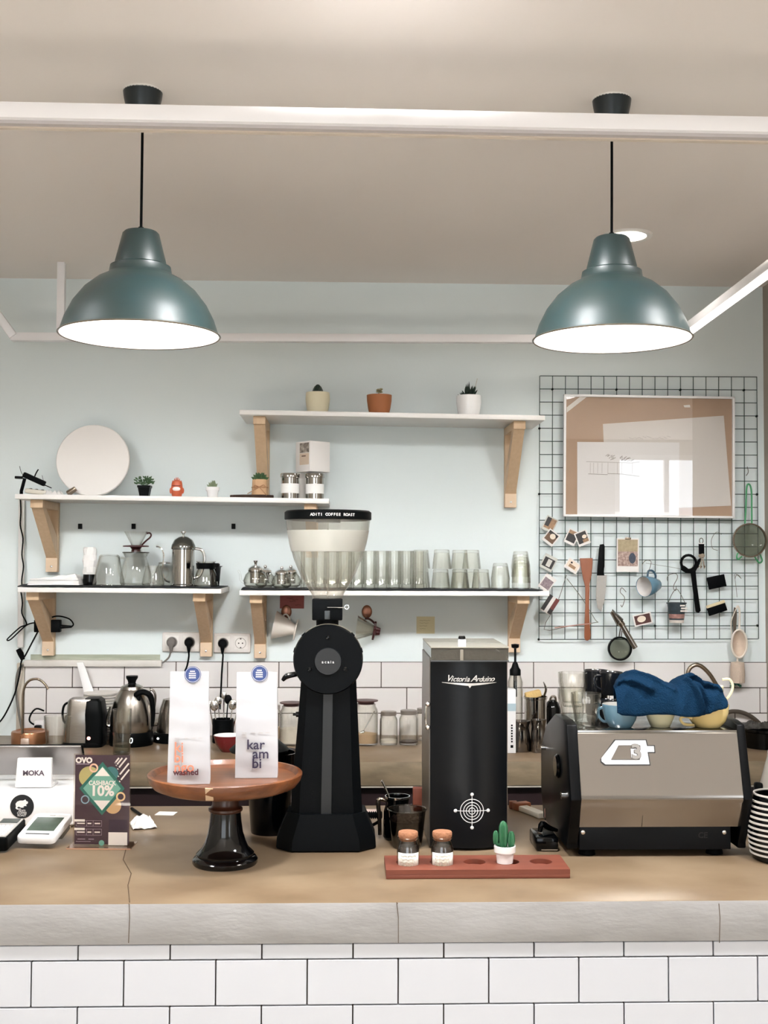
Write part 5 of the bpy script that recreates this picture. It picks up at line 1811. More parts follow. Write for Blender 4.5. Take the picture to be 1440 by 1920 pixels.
# card machines
p = fc(84, 1575)
k = K(p)
t = thing('payment_terminal', 'white handheld payment device with dark green screen beside the poster stand', 'terminal', p, rot=(R(13), 0, R(-7)))
def rrz(b, x0, x1, y0, y1, z0, z1, r, bev=.002):
    b.prism(rr(x0, x1, y0, y1, r, 6), z0, z1, plane='XY', bev=bev)
    return b
L_ = .145
wd_ = 36 * k
t.location = (p.x, Z(84, 1594, TOPZ).y + .01, TOPZ + .012)
rrz(B(), -wd_, wd_, 0, L_, 0, .020, .014, .004).build('body', WHITEG, parent=t)
B().box(-wd_ * .72, wd_ * .72, .038, L_ - .028, .019, .0207).build('screen', mat('screen_green', '3c4a3e', .12, var=.5, scale=30, hex2='55645a'), parent=t)
B().box(-wd_ * .62, wd_ * .62, .018, .022, .019, .0207).build('card_slot', BLACK, parent=t)
B().box(-.008, .008, L_ - .018, L_ - .014, .019, .0206).build('speaker_slit', mat('slit_grey', 'a8a5a0', .5), parent=t)
B().box(-wd_ * .85, wd_ * .85, .075, L_ - .008, -.022, .0005, bev=.003).build('foot', mat('foot_grey', '77736d', .5), parent=t)
p = fc(4, 1590)
t = thing('card_reader', 'dark card reader with pale keypad at the counter end', 'card reader', Vector((p.x, Z(4, 1600, TOPZ).y, TOPZ + .004)), rot=(R(7), 0, R(-4)))
k = K(p)
rrz(B(), -26 * k, 20 * k, 0, .15, 0, .035, .01, .004).build('body', BLACK, parent=t)
B().box(-24 * k, 17 * k, .01, .142, .034, .038, bev=.002).build('face_plate', mat('keypad_silver', 'b4b0ac', .4), parent=t)
b = B()
for i in range(4):
    for j in range(5):
        b.box((-18 + i * 8) * k, (-12 + i * 8) * k, .016 + j * .015, .026 + j * .015, .037, .0405, bev=.001, seg=1)
b.build('keys', WHITE, parent=t)
B().box(-20 * k, 14 * k, .105, .135, .0375, .0395).build('display', mat('reader_display', '4d5350', .3), parent=t)

# ---- poster in acrylic stand
YS = Z(190, 1588, TOPZ).y
k = 1 / S(Vector((-.6, YS, 1.0)))
pc = at(190, YS, TOPZ)
t = thing('poster_stand', 'purple cashback poster in a clear acrylic stand beside the white payment device', 'poster stand', Vector((pc.x, YS, TOPZ + .0006)), rot=(0, 0, R(-3)))
hw, hh = 51.5 * k, 170 * k
ACR = glassmat('acrylic', 'f6f2ee', 'c9a58d', mix=.8)
B().box(-hw - .003, hw + .003, -.0005, .0015, .002, hh + .004).build('acrylic_front', ACR, parent=t)
B().box(-hw - .012, hw + .012, -.03, .05, 0, .0025).build('acrylic_base', ACR, parent=t)
B().box(-hw - .012, hw + .012, -.0305, -.0295, 0, .003).build('base_edge', mat('acrylic_edge', 'b48a70', .3), parent=t)
PURP = mat('poster_purple', '3b2440', .35, var=.25, scale=6, hex2='4a2f50')
po = B().box(-hw, hw, .002, .003, .006, hh).build('poster', PURP, parent=t)
X = lambda u: -hw + 2 * hw * u            # u from the left edge
Zp = lambda v: hh - (hh - .006) * v       # v from the top
asp = 2 * hw
PW = mat('poster_white', 'f0eeec', .4)
TE1, TE2 = mat('poster_teal', '6fae9f', .4), mat('poster_deep_teal', '15695f', .4)
PY, PPE, PBL, PCY = mat('poster_lime', 'cfd092', .4), mat('poster_peach', 'efcfa0', .4), mat('poster_blue', '8fb0c4', .4), mat('poster_cyan', '3f93a0', .4)
PPK = mat('poster_pink', 'eec7ae', .4)


def disc(name, u, v, r, m, y, r2=0, n=32, parent=None):
    M = Matrix.Translation((X(u), y, Zp(v))) @ Matrix.Rotation(R(90), 4, 'X')
    b = B()
    if r2:
        b.lathe([(r2, 0), (r, 0), (r, .0002), (r2, .0002)], n=n, closed=True, M=M)
    else:
        b.lathe([(0, 0), (r, 0), (r, .0002), (0, .0002)], n=n, M=M)
    b.build(name, m, parent=parent or po)


def poly(name, pts, m, y):
    B().prism([(X(u), Zp(v)) for u, v in pts], y - .0002, y).build(name, m, parent=po)


disc('lime_circle', .26, .245, .19 * asp, PY, .0018)
disc('cyan_circle', .66, .21, .13 * asp, PCY, .0018)
disc('peach_circle', .70, .565, .15 * asp, PPE, .0018)
poly('deep_teal_diamond', [(.50, .075), (.91, .375), (.50, .675), (.08, .375)], TE2, .0016)
poly('teal_diamond', [(.50, .125), (.84, .375), (.50, .625), (.15, .375)], TE1, .0014)
poly('white_triangle', [(.50, .135), (.64, .235), (.36, .235)], PW, .0012)
poly('white_triangle', [(.50, .62), (.65, .51), (.35, .51)], PW, .0012)
disc('pink_ring', .34, .145, .082 * asp, PPK, .0011, .052 * asp)
disc('blue_ring', .19, .50, .078 * asp, PBL, .0011, .058 * asp)
disc('peach_ring', .84, .465, .085 * asp, PPE, .0011, .055 * asp)
text('poster_word', 'OVO', .135 * asp, PW, po, (X(.16), .0012, Zp(.062)), bold=.0010, sx=1.0)
text('poster_word', 'CASHBACK', .112 * asp, PW, po, (X(.50), .0010, Zp(.315)), bold=.0004, sx=.86)
text('poster_word', '10%', .26 * asp, PW, po, (X(.50), .0010, Zp(.405)), bold=.0012, sx=1.0)
b = B()
for (u, v), L in (((.94, .03), .22), ((.86, .03), .15), ((.98, .09), .26), ((.99, .16), .24), ((.80, .03), .10)):
    ax = Vector((X(u), .0013, Zp(v)))
    d_ = Vector((-.62, 0, -.78)) * L * asp
    b.tube([ax, ax + d_], .014 * asp, n=6, flat=.05)
    b.tube([ax + d_ * 1.12, ax + d_ * 1.2], .014 * asp, n=6, flat=.05)
b.build('white_streaks', PW, parent=po)
for v0, v1 in ((.735, .80), (.83, .90)):
    b = B()
    x0, x1, z0, z1 = X(.03), X(.50), Zp(v1), Zp(v0)
    for q in ((x0, x1, z0, z0 + .0006), (x0, x1, z1 - .0006, z1), (x0, x0 + .0006, z0, z1), (x1 - .0006, x1, z0, z1), (X(.22), X(.225), z0, z1), (X(.34), X(.345), z0, z1)):
        b.box(q[0], q[1], .0012, .0016, q[2], q[3])
    b.build('outline_box', mat('poster_lilac', 'b7a5bb', .4), parent=po)
    B().box(X(.0), X(.19), .0009, .0012, Zp(v0) - .003, Zp(v0) + .003, bev=.0001).build('pill_label', PW, parent=po)
    b = B()
    for u0, u1 in ((.05, .19), (.24, .31), (.37, .47)):
        b.box(X(u0), X(u1), .0010, .0014, (z0 + z1) / 2 - .0016, (z0 + z1) / 2 + .0016)
    b.build('print_lines', PW, parent=po)
B().box(X(.62), X(.97), .0008, .0012, Zp(.905) - .004, Zp(.865) + .004).build('dark_panel', mat('poster_panel', '2a1b2e', .3), parent=po)
B().box(X(.63), X(.97), .0012, .0016, Zp(.86), Zp(.72)).build('screen_shot', mat('poster_panel2', '34233a', .3, var=.3, scale=40), parent=po)
B().box(X(.625), X(.97), .0003, .0007, .004, Zp(.865)).build('white_note', PAPER, parent=po)
disc('teal_half_circle', .50, .985, .05 * asp, TE1, .0013)
b = B()
b.box(X(.06), X(.2), .0010, .0014, Zp(.947), Zp(.94)).box(X(.26), X(.36), .0010, .0014, Zp(.947), Zp(.94)).box(X(.03), X(.3), .0010, .0014, Zp(.972), Zp(.968))
b.box(X(.02), X(.26), .0010, .0014, Zp(.105), Zp(.098))
b.build('small_print', mat('poster_lilac', 'b7a5bb', .4), parent=po)

# loose papers and pen
p = fc(268, 1549)
k = K(p)
b = B()
b.grid(crum(44 * k, 60 * k, 22 * k, 6, .3), 24, 16)
o = b.build('crumpled_receipt', PAPER, loc=p, rot=(0, 0, .3))
m_ = o.modifiers.new('t', 'SOLIDIFY'); m_.thickness = .0006; m_.offset = 1
tag(o, 'crumpled white receipt lying on the counter behind the poster stand', 'paper')
p = fc(312, 1526)
o = B().box(-.028, .028, -.025, .022, 0, .0015).build('white_card', PAPER, loc=p, rot=(0, 0, -.15))
tag(o, 'small flat white card lying alone at the rear counter edge', 'card')
o = B().tube([fc(247, 1519, .005), fc(268, 1534, .005)], .0045, n=10).build('black_pen', BLACK)
tag(o, 'black pen lying between the poster stand and the receipt', 'pen')

# ---- cake stand
pb = fc(422, 1619)
k = K(pb)
t = thing('cake_stand', 'round acacia wood cake stand on a turned glossy black foot', 'cake stand', pb)
PH = TOPZ  # noqa
BW = mat('black_lacquer', '060608', .1, var=.2, scale=20, coat=.2)
B().lathe([(0, 0), (59, 0), (61, 3), (61, 9), (57, 14), (53, 16), (54, 20), (49, 25), (43, 31), (38, 42), (33, 58), (30, 78), (28.5, 96), (0, 96)], n=56, k=k).build('foot', BW, parent=t)
B().lathe([(0, 96), (29, 96), (32, 99), (32, 103), (27, 106), (25, 110), (25, 130), (30, 139), (0, 139)], n=48, k=k).build('collar', WOODAD, parent=t)
zc = P(422, 1477, pb.y - 144.5 * k).z - pb.z
PR = 144.5
off = at(422.5, pb.y, 1.1).x - pb.x
b = B()
b.lathe([(0, 0), (118, 0), (133, 6), (141, 16), (PR, 26), (PR, 29), (PR - 2, 31), (137, 31), (134, 27), (131, 22), (0, 22)], n=96, k=k, M=Matrix.Translation((off, 0, 139 * k)))
o = b.build('plate', [WOODA], parent=t)
PLZ = pb.z + (139 + 22) * k
PTOP = pb.z + (139 + 31) * k
B().box(-7 * k, 7 * k, -.0015, .002, 0, 26 * k, M=Matrix.Translation((off - 14 * k, -133 * k, (139 + 5) * k)) @ Matrix.Rotation(R(25), 4, 'X'), bev=.001).build('pale_patch', WOODL, parent=t)


# ---- coffee bags
def coffee_bag(px, pyb, w_, wb, h_, label, rz, gus):
    p = Z(px, pyb, PLZ)
    p.y += .012
    k = K(p)
    t = thing('coffee_bag', label, 'coffee bag', p + Vector((0, 0, .0008)), rz=rz)
    W0, W1, H, D = wb * k / 2, w_ * k / 2, h_ * k, gus
    b = B()
    n, mm = 22, 14
    def sec(v):
        f = 1 - max(0, (v - .62) / .38) ** 1.3
        w0 = W0 + (W1 - W0) * min(1, v * 1.35)
        d = max(.0012, D * (f if v > .06 else (.75 + .25 * v / .06)))
        return w0, d
    def fn(u, v):
        w0, d = sec(v)
        a = u * 4
        s = int(a) % 4
        tt = a - int(a)
        cor = [(-1, -1), (1, -1), (1, 1), (-1, 1)]
        c0, c1 = cor[s], cor[(s + 1) % 4]
        x = (c0[0] + (c1[0] - c0[0]) * tt) * w0
        y = (c0[1] + (c1[1] - c0[1]) * tt) * d / 2
        if s in (1, 3):
            x -= (1 if s == 1 else -1) * math.sin(math.pi * tt) * d * .22 * (1 if v > .1 else v * 10)
        if s in (0, 2):
            y -= (1 if s == 0 else -1) * .004 * math.sin(math.pi * tt) * math.sin(math.pi * min(1, v * 1.2)) * .8
            y += .0010 * math.sin(9 * v + 5 * tt) * math.sin(23 * v - 3 * tt) * (1 if v < .97 else 0)
        return Vector((x, y + d / 2, v * H))
    b.grid(fn, 48, 36)
    bmesh.ops.remove_doubles(b.bm, verts=b.bm.verts[:], dist=.00001)
    es = [e for e in b.bm.edges if e.is_boundary]
    bmesh.ops.holes_fill(b.bm, edges=es)
    b.build('bag', mat('bag_matte_white', 'bdbdc0', .42, bump=.12, bscale=30), parent=t, ang=50)
    return t, k, H


BLUE = mat('sticker_blue', '33467a', .4)


def bag_sticker(t, k, H, dx, top=.0):
    M = Matrix.Translation((dx * k, -.0012, H - top * k)) @ Matrix.Rotation(R(90), 4, 'X')
    s = B().lathe([(0, 0), (15.5, 0), (15.5, .5), (0, .5)], n=40, k=k, M=M).build('round_sticker', BLUE, parent=t)
    B().lathe([(13.6, .4), (14.2, .4), (14.2, .8), (13.6, .8)], n=40, k=k, M=M, closed=True).build('sticker_ring', SW, parent=s)
    b = B()
    for i, (z_, w_) in enumerate(((6, 5), (2, 7), (-2, 7), (-6, 7))):
        x = -w_
        while x < w_ - 1:
            b.box((dx + x) * k, (dx + x + 1.3) * k, -.0022, -.0016, H - top * k + (z_ - 1.2) * k, H - top * k + (z_ + 1.2) * k)
            x += 1.9
    b.build('sticker_print', SW, parent=s)


TG = mat('print_faint_grey', 'b9b4b2', .6)


def tiny_print(t, k, x0, z, y=-.0052):
    b = B()
    for i in range(4):
        b.box((x0) * k, (x0 + 9) * k, y, y + .0008, (z - i * 2.6) * k, (z - i * 2.6 + 1.2) * k)
    for x in (17, 31, 44):
        b.box((x0 + x) * k, (x0 + x + 8) * k, y, y + .0008, z * k, (z + 1.2) * k)
    b.build('small_print', TG, parent=t)


t1, k1, H1 = coffee_bag(352, 1473, 72, 79, 211, 'white coffee bag with orange and wine red lettering and a round blue sticker', R(4), .055)
bag_sticker(t1, k1, H1, 6, 6)
OR_ = mat('ink_orange', 'e08365', .5)
RD = mat('ink_wine', '4a1420', .5)
NV = mat('ink_navy', '2b2440', .5)
yb = -.0052
for i, (wd, dz) in enumerate((('ki', 69), ('bi', 50), ('ngo', 32))):
    text('bag_word', wd, 27 * k1, OR_, t1, (-27 * k1, yb, dz * k1), align='LEFT', depth=.0004, sx=.95, bold=.0003)
text('bag_word', 'washed', 15.5 * k1, RD, t1, (-28 * k1, yb - .0006, 23 * k1), align='LEFT', depth=.0004, bold=.0005)
tiny_print(t1, k1, -26, 86)
t2, k2, H2 = coffee_bag(479.5, 1461, 76, 79, 198, 'white coffee bag with large dark purple lettering and a round blue sticker', R(1), .05)
bag_sticker(t2, k2, H2, 5, 3)
for wd, dx, dz in (('kar', -18, 62), ('am', -7, 45), ('bi', -8, 27)):
    text('bag_word', wd, 26 * k2, NV, t2, (dx * k2, yb, dz * k2), align='LEFT', depth=.0004, bold=.0004)
tiny_print(t2, k2, -27, 84)

# black knock bin behind the cake stand
p = fc(507, 1560)
k = K(p)
t = thing('knock_bin', 'glossy black round bin standing behind the cake stand', 'bin', p)
B().lathe(shell([(36, 0), (37, 4), (44, 100), (48, 148), (54, 150)], 3, 4), n=48, k=k, caps=False).build('body', BLACKG, parent=t)
b = B()
b.lathe([(54, 150), (56, 154), (40, 168), (30, 172), (0, 172)], n=48, k=k, c=(-22 * k, 0, 0), caps=False)
b.build('lid', BLACK, parent=t)
p = fc(541, 1530)
k = K(p)
o = B().box(-13 * k, 16 * k, -.006, .006, 0, 52 * k, bev=.001).build('pink_card_box', mat('pale_pink_card', 'd9c2ba', .6), loc=p)
tag(o, 'pale pink carton standing in the gap between cake stand and grinder', 'carton')

# ---- the big coffee grinder
p = fc(612, 1583)
p.z = TOPZ + .0006
k = K(p)
t = thing('coffee_grinder', 'tall black coffee grinder with a clear funnel hopper and round face', 'coffee grinder', p)
GB = mat('grinder_black', '030507', .5, spec=.1, bump=.08, bscale=500)


def octo(w_, d_, c):
    return [(w_ - c, -d_), (w_, -d_ + c), (w_, d_ - c), (w_ - c, d_), (-w_ + c, d_), (-w_, d_ - c), (-w_, -d_ + c), (-w_ + c, -d_)]


def loft2(secs):
    b = B()
    rings = [[b.bm.verts.new((x * k + dx * k, y * k, z * k)) for x, y in o_] for o_, z, dx in secs]
    n = len(rings[0])
    for A, C in zip(rings, rings[1:]):
        for i in range(n):
            b.bm.faces.new((A[i], A[(i + 1) % n], C[(i + 1) % n], C[i]))
    b.bm.faces.new(rings[0][::-1])
    b.bm.faces.new(rings[-1])
    return b


loft2([(octo(90, 62, 30), 0, 0), (octo(92, 64, 30), 3, 0), (octo(91, 63, 30), 20, 0), (octo(72, 52, 24), 66, 0)]).build('base', GB, parent=t)
loft2([(octo(68, 46, 16), 20, 1), (octo(64, 44, 16), 110, 0), (octo(56, 42, 14), 230, 2), (octo(50, 40, 12), 330, 3), (octo(46, 38, 10), 372, 4)]).build('column', GB, parent=t)
b = B()
b.prism([(-10 * k, 36 * k), (9 * k, 36 * k), (11 * k, 322 * k), (-6 * k, 322 * k)], -48.5 * k, -40 * k)
b.build('front_strip', mat('strip_dark_grey', '101417', .45), parent=t)
zc_ = P(615, 1237, p.y - 60 * k).z - p.z
kk = 1 / S(Vector((p.x, p.y - 60 * k, p.z + zc_)))
dx_ = at(615, p.y - 60 * k, p.z + zc_).x - p.x
M = Matrix.Translation((dx_, -60 * k, zc_)) @ Matrix.Rotation(R(90), 4, 'X')
B().lathe([(0, -110), (56, -110), (60, -100), (66, -30), (66, -20), (0, -20)], n=72, k=kk, M=M).build('motor_housing', mat('housing_grey', '8b8474', .3, .7), parent=t)
B().lathe([(0, -60), (60, -60), (64, -55), (65.5, -6), (63, 0), (0, 0)], n=80, k=kk, M=M).build('round_face', GB, parent=t)
B().lathe([(0, 0), (25.5, 0), (25.5, 2), (24.5, 4), (0, 4)], n=56, k=kk, M=M @ Matrix.Translation((0, -3 * kk, 0))).build('badge', mat('badge_grey', '0e1114', .5), parent=t)
for bx, bz in ((0, 42), (-34, -18), (33, -17)):
    B().lathe([(0, 0), (4, 0), (4, 2), (1.8, 2.5), (1.5, 1), (0, 1)], n=18, k=kk, M=M @ Matrix.Translation((bx * kk, bz * kk, 0))).build('screw', BLACKG, parent=t)
for a_ in (45, 135, 165, 15):
    B().box(-4 * kk, 4 * kk, 62 * kk, 67 * kk, -30 * kk, -6 * kk, M=M @ Matrix.Rotation(R(a_ - 90), 4, 'Z')).build('face_lug', BLACKM, parent=t)
text('badge_text', 'acaia', 7.2 * kk, mat('badge_text_grey', 'c9c9c9', .5), t, (dx_, -60 * k - 5 * kk, zc_ - 4 * kk), bold=.0002, space=1.5, sx=1.1, depth=.0003)
# neck and collar
zn = lambda py, dy=0: P(614, py, p.y + dy).z - p.z
dxn = at(613.5, p.y, p.z + .5).x - p.x
M0 = Matrix.Translation((dxn, 0, 0))
B().lathe([(21.5, 0), (21.5, 1), (21.5, 1)], n=40, k=kk, M=M0 @ Matrix.Translation((0, 0, zn(1180))), caps=True).lathe([(0, 0), (21.5 * kk, 0), (21.5 * kk, zn(1160) - zn(1180)), (0, zn(1160) - zn(1180))], n=40, M=M0 @ Matrix.Translation((0, 0, zn(1180)))).build('neck', GB, parent=t)
b = B()
b.box(-29 * kk, 29 * kk, -26 * kk, 26 * kk, zn(1162), zn(1122), bev=.003, M=M0)
b.build('collar', GB, parent=t)
B().box(-5 * kk, 5 * kk, -28.5 * kk, -25.5 * kk, zn(1160), zn(1144), M=M0, bev=.001).build('collar_latch', mat('latch_grey', '4a4e50', .35, .6), parent=t)
B().tube([Vector((dxn, -28 * kk, zn(1138))), Vector((dxn + 34 * kk, -28 * kk, zn(1138)))], 1.0 * kk, n=8).tube([Vector((dxn + (37 + 4 * math.cos(a)) * kk, -28 * kk, zn(1137) + 4 * kk * math.sin(a))) for a in [i * math.pi / 6 for i in range(12)]], .9 * kk, n=6, closed=True).build('split_pin', CHROME, parent=t)
# hopper
zb_, zt2 = zn(1122), zn(975)
def hz(py):
    return zn(py)
outer = [(29, 1122), (31, 1114), (36, 1106), (40, 1100), (52, 1080), (65, 1050), (74, 1020), (80, 990), (82, 974)]
hp = [(r * kk, hz(y)) for r, y in outer]
inn = [((r - 1.6) * kk, z_) for r, z_ in hp[::-1]]
B().lathe(hp + inn, n=72, closed=True, M=M0).build('hopper', HOPPER, parent=t)
fr_ = [(73.0, 1023), (79.2, 996), (78.2, 996), (72.0, 1023)]
frp = [(r * kk * .998 + (.3 * kk), hz(y)) for r, y in ((72.6, 1034), (75.3, 1020), (80.3, 995), (79.8, 995), (74.8, 1020), (72.0, 1034))]
B().lathe([((r - 2.4 * 0) , z_) for r, z_ in [(70.6 * kk, hz(1034)), (74.5 * kk, hz(1020)), (79.5 * kk, hz(995)), (79.1 * kk, hz(995)), (74.1 * kk, hz(1020)), (70.2 * kk, hz(1034))]], n=72, closed=True, M=M0).build('frosted_band', FROST, parent=t)
o = B().lathe([(0, hz(958)), (80 * kk, hz(958)), (84 * kk, hz(961)), (84 * kk, hz(974)), (81 * kk, hz(976)), (72 * kk, hz(976)), (0, hz(974))], n=80, M=M0).build('hopper_lid', BLACK, parent=t)
B().lathe([(0, hz(974)), (26 * kk, hz(974)), (24 * kk, hz(980)), (0, hz(980))], n=40, M=M0).build('lid_inner_boss', SMOKE, parent=t)
# curved lettering on lid
for i, ch in enumerate('ADITI COFFEE ROAST'):
    if ch == ' ':
        continue
    a = (i - 8.5) * .058 + .13
    r_ = 84.3 * kk
    text('lid_letter', ch, 7.2 * kk, SW, o, (dxn + r_ * math.sin(a), -r_ * math.cos(a), hz(967.5)), rot=(R(90), 0, a), bold=.0002, depth=.0002)
# spout lever, knob
B().tube([Vector(q) * k for q in ((-44, -6, 322), (-60, -10, 318), (-76, -10, 314), (-84, -10, 306))], [5 * k, 5 * k, 5.5 * k, 3 * k], n=10, smooth=4).build('dosing_lever', BLACKG, parent=t)
B().lathe([(0, 0), (5, 0), (5, 8), (2.5, 9), (2.5, 14), (0, 14)], n=14, k=k, M=Matrix.Translation((-50 * k, -10 * k, 243 * k)) @ Matrix.Rotation(R(-90), 4, 'Y')).build('side_knob', BLACKG, parent=t)
b = B()
for i in range(9):
    b.lathe([(5, 0), (8, 1.8), (5, 3.6)], n=16, k=k, c=(0, 0, 0), M=Matrix.Translation(((72 + i * 3.8) * k, 44 * k, 44 * k)) @ Matrix.Rotation(R(90), 4, 'Y'))
b.tube([Vector((66, 44, 44)) * k, Vector((104, 44, 44)) * k], 5 * k, n=12)
b.tube([Vector(q) * k for q in ((102, 44, 44), (100, 56, 30), (90, 62, 22), (80, 50, 20))], 3 * k, n=8, smooth=4)
b.build('ribbed_hose', RUBBER, parent=t)

# pale folded cloth behind the grinder
p = fc(686, 1524)
o = B().box(-.06, .035, -.035, .03, 0, .004, bev=.001).build('pale_card', mat('pale_pink_card', 'd9c2ba', .6), loc=p)
tag(o, 'pale pink card lying flat at the rear counter edge behind the ribbed hose', 'card')

# pitcher with spoon, bean cup
p = fc(745, 1572)
k = K(p)
t = thing('black_pitcher', 'black steaming pitcher with a bright steel rim and a bar spoon in it', 'pitcher', p)
b = B().lathe(shell([(24, 0), (27, 4), (26, 50), (21, 66), (23, 78)], 1.2, 3), n=40, k=k, caps=False)
b.build('body', BLACKG, parent=t)
B().lathe([(22.6, 75), (23.6, 79), (22.2, 79), (21.2, 68), (20.4, 60), (21, 72)], n=40, k=k, closed=True).build('steel_rim', CHROME, parent=t)
B().tube([Vector(q) * k for q in ((-22, -4, 70), (-36, -6, 72), (-34, -6, 40), (-33, -6, 8))], [3 * k, 4.5 * k, 4 * k, 3.5 * k], n=10, smooth=4).build('handle', BRONZE, parent=t)
b = B().tube([Vector(q) * k for q in ((4, 0, 12), (-12, 2, 66), (-26, 4, 100), (-30, 4, 106))], [1.4 * k, 1.6 * k, 2.2 * k, 2.6 * k], n=8, smooth=3)
o = b.build('bar_spoon', STEEL, loc=p)
tag(o, 'steel bar spoon leaning out of the black pitcher', 'spoon')
p = fc(763, 1588)
k = K(p)
t = thing('bean_cup', 'smoky clear plastic cup holding dark coffee beans beside the bean grinder', 'cup', p)
B().lathe(shell([(26, 0), (28, 4), (35, 66), (37, 70)], 1.0, 3), n=44, k=k, caps=False).build('cup', glassmat('cup_smoke', 'b5b0aa', '5f5a55', mix=1.0), parent=t)
B().lathe([(35.8, 69), (38, 70.5), (36, 72), (34.5, 70.5)], n=44, k=k, closed=True).build('rim', GLASS2, parent=t)
b = B()
b.lathe([(0, 4), (26, 4), (32, 50), (0, 52)], n=32, k=k)
for i in range(90):
    a, r_ = random.uniform(0, 6.28), 30 * random.uniform(0, 1) ** .5
    b.ball(Vector((r_ * math.cos(a), r_ * math.sin(a), 52 + random.uniform(-1, 3))) * k, 3.4 * k, sx=1.0, sy=.7, sz=.6, u=8, v=5, M=Matrix.Rotation(random.uniform(0, 3), 4, 'Z'))
ob = b.build('coffee_beans', BEAN, parent=t)
ob['kind'] = 'stuff'

# ---- bean grinder: black box with curved face
YV = Z(880, 1598, TOPZ).y
pv = at(881.5, YV, TOPZ)
k = 1 / S(Vector((pv.x, YV, TOPZ)))
t = thing('bean_grinder', 'tall black coffee machine column with curved face, chrome script and target emblem', 'coffee grinder', (pv.x, YV, TOPZ + .0006))
Wv, Hv = 73.5 * k, 356 * k
Dv = .33
n = 20
def front(w_, bulge=.030):
    return [(-w_ + 2 * w_ * i / n, .012 + bulge - bulge * math.cos((i / n - .5) * math.pi) * 1.0) for i in range(n + 1)]
b = B()
FRB = mat('curved_black_steel', '04070b', .33, .1, bump=.03, bscale=600, spec=.3)
b.prism([(x, y) for x, y in front(Wv)] + [(Wv, .10), (-Wv, .10)], .006, Hv, plane='XY')
o = b.build('front_panel', FRB, parent=t, ang=25)
b = B()
b.prism([(.045, .004), (Dv, .004), (Dv, Hv * .30), (Dv + .012, Hv * .34), (Dv + .012, Hv * .80), (Dv, Hv * .9), (Dv, Hv + .006), (.045, Hv + .006)], -Wv - .002, -Wv + .012, plane='YZ')
b.prism([(.045, .004), (Dv, .004), (Dv, Hv + .006), (.045, Hv + .006)], Wv - .012, Wv + .002, plane='YZ')
b.build('side_panel', mat('side_graphite', '6f6a62', .35, .8), parent=t)
B().box(-Wv + .013, Wv - .013, .10, Dv - .005, .004, Hv).build('rear_body', BLACKM, parent=t)
# hopper box, lid and knob
HH = 24 * k
b = B()
for q in ((-Wv, Wv, .013, .016, Hv, Hv + HH), (-Wv, Wv, Dv - .003, Dv, Hv + .007, Hv + HH), (-Wv, -Wv + .003, .016, Dv, Hv + .007, Hv + HH), (Wv - .003, Wv, .016, Dv, Hv + .007, Hv + HH)):
    b.box(*q)
b.build('hopper_wall', glassmat('hopper_box_smoke', 'd5d2cc', '7a766e', diff='b9b6aa', diffw=.08), parent=t)
B().box(-Wv - .001, Wv + .001, .011, Dv + .001, Hv + HH, Hv + HH + .004, bev=.001).build('hopper_lid', mat('lid_smoke_grey', '8e8b80', .25), parent=t)
b = B()
b.grid(lambda u, v: Vector(((-Wv + .006) + (2 * Wv - .012) * u, .019 + .28 * max(0, v - .1), Hv + .002 + (HH * (.30 + .6 * math.sin(math.pi * u) ** .6) if v > .05 else 0))), 24, 10)
ob = b.build('hopper_beans', BEAN, parent=t)
kx = at(866, YV + .02, TOPZ + .5).x - pv.x
B().box(kx - 7.5 * k, kx + 7.5 * k, .012, .030, Hv + HH + .0, Hv + HH + 17 * k, bev=.003).build('lid_knob', WHITEG, parent=t)
B().lathe([(0, 0), (7, 0), (7, 3), (5.5, 6), (0, 6)], n=20, k=k, c=(kx, .021, Hv + HH + 17 * k)).build('knob_cap', BLACKG, parent=t)
B().box(kx - 4 * k, kx + 2 * k, .009, .0125, Hv + 1 * k, Hv + HH - 2 * k).build('lid_catch', CHROME, parent=t)
B().box(-Wv - .001, Wv + .001, .009, .0115, Hv - .0015, Hv + .0015).build('hopper_seam', mat('seam_grey', '5d5f60', .3, .6), parent=t)
# script and emblem on the curved face
CH2 = mat('badge_chrome', 'd6d4d0', .25, .6)


def fy(x):
    i = (x + Wv) / (2 * Wv)
    return .012 + .030 - .030 * math.cos((i - .5) * math.pi)


word = 'Victoria Arduino'
ws = [7.0, 3.2, 5.2, 4.0, 5.6, 4.6, 3.2, 5.6, 3.5, 8.0, 4.4, 6.0, 5.8, 3.2, 5.8, 5.8]
x = -sum(ws) / 2 + 1
zt_v = P(881, 1275, YV).z - TOPZ
for ch, w_ in zip(word, ws):
    x += w_ / 2
    if ch != ' ':
        xx = x * k * 1.12
        text('script_letter', ch, (17 if ch.isupper() else 14) * k, CH2, t, (xx, fy(xx + w_ * k * .5 * (1 if xx < 0 else -1)) - .0016, zt_v + (1 if ch.isupper() else 0) * k), shear=.45, bold=.0003, depth=.0004, rot=(R(90), 0, 0))
    x += w_ / 2
b = B()
zl = P(881, 1285, YV).z - TOPZ
for sgn in (-1, 1):
    m_ = 14
    up = [(sgn * 52 * i / m_, 1.5 + .6 * (i / m_)) for i in range(m_ + 1)]
    for i in range(m_):
        xa_, xb_ = sgn * (2 + 50 * i / m_) * k, sgn * (2 + 50 * (i + 1) / m_) * k
        ha, hb = (5 - 4 * i / m_) * k, (5 - 4 * (i + 1) / m_) * k
        za, zb2 = zl + (3.0 * i / m_) * k, zl + (3.0 * (i + 1) / m_) * k
        A = [b.bm.verts.new(Vector((X_, fy(X_) - .001, Z_))) for X_, Z_ in ((xa_, za - ha / 2), (xb_, zb2 - hb / 2), (xb_, zb2 + hb / 2), (xa_, za + ha / 2))]
        b.bm.faces.new(A)
b.prism([(-6 * k, zl + 2.5 * k), (6 * k, zl + 2.5 * k), (0, zl - 6.5 * k)], fy(0) - .002, fy(0) - .0005)
b.build('winged_badge', CH2, parent=t)
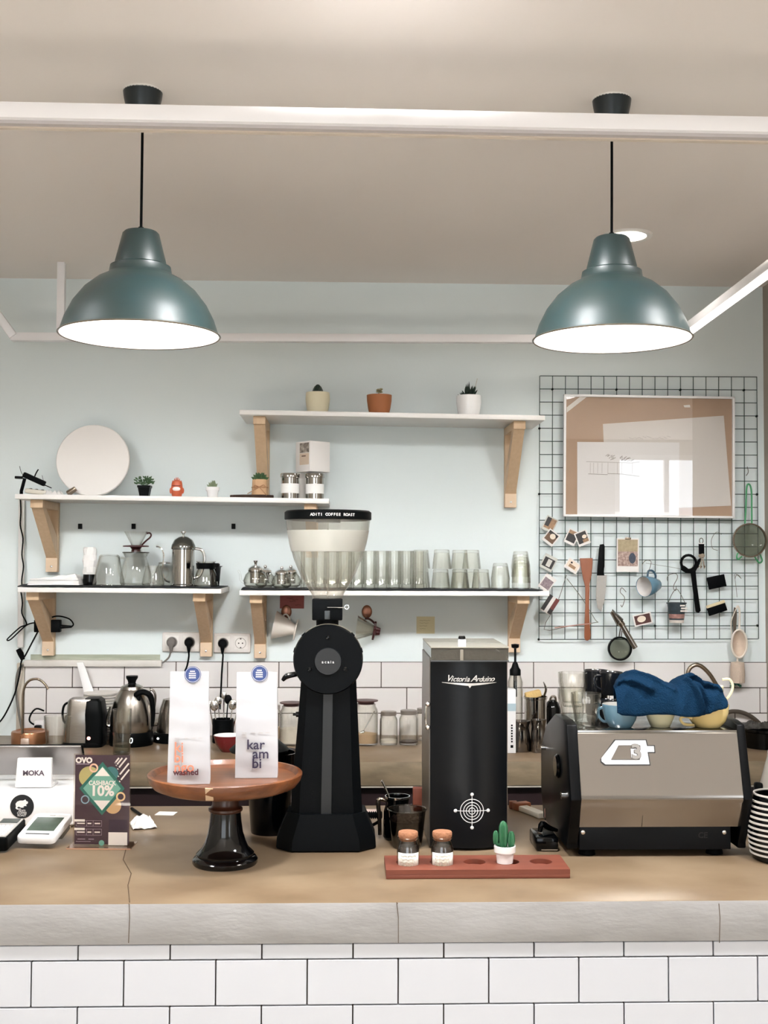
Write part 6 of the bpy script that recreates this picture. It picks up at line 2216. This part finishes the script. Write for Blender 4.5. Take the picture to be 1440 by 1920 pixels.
ze = P(886, 1523, YV).z - TOPZ
xe = at(886, YV, TOPZ + ze).x - pv.x
b = B()
for r_ in (22, 16, 11, 6):
    b.tube([Vector((xe + r_ * k * math.cos(a), fy(xe + r_ * k * math.cos(a)) - .0006, ze + r_ * k * math.sin(a))) for a in [i * math.pi / 18 for i in range(36)]], .75 * k, n=5, closed=True)
for an in range(4):
    a = an * math.pi / 2
    b.tube([Vector((xe + r_ * k * math.cos(a), fy(xe + r_ * k * math.cos(a)) - .0006, ze + r_ * k * math.sin(a))) for r_ in (0, 10, 20, 28)], .7 * k, n=5)
    X_ = xe + 31 * k * math.cos(a)
    b.ball((X_, fy(X_) - .0008, ze + 31 * k * math.sin(a)), 3.4 * k, sy=.3, u=12, v=8)
b.build('target_emblem', mat('emblem_white', 'dcdcdc', .4), parent=t)
# side latch handle
zh0, zh1 = P(800, 1322, YV + .03).z - TOPZ, P(800, 1366, YV + .03).z - TOPZ
b = B().tube([Vector((-Wv - .004, .05, zh0 + .004)), Vector((-Wv - .010, .045, zh0 - .01)), Vector((-Wv - .010, .045, zh1 + .01)), Vector((-Wv - .004, .05, zh1))], .0035, n=8, smooth=4)
for zz_ in (zh0, zh1):
    b.ball((-Wv - .006, .045, zz_), .007)
b.build('side_handle', CHROME, parent=t)

# ---- red-brown tray with jars and cactus
kT = 1 / S(fc(895, 1648))
A0, A1, A2, A3 = Z(727, 1634, TOPZ + .02), Z(1068, 1631, TOPZ + .02), Z(1047, 1600, TOPZ + .02), Z(722, 1603, TOPZ + .02)
yt0 = Z(895, 1648, TOPZ).y
ty1 = Z(895, 1603, TOPZ + .022).y
xa_, xb_ = at(724, yt0, TOPZ).x, at(1069, yt0, TOPZ).x
TH = .021
t = thing('wooden_tray', 'red-brown wooden serving tray with round wells before the bean grinder', 'tray', ((xa_ + xb_) / 2, (yt0 + ty1) / 2, TOPZ + .0006))
wx, wy = (xb_ - xa_) / 2, (ty1 - yt0) / 2
# board built as a grid of boxes around round wells: lower board, top board with holes via boolean-free rings
B().box(-wx, wx, -wy, wy, 0, TH * .45, bev=.001).build('lower_board', WOODT, parent=t)
b = B()
wells = []
for px, py in ((765, 1624), (829, 1624), (893, 1624), (957, 1624), (1019, 1623)):
    q = Z(px, py, TOPZ + TH) - t.location
    wells.append((q.x, 0.004))
rw_ = 25 * kT
xs = [-wx] + sum([[cx_ - rw_ * 1.0, cx_ + rw_ * 1.0] for cx_, _ in wells], []) + [wx]
for i in range(0, len(xs), 2):
    if xs[i + 1] > xs[i]:
        b.box(xs[i], xs[i + 1], -wy, wy, TH * .45, TH)
for cx_, cy_ in wells:
    N = 32
    x0, x1 = cx_ - rw_, cx_ + rw_
    def hit(a):
        # point on the rectangle in direction a
        dx, dy = math.cos(a), math.sin(a)
        t_ = min([rw_ / abs(dx)] if abs(dx) > 1e-6 else [9], default=9) if False else 9
        cand = []
        if abs(dx) > 1e-6:
            cand.append(rw_ / abs(dx))
        if dy > 1e-6:
            cand.append((wy - cy_) / dy)
        if dy < -1e-6:
            cand.append((-wy - cy_) / dy)
        m = min(cand)
        return (cx_ + dx * m, cy_ + dy * m)
    angs = sorted(set([i * 2 * math.pi / N for i in range(N)] + [math.atan2(sy * (wy - sy * cy_), sx_ * rw_) % (2 * math.pi) for sx_ in (-1, 1) for sy in (-1, 1)]))
    r0 = rw_ * .86
    inn_t = [b.bm.verts.new((cx_ + r0 * math.cos(a), cy_ + r0 * math.sin(a) * .95, TH)) for a in angs]
    inn_b = [b.bm.verts.new((cx_ + r0 * math.cos(a), cy_ + r0 * math.sin(a) * .95, TH * .45)) for a in angs]
    out_t = [b.bm.verts.new((*hit(a), TH)) for a in angs]
    out_b = [b.bm.verts.new((*hit(a), TH * .45)) for a in angs]
    m = len(angs)
    for i in range(m):
        j = (i + 1) % m
        b.bm.faces.new((inn_t[i], out_t[i], out_t[j], inn_t[j]))
        b.bm.faces.new((inn_t[j], inn_b[j], inn_b[i], inn_t[i]))
        b.bm.faces.new((out_t[i], out_b[i], out_b[j], out_t[j]))
b.build('upper_board', WOODT, parent=t)
TZ = TOPZ + TH * .45 + .0012


def corkjar(px, label):
    i = {765: 0, 829: 1}[px]
    cx_, cy_ = wells[i]
    p = Vector((t.location.x + cx_, t.location.y + cy_ - .012, TZ))
    p.x = at(px, p.y, TZ).x
    k = K(p)
    j = thing('cork_jar', label, 'jar', p)
    B().lathe(shell([(20, 0), (21, 3), (21, 36), (17, 48), (15.5, 52), (20, 57), (20, 59)], 1.2, 3), n=40, k=k, caps=False).build('glass', GLASS2, parent=j)
    B().lathe([(0, 52), (15, 52), (18.5, 60), (18.5, 66), (17.5, 68), (0, 68)], n=32, k=k).build('cork', CORK, parent=j)
    B().lathe([(0, 3.5), (19.4, 3.5), (19.4, 36), (17, 41), (0, 42)], n=32, k=k).build('coffee_beans', BEAN, parent=j)
    b = B()
    n_ = 12
    for ii in range(n_):
        a0, a1 = R(-90 + (ii / n_ - .5) * 125), R(-90 + ((ii + 1) / n_ - .5) * 125)
        r_ = 21.5 * k
        vs2 = [b.bm.verts.new((r_ * math.cos(a), r_ * math.sin(a), z_ * k)) for a, z_ in ((a0, 3), (a1, 3), (a1, 32), (a0, 32))]
        b.bm.faces.new(vs2)
    o = b.build('paper_label', mat('label_cream', 'ecebe0', .7), parent=j)
    m_ = o.modifiers.new('t', 'SOLIDIFY'); m_.thickness = .0004
    b = B()
    for r2 in range(4):
        zz_ = (27 - r2 * 6) * k
        b.tube([Vector((22.1 * k * math.cos(R(-90 + a)), 22.1 * k * math.sin(R(-90 + a)), zz_ + .9 * k * math.sin(a * 1.3 + r2))) for a in range(-42, 40 - r2 * 6, 4)], .35 * k, n=4)
    b.build('handwriting', mat('ink_faint', 'a09370', .8), parent=o)
    return j


corkjar(765, 'cork-stoppered glass jar with handwritten label, in front of the bean cup')
corkjar(829, 'cork-stoppered glass jar with handwritten label, in front of the black column')
cx_, cy_ = wells[3]
p = Vector((0, t.location.y - .006, TOPZ + TH + .0012))
p.x = at(946.5, p.y, p.z).x
k = K(p)
c = thing('potted_cactus', 'three-armed green cactus in a small white pot on the wooden tray', 'potted plant', p)
B().lathe([(0, 0), (15, 0), (17, 20), (20, 20), (20.5, 32), (18, 32), (17, 25), (0, 25)], n=36, k=k).build('pot', WHITEG, parent=c)
CG = mat('cactus_green', '2f6b45', .4, var=.5, scale=50, hex2='174a32')
rib = lambda a, z: 1 + .14 * math.cos(7 * a)
b = B()
b.lathe([(5, 24), (7, 34), (8, 52), (7.5, 66), (5, 74), (2, 77), (0, 77.5)], n=42, k=k, caps=False, wob=rib, c=(-3 * k, 0, 0))
b.lathe([(0, 0), (4, 2), (5.2, 10), (4.8, 20), (3, 25), (0, 27)], n=42, k=k, caps=False, wob=rib, c=(-17 * k, 0, 33 * k))
b.lathe([(0, 0), (5, 3), (6.5, 14), (6.0, 24), (3.4, 31), (0, 33)], n=42, k=k, caps=False, wob=rib, c=(12 * k, 0, 26 * k))
b.tube([Vector((-3, 0, 34)) * k, Vector((-12, 0, 33)) * k, Vector((-17, 0, 38)) * k], 3.4 * k, n=12, smooth=3)
b.tube([Vector((-3, 0, 28)) * k, Vector((8, 0, 26)) * k, Vector((12, 0, 32)) * k], 3.6 * k, n=12, smooth=3)
b.build('cactus', CG, parent=c)
B().lathe([(0, 22), (17, 22), (17, 26), (0, 27)], n=28, k=k).build('soil', SOIL, parent=c)

# ---- espresso machine
pf = P(1237, 1498, 0.0001 + Z(1237, 1607, TOPZ).y)
YE = Z(1225, 1607, TOPZ).y - .045
k = 1 / S(Vector((.8, YE, 1.05)))
xl, xr = P(1090, 1497, YE).x, P(1394, 1497, YE).x
zf = P(1240, 1499, YE).z
xc = (xl + xr) / 2
t = thing('espresso_machine', 'wide steel-fronted espresso machine with black side cheeks under the cups', 'espresso machine', (xc, YE, TOPZ + .0006))
We = (xr - xl) / 2
z0 = TOPZ
zF = zf - z0
zT = P(1230, 1371, YE + .045).z - z0
zU = P(1230, 1551, YE + .035).z - z0
zB = P(1230, 1606, YE + .045).z - z0
PANEL = mat('satin_steel_panel', '9b9691', .17, .9, var=.06, scale=4)
# front panel profile (depth, height): leaning back above the fold, curling under below it
prof = [(.048, zT), (.002, zF + .012), (-.001, zF + .004), (.0, zF - .004), (.006, zF - .012), (.014, zF - .03), (.030, zU + .012), (.036, zU)]
b = B()
b.prism(prof + [(.06, zU), (.07, zT)], -We, We, plane='YZ')
b.build('front_panel', PANEL, parent=t, ang=60)
B().box(-We, We, .046, .36, zT - .010, zT + .002, bev=.001).build('cup_tray', mat('tray_steel', '9d9a96', .18, 1.0), parent=t)
B().box(-We + .004, We - .018, .045, .40, .018, zU + .004, bev=.002).build('lower_box', mat('lower_black', '060a0f', .4, spec=.2), parent=t)
B().box(-We + .004, We - .004, .07, .42, zU, zT - .012).build('body', BLACKM, parent=t)
for sx_ in (-1, 1):
    b = B()
    pr = [(.05, zT + .016), (-.004, zF + .012), (-.008, zF), (.0, zF - .015), (.022, zU), (.046, .035), (.046, .02), (.40, .02), (.44, .10), (.44, zF + .06), (.36, zT - .03), (.22, zT + .020), (.10, zT + .022)]
    a_, c2 = (-We - .028, -We) if sx_ < 0 else (We, We + .022)
    b.prism(pr, a_, c2, plane='YZ', bev=.004)
    b.build('side_cheek', mat('cheek_black', '030406', .35, spec=.15), parent=t)
for dx in (-We + .03, We - .05):
    for dy in (.08, .36):
        B().lathe([(0, 0), (.022, 0), (.018, .02), (0, .02)], n=20, c=(dx, dy, 0)).build('foot', RUBBER, parent=t)
for px in (1093, 1358):
    q = P(px, 1561, YE + .045)
    B().lathe([(0, 0), (4, 0), (4, 1.5), (2, 2.4), (0, 2.4)], n=18, k=k, M=Matrix.Translation((q.x - xc, .0455, q.z - z0)) @ Matrix.Rotation(R(90), 4, 'X')).build('bolt', CHROME, parent=t)
b = B()
b.tube([(P(1208, 1520, YE).x - xc, .011, zF - .02), (P(1210, 1549, YE).x - xc, .034, zU + .002)], .0007, n=5)
b.build('scratch', BLACK, parent=t)
# emblem
nrm_ang = math.atan2(.046, zT - zF - .012)
ME = Matrix.Translation((0, .002, zF + .012)) @ Matrix.Rotation(-nrm_ang, 4, 'X')
hyp = math.hypot(.046, zT - zF - .012)
kE = hyp / 118.0
kx = 1 / S(Vector((xc, YE + .02, z0 + .27)))
ex0 = at(1090, YE, z0 + zF).x - xc


def E(x, y):
    """pixel -> coordinates on the leaning panel"""
    return ((x - 1237) * kx + (P(1237, 1440, YE + .02).x - xc), (1495 - y) * kE)


EMW, EMB = mat('emblem_white2', 'c8c8ca', .4), mat('emblem_outline', '2a2a2c', .4)
outer_ = [(1157, 1395), (1214, 1395), (1216, 1406), (1229, 1406), (1229, 1417), (1216, 1417), (1218, 1440), (1135, 1440), (1128, 1434), (1128, 1428)]
inner_ = [(1162, 1405), (1203, 1405), (1203, 1410), (1184, 1410), (1184, 1428), (1200, 1428), (1200, 1431), (1146, 1431)]
B().prism([E(x - 2 if x < 1180 else x + 2, y - 1.6 if y < 1417 else y + 2) for x, y in outer_], -.0012, .0, M=ME @ Matrix.Identity(4)).build('emblem_outline', EMB, parent=t)
em = B().prism([E(x, y) for x, y in outer_], -.0020, -.0010, M=ME).build('emblem', EMW, parent=t)
B().prism([E(x, y) for x, y in inner_], -.0026, -.0018, M=ME).build('emblem_inset', PANEL, parent=em)
b = B()
ol = [E(x, y) for x, y in inner_]
b.tube([ME @ Vector((x, -.0026, z_)) for x, z_ in ol], .0006, n=5, closed=True)
b.build('inset_outline', EMB, parent=em)
text('emblem_digit', '3', 37 * kE, mat('digit_grey', '8a8682', .35), em, ME @ Vector((E(1195, 1418)[0], -.0032, E(1195, 1418)[1])), rot=(R(90) - nrm_ang, 0, 0), bold=.0016, depth=.0008, sx=1.05)
b = B()
xx, zz_ = E(1195, 1418)
text('emblem_digit_outline', '3', 37 * kE, mat('digit_dark', '55514e', .4), em, ME @ Vector((xx, -.0026, zz_)), rot=(R(90) - nrm_ang, 0, 0), bold=.0026, depth=.0006, sx=1.05)
# knobs on the black left cheek and drip tray lever
B().lathe([(0, 0), (.030, 0), (.032, .004), (.026, .010), (0, .010)], n=36, M=Matrix.Translation((-We - .028, .16, zF + .055)) @ Matrix.Rotation(R(-90), 4, 'Y')).build('side_dial', BLACKG, parent=t)
B().lathe([(0, 0), (.008, 0), (.009, .012), (.0, .014)], n=18, M=Matrix.Translation((-We - .028, .06, zF - .002)) @ Matrix.Rotation(R(-90), 4, 'Y')).build('side_stud', CHROME, parent=t)
B().lathe([(0, 0), (.006, 0), (.006, .014), (.0, .015)], n=18, M=Matrix.Translation((-We - .028, .36, zF + .07)) @ Matrix.Rotation(R(-90), 4, 'Y')).build('side_stud', CHROME, parent=t)
EMZ = z0 + zT + .0035
text('lower_mark', 'CE', 15 * k, mat('mark_black', '0a0c0f', .3), t, (P(1318, 1567, YE + .045).x - xc, .0448, P(1318, 1567, YE + .045).z - z0), bold=.0004)

# black portafilter / drip box beside the machine
p = fc(1021, 1588)
k = K(p)
t = thing('portafilter_rest', 'black tamping rest with a black handled portafilter beside the espresso machine', 'portafilter', p)
B().box(-22 * k, 20 * k, -.05, .06, 0, 26 * k, bev=.006).build('rest', BLACKG, parent=t)
B().box(-12 * k, 18 * k, -.0515, -.05, 2 * k, 4 * k).build('steel_edge', CHROME, parent=t)
B().tube([Vector(q) * k for q in ((-10, -8, 30), (-6, -8, 44), (8, -4, 36), (24, 0, 30))], [4 * k, 6 * k, 5 * k, 3 * k], n=12, smooth=4).build('handle', BLACKG, parent=t)
B().tube([Vector((2, 6, 48)) * k, Vector((2, 6, 70)) * k], 1.1 * k, n=8).build('chrome_rod', CHROME, parent=t)
# wooden handled brush and pamphlets at the rear edge
p = fc(990, 1524)
o = B().box(-.016, .016, -.085, .03, .0, .016, bev=.004).build('beige_block', mat('ivory_plastic', 'ddd6c6', .4), loc=p, rot=(0, 0, R(22)))
tag(o, 'ivory handle lying at the rear counter edge between the two black machines', 'brush')
B().box(-.022, .03, .03, .06, 0, .022, bev=.004).build('wood_end', WOODS, parent=o)
p = fc(962, 1516)
o = B().box(-.012, .012, -.01, .01, 0, .022, bev=.002).build('wooden_block', WOODS, loc=p)
tag(o, 'tiny wooden block at the rear counter edge behind the bean grinder', 'block')
p = fc(785, 1520)
o = B().box(-.018, .018, -.012, .012, 0, .070, bev=.004).build('wooden_handle_block', WOODT, loc=p)
tag(o, 'reddish wooden block upright between the black pitcher and bean grinder', 'block')


# ---- cups and glasses on the machine
def onm(px, d):
    q = at(px, YE + d, EMZ)
    return q


PIC = [(0, 0), (18, 0), (19, 2), (20, 8), (24, 34), (27, 46), (27.5, 64), (26.5, 65), (25.5, 60), (25, 48), (22, 36), (18, 8), (0, 7)]
fac = lambda a, z: 1 + (.035 * math.cos(9 * a))
p = onm(1099, .085)
k = K(p)
gs = B().lathe(PIC, n=54, k=k, caps=False, wob=fac).build('fluted_glass', GLASS2, loc=p)
tag(gs, 'fluted glass standing in front of the nested pair on the espresso machine', 'drinking glass', 'fluted glasses on the espresso machine')
for px, d, up, lab in ((1073, .17, 2, 'fluted glass at the bottom of the nested pair on the espresso machine'), (1074, .17, 32, 'fluted glass nested on top, the highest on the espresso machine')):
    g = gs.copy()
    COL.objects.link(g)
    q = onm(px, d)
    g.location = q + Vector((0, 0, up * k))
    tag(g, lab, 'drinking glass', 'fluted glasses on the espresso machine')


def cup(name, px, d, prof, inner, m, mi_, label, cat, handle=None, hm=None, nm='body'):
    p = onm(px, d + .022)
    k = K(p)
    t = thing(name, label, cat, p)
    B().lathe(prof, n=48, k=k, caps=False).build('body', m, parent=t)
    B().lathe(inner, n=48, k=k, caps=False).build('inside', mi_, parent=t)
    if handle:
        B().tube([Vector(q) * k for q in handle], 2.6 * k, n=10, smooth=5, flat=.7).build('handle', hm or m, parent=t)
    return t


SKY = mat('sky_blue_ceramic', '638699', .22, coat=.5)
CRM = mat('cream_ceramic2', 'e6dfb9', .22, coat=.5)
YEL = mat('yellow_ceramic', 'e9d08e', .22, coat=.5)
cup('blue_cup', 1163, .075, [(0, 0), (20, 0), (22, 2), (29, 14), (33, 30), (34, 42), (33, 43)], [(33, 43), (31.5, 41), (30, 28), (24, 10), (0, 6)], SKY, INC, 'sky blue coffee cup under the towel end on the espresso machine', 'cup', ((-30, -2, 36), (-41, -4, 34), (-42, -5, 22), (-34, -4, 12), (-26, -2, 10)))
cup('cream_bowl', 1238, .08, [(0, 0), (17, 0), (18, 1), (24, 14), (29, 30), (30, 36), (29, 36.5)], [(29, 36.5), (27, 30), (20, 12), (0, 6)], CRM, INC, 'small cream bowl under the middle of the blue towel', 'bowl')
cup('yellow_cup', 1327, .075, [(0, 0), (22, 0), (24, 1.5), (33, 12), (38, 28), (39, 42), (38, 43)], [(38, 43), (36, 40), (34, 26), (26, 9), (0, 6)], YEL, INC, 'wide pale yellow cup under the far end of the blue towel', 'cup', ((-34, -14, 18), (-48, -20, 22), (-58, -22, 18), (-50, -20, 8), (-30, -14, 5)))
BLK = mat('black_ceramic', '14161a', .2, coat=.5)
t_ = cup('black_mug', 1142, .17, [(0, 0), (17, 0), (19, 3), (21, 40), (20, 41)], [(20, 41), (18, 38), (16, 6), (0, 5)], BLK, BLK, 'black mug on end beside the blue towel, on the espresso machine', 'mug', ((-18, 0, 34), (-30, 0, 33), (-32, 0, 20), (-20, 0, 8)))
t_.location.z += .0
cup('black_mug', 1146, .26, [(0, 42), (17, 42), (19, 45), (22, 84), (21, 85)], [(21, 85), (19, 82), (16, 48), (0, 47)], BLK, BLK, 'tilted upper black mug touching the blue towel', 'mug', ((-19, -6, 78), (-32, -8, 76), (-32, -8, 60), (-20, -6, 52)))
cup('black_mug', 1118, .32, [(0, 0), (18, 0), (20, 3), (23, 82), (22, 83)], [(22, 83), (20, 80), (18, 6), (0, 5)], BLK, BLK, 'tall black mug furthest back behind the fluted glasses', 'mug')
cup('cream_mug', 1333, .24, [(0, 0), (16, 0), (18, 3), (24, 60), (23, 61)], [(23, 61), (21, 58), (16, 6), (0, 5)], CRM, INC, 'cream mug with big handle rising behind the blue towel', 'mug', ((22, 0, 72), (36, 0, 72), (42, 0, 58), (34, 0, 40), (22, 0, 30)))

# towel draped over the cups
TOW = mat('navy_terry_towel', '102d46', .95, spec=.08, var=.35, scale=26, hex2='071d33', bump=1.0, bscale=260)
TOWP = [(1157, 1287, 1337), (1166, 1275, 1341), (1176, 1266, 1342), (1190, 1260, 1343), (1205, 1259, 1343), (1220, 1262, 1341), (1235, 1267, 1340), (1250, 1273, 1340), (1265, 1279, 1341), (1277, 1283, 1343), (1288, 1275, 1345),
        (1298, 1270, 1345), (1310, 1268, 1344), (1320, 1272, 1341), (1328, 1281, 1338), (1338, 1279, 1334), (1350, 1280, 1331), (1360, 1287, 1329), (1366, 1302, 1326)]


def interp(u, col):
    x = u * (len(TOWP) - 1)
    i = min(int(x), len(TOWP) - 2)
    f_ = x - i
    f_ = f_ * f_ * (3 - 2 * f_) if col else f_
    return TOWP[i][col] * (1 - f_) + TOWP[i + 1][col] * f_


YTW = YE + .025


def towel(u, v):
    px = interp(u, 0)
    zt_ = P(px, interp(u, 1), YTW + .06).z
    zb_ = P(px, interp(u, 2), YTW).z
    X_ = P(px, 1310, YTW).x
    edge = math.sin(math.pi * min(max(u, .0), 1)) ** .35
    if v < .5:                      # hanging front
        w = v / .5
        z_ = zb_ + (zt_ - zb_) * math.sin(w * math.pi / 2) ** .85
        y_ = YTW + .065 * (w ** 2.2)
    else:                           # over the top and down the back
        w = (v - .5) / .5
        z_ = zt_ + .004 * math.sin(w * math.pi) - .055 * w ** 2
        y_ = YTW + .065 + .15 * w
    # folds: one long diagonal crease and smaller wrinkles
    def ridge(u0, v0, u1, v1, wd, amp):
        du, dv = u1 - u0, v1 - v0
        L2 = du * du + dv * dv
        s = max(0, min(1, ((u - u0) * du + (v - v0) * dv) / L2))
        d = math.hypot((u - u0 - s * du) * 1.0, (v - v0 - s * dv) * .6)
        return amp * math.exp(-(d / wd) ** 2)
    f = 0
    f += ridge(.60, .45, .72, .05, .022, .014) - ridge(.63, .46, .76, .08, .03, .012)
    f += ridge(.05, .40, .28, .22, .03, .010) - ridge(.06, .34, .26, .15, .03, .008)
    f += ridge(.15, .5, .45, .30, .03, .008)
    f += ridge(.70, .5, .92, .34, .035, .012) - ridge(.68, .40, .85, .26, .03, .010)
    f += ridge(.62, .55, .80, .62, .04, .010)
    f += .0025 * math.sin(u * 17 + v * 6) + .0015 * math.sin(u * 41 - v * 13)
    f *= 1.5
    y_ -= f * (1 if v < .5 else .4)
    z_ += f * .35 if .35 < v else 0
    X_ += max(0, v - .42) * .07 * max(0, 1 - u * 4)
    return Vector((X_, y_, z_))


b = B()
b.grid(towel, 110, 60)
o = b.build('blue_towel', TOW, ang=80)
m_ = o.modifiers.new('thick', 'SOLIDIFY')
m_.thickness = .005
tag(o, 'dark blue terry towel draped over the cups on the espresso machine', 'towel')

# ---- striped cup at the counter end
p = fc(1462, 1612)
k = K(p)
t = thing('striped_jar', 'rounded black jar with white rings stacked round it at the counter end', 'jar', p)
prof = [(0, 0), (44, 0), (50, 4)]
body = [(50 + 8 * math.sin(math.pi * (i / 30) ** .9) - 3 * (i / 30), 4 + i * 3.9) for i in range(31)]
B().lathe([(0, 0), (44, 0)] + body + [(46, 122), (43, 120), (42, 60), (0, 58)], n=56, k=k, caps=False).build('body', BLACKG, parent=t)
for i in range(11):
    z_ = 14 + i * 9.6
    r_ = 50 + 8 * math.sin(math.pi * (((z_ - 4) / 3.9) / 30) ** .9) - 3 * ((z_ - 4) / 3.9 / 30)
    B().lathe([(r_ - 2, z_ - 2.3), (r_ + 1.4, z_ - 1.7), (r_ + 1.4, z_ + 1.7), (r_ - 2, z_ + 2.3)], n=56, k=k, closed=True).build('white_ring', mat('ring_white', 'c9c3bc', .4), parent=t)
B().lathe([(45, 120.5), (47.5, 121), (47, 124), (45, 124)], n=56, k=k, closed=True).build('rim', mat('ring_white', 'c9c3bc', .4), parent=t)
B().tube([Vector(q) * k for q in ((-2, -56, 100), (-10, -64, 100), (-16, -66, 84), (-12, -64, 62), (-2, -56, 52))], 2.8 * k, n=10, smooth=4).build('handle', mat('ring_white', 'c9c3bc', .4), parent=t)
p = fc(1422, 1560)
k = K(p)
t = thing('black_tongs', 'black handled tool standing behind the striped jar', 'tool', p)
B().box(-7 * k, 8 * k, -.012, .012, 0, 92 * k, bev=.006).build('handle', BLACK, parent=t)
B().box(2 * k, 14 * k, -.014, .010, 0, 64 * k, bev=.005).build('lever', BLACKG, parent=t)
p = fc(1448, 1548)
k = K(p)
t = thing('milky_bottle', 'milky translucent bottle cut by the frame beside the black tool', 'bottle', p)
B().lathe([(0, 0), (20, 0), (22, 3), (22, 80), (8, 130), (7, 140), (0, 140)], n=36, k=k).build('body', glassmat('milky_plastic', 'e6e2da', 'b5b0a6', diff='d8d3ca', diffw=.5, rough=.2), parent=t)
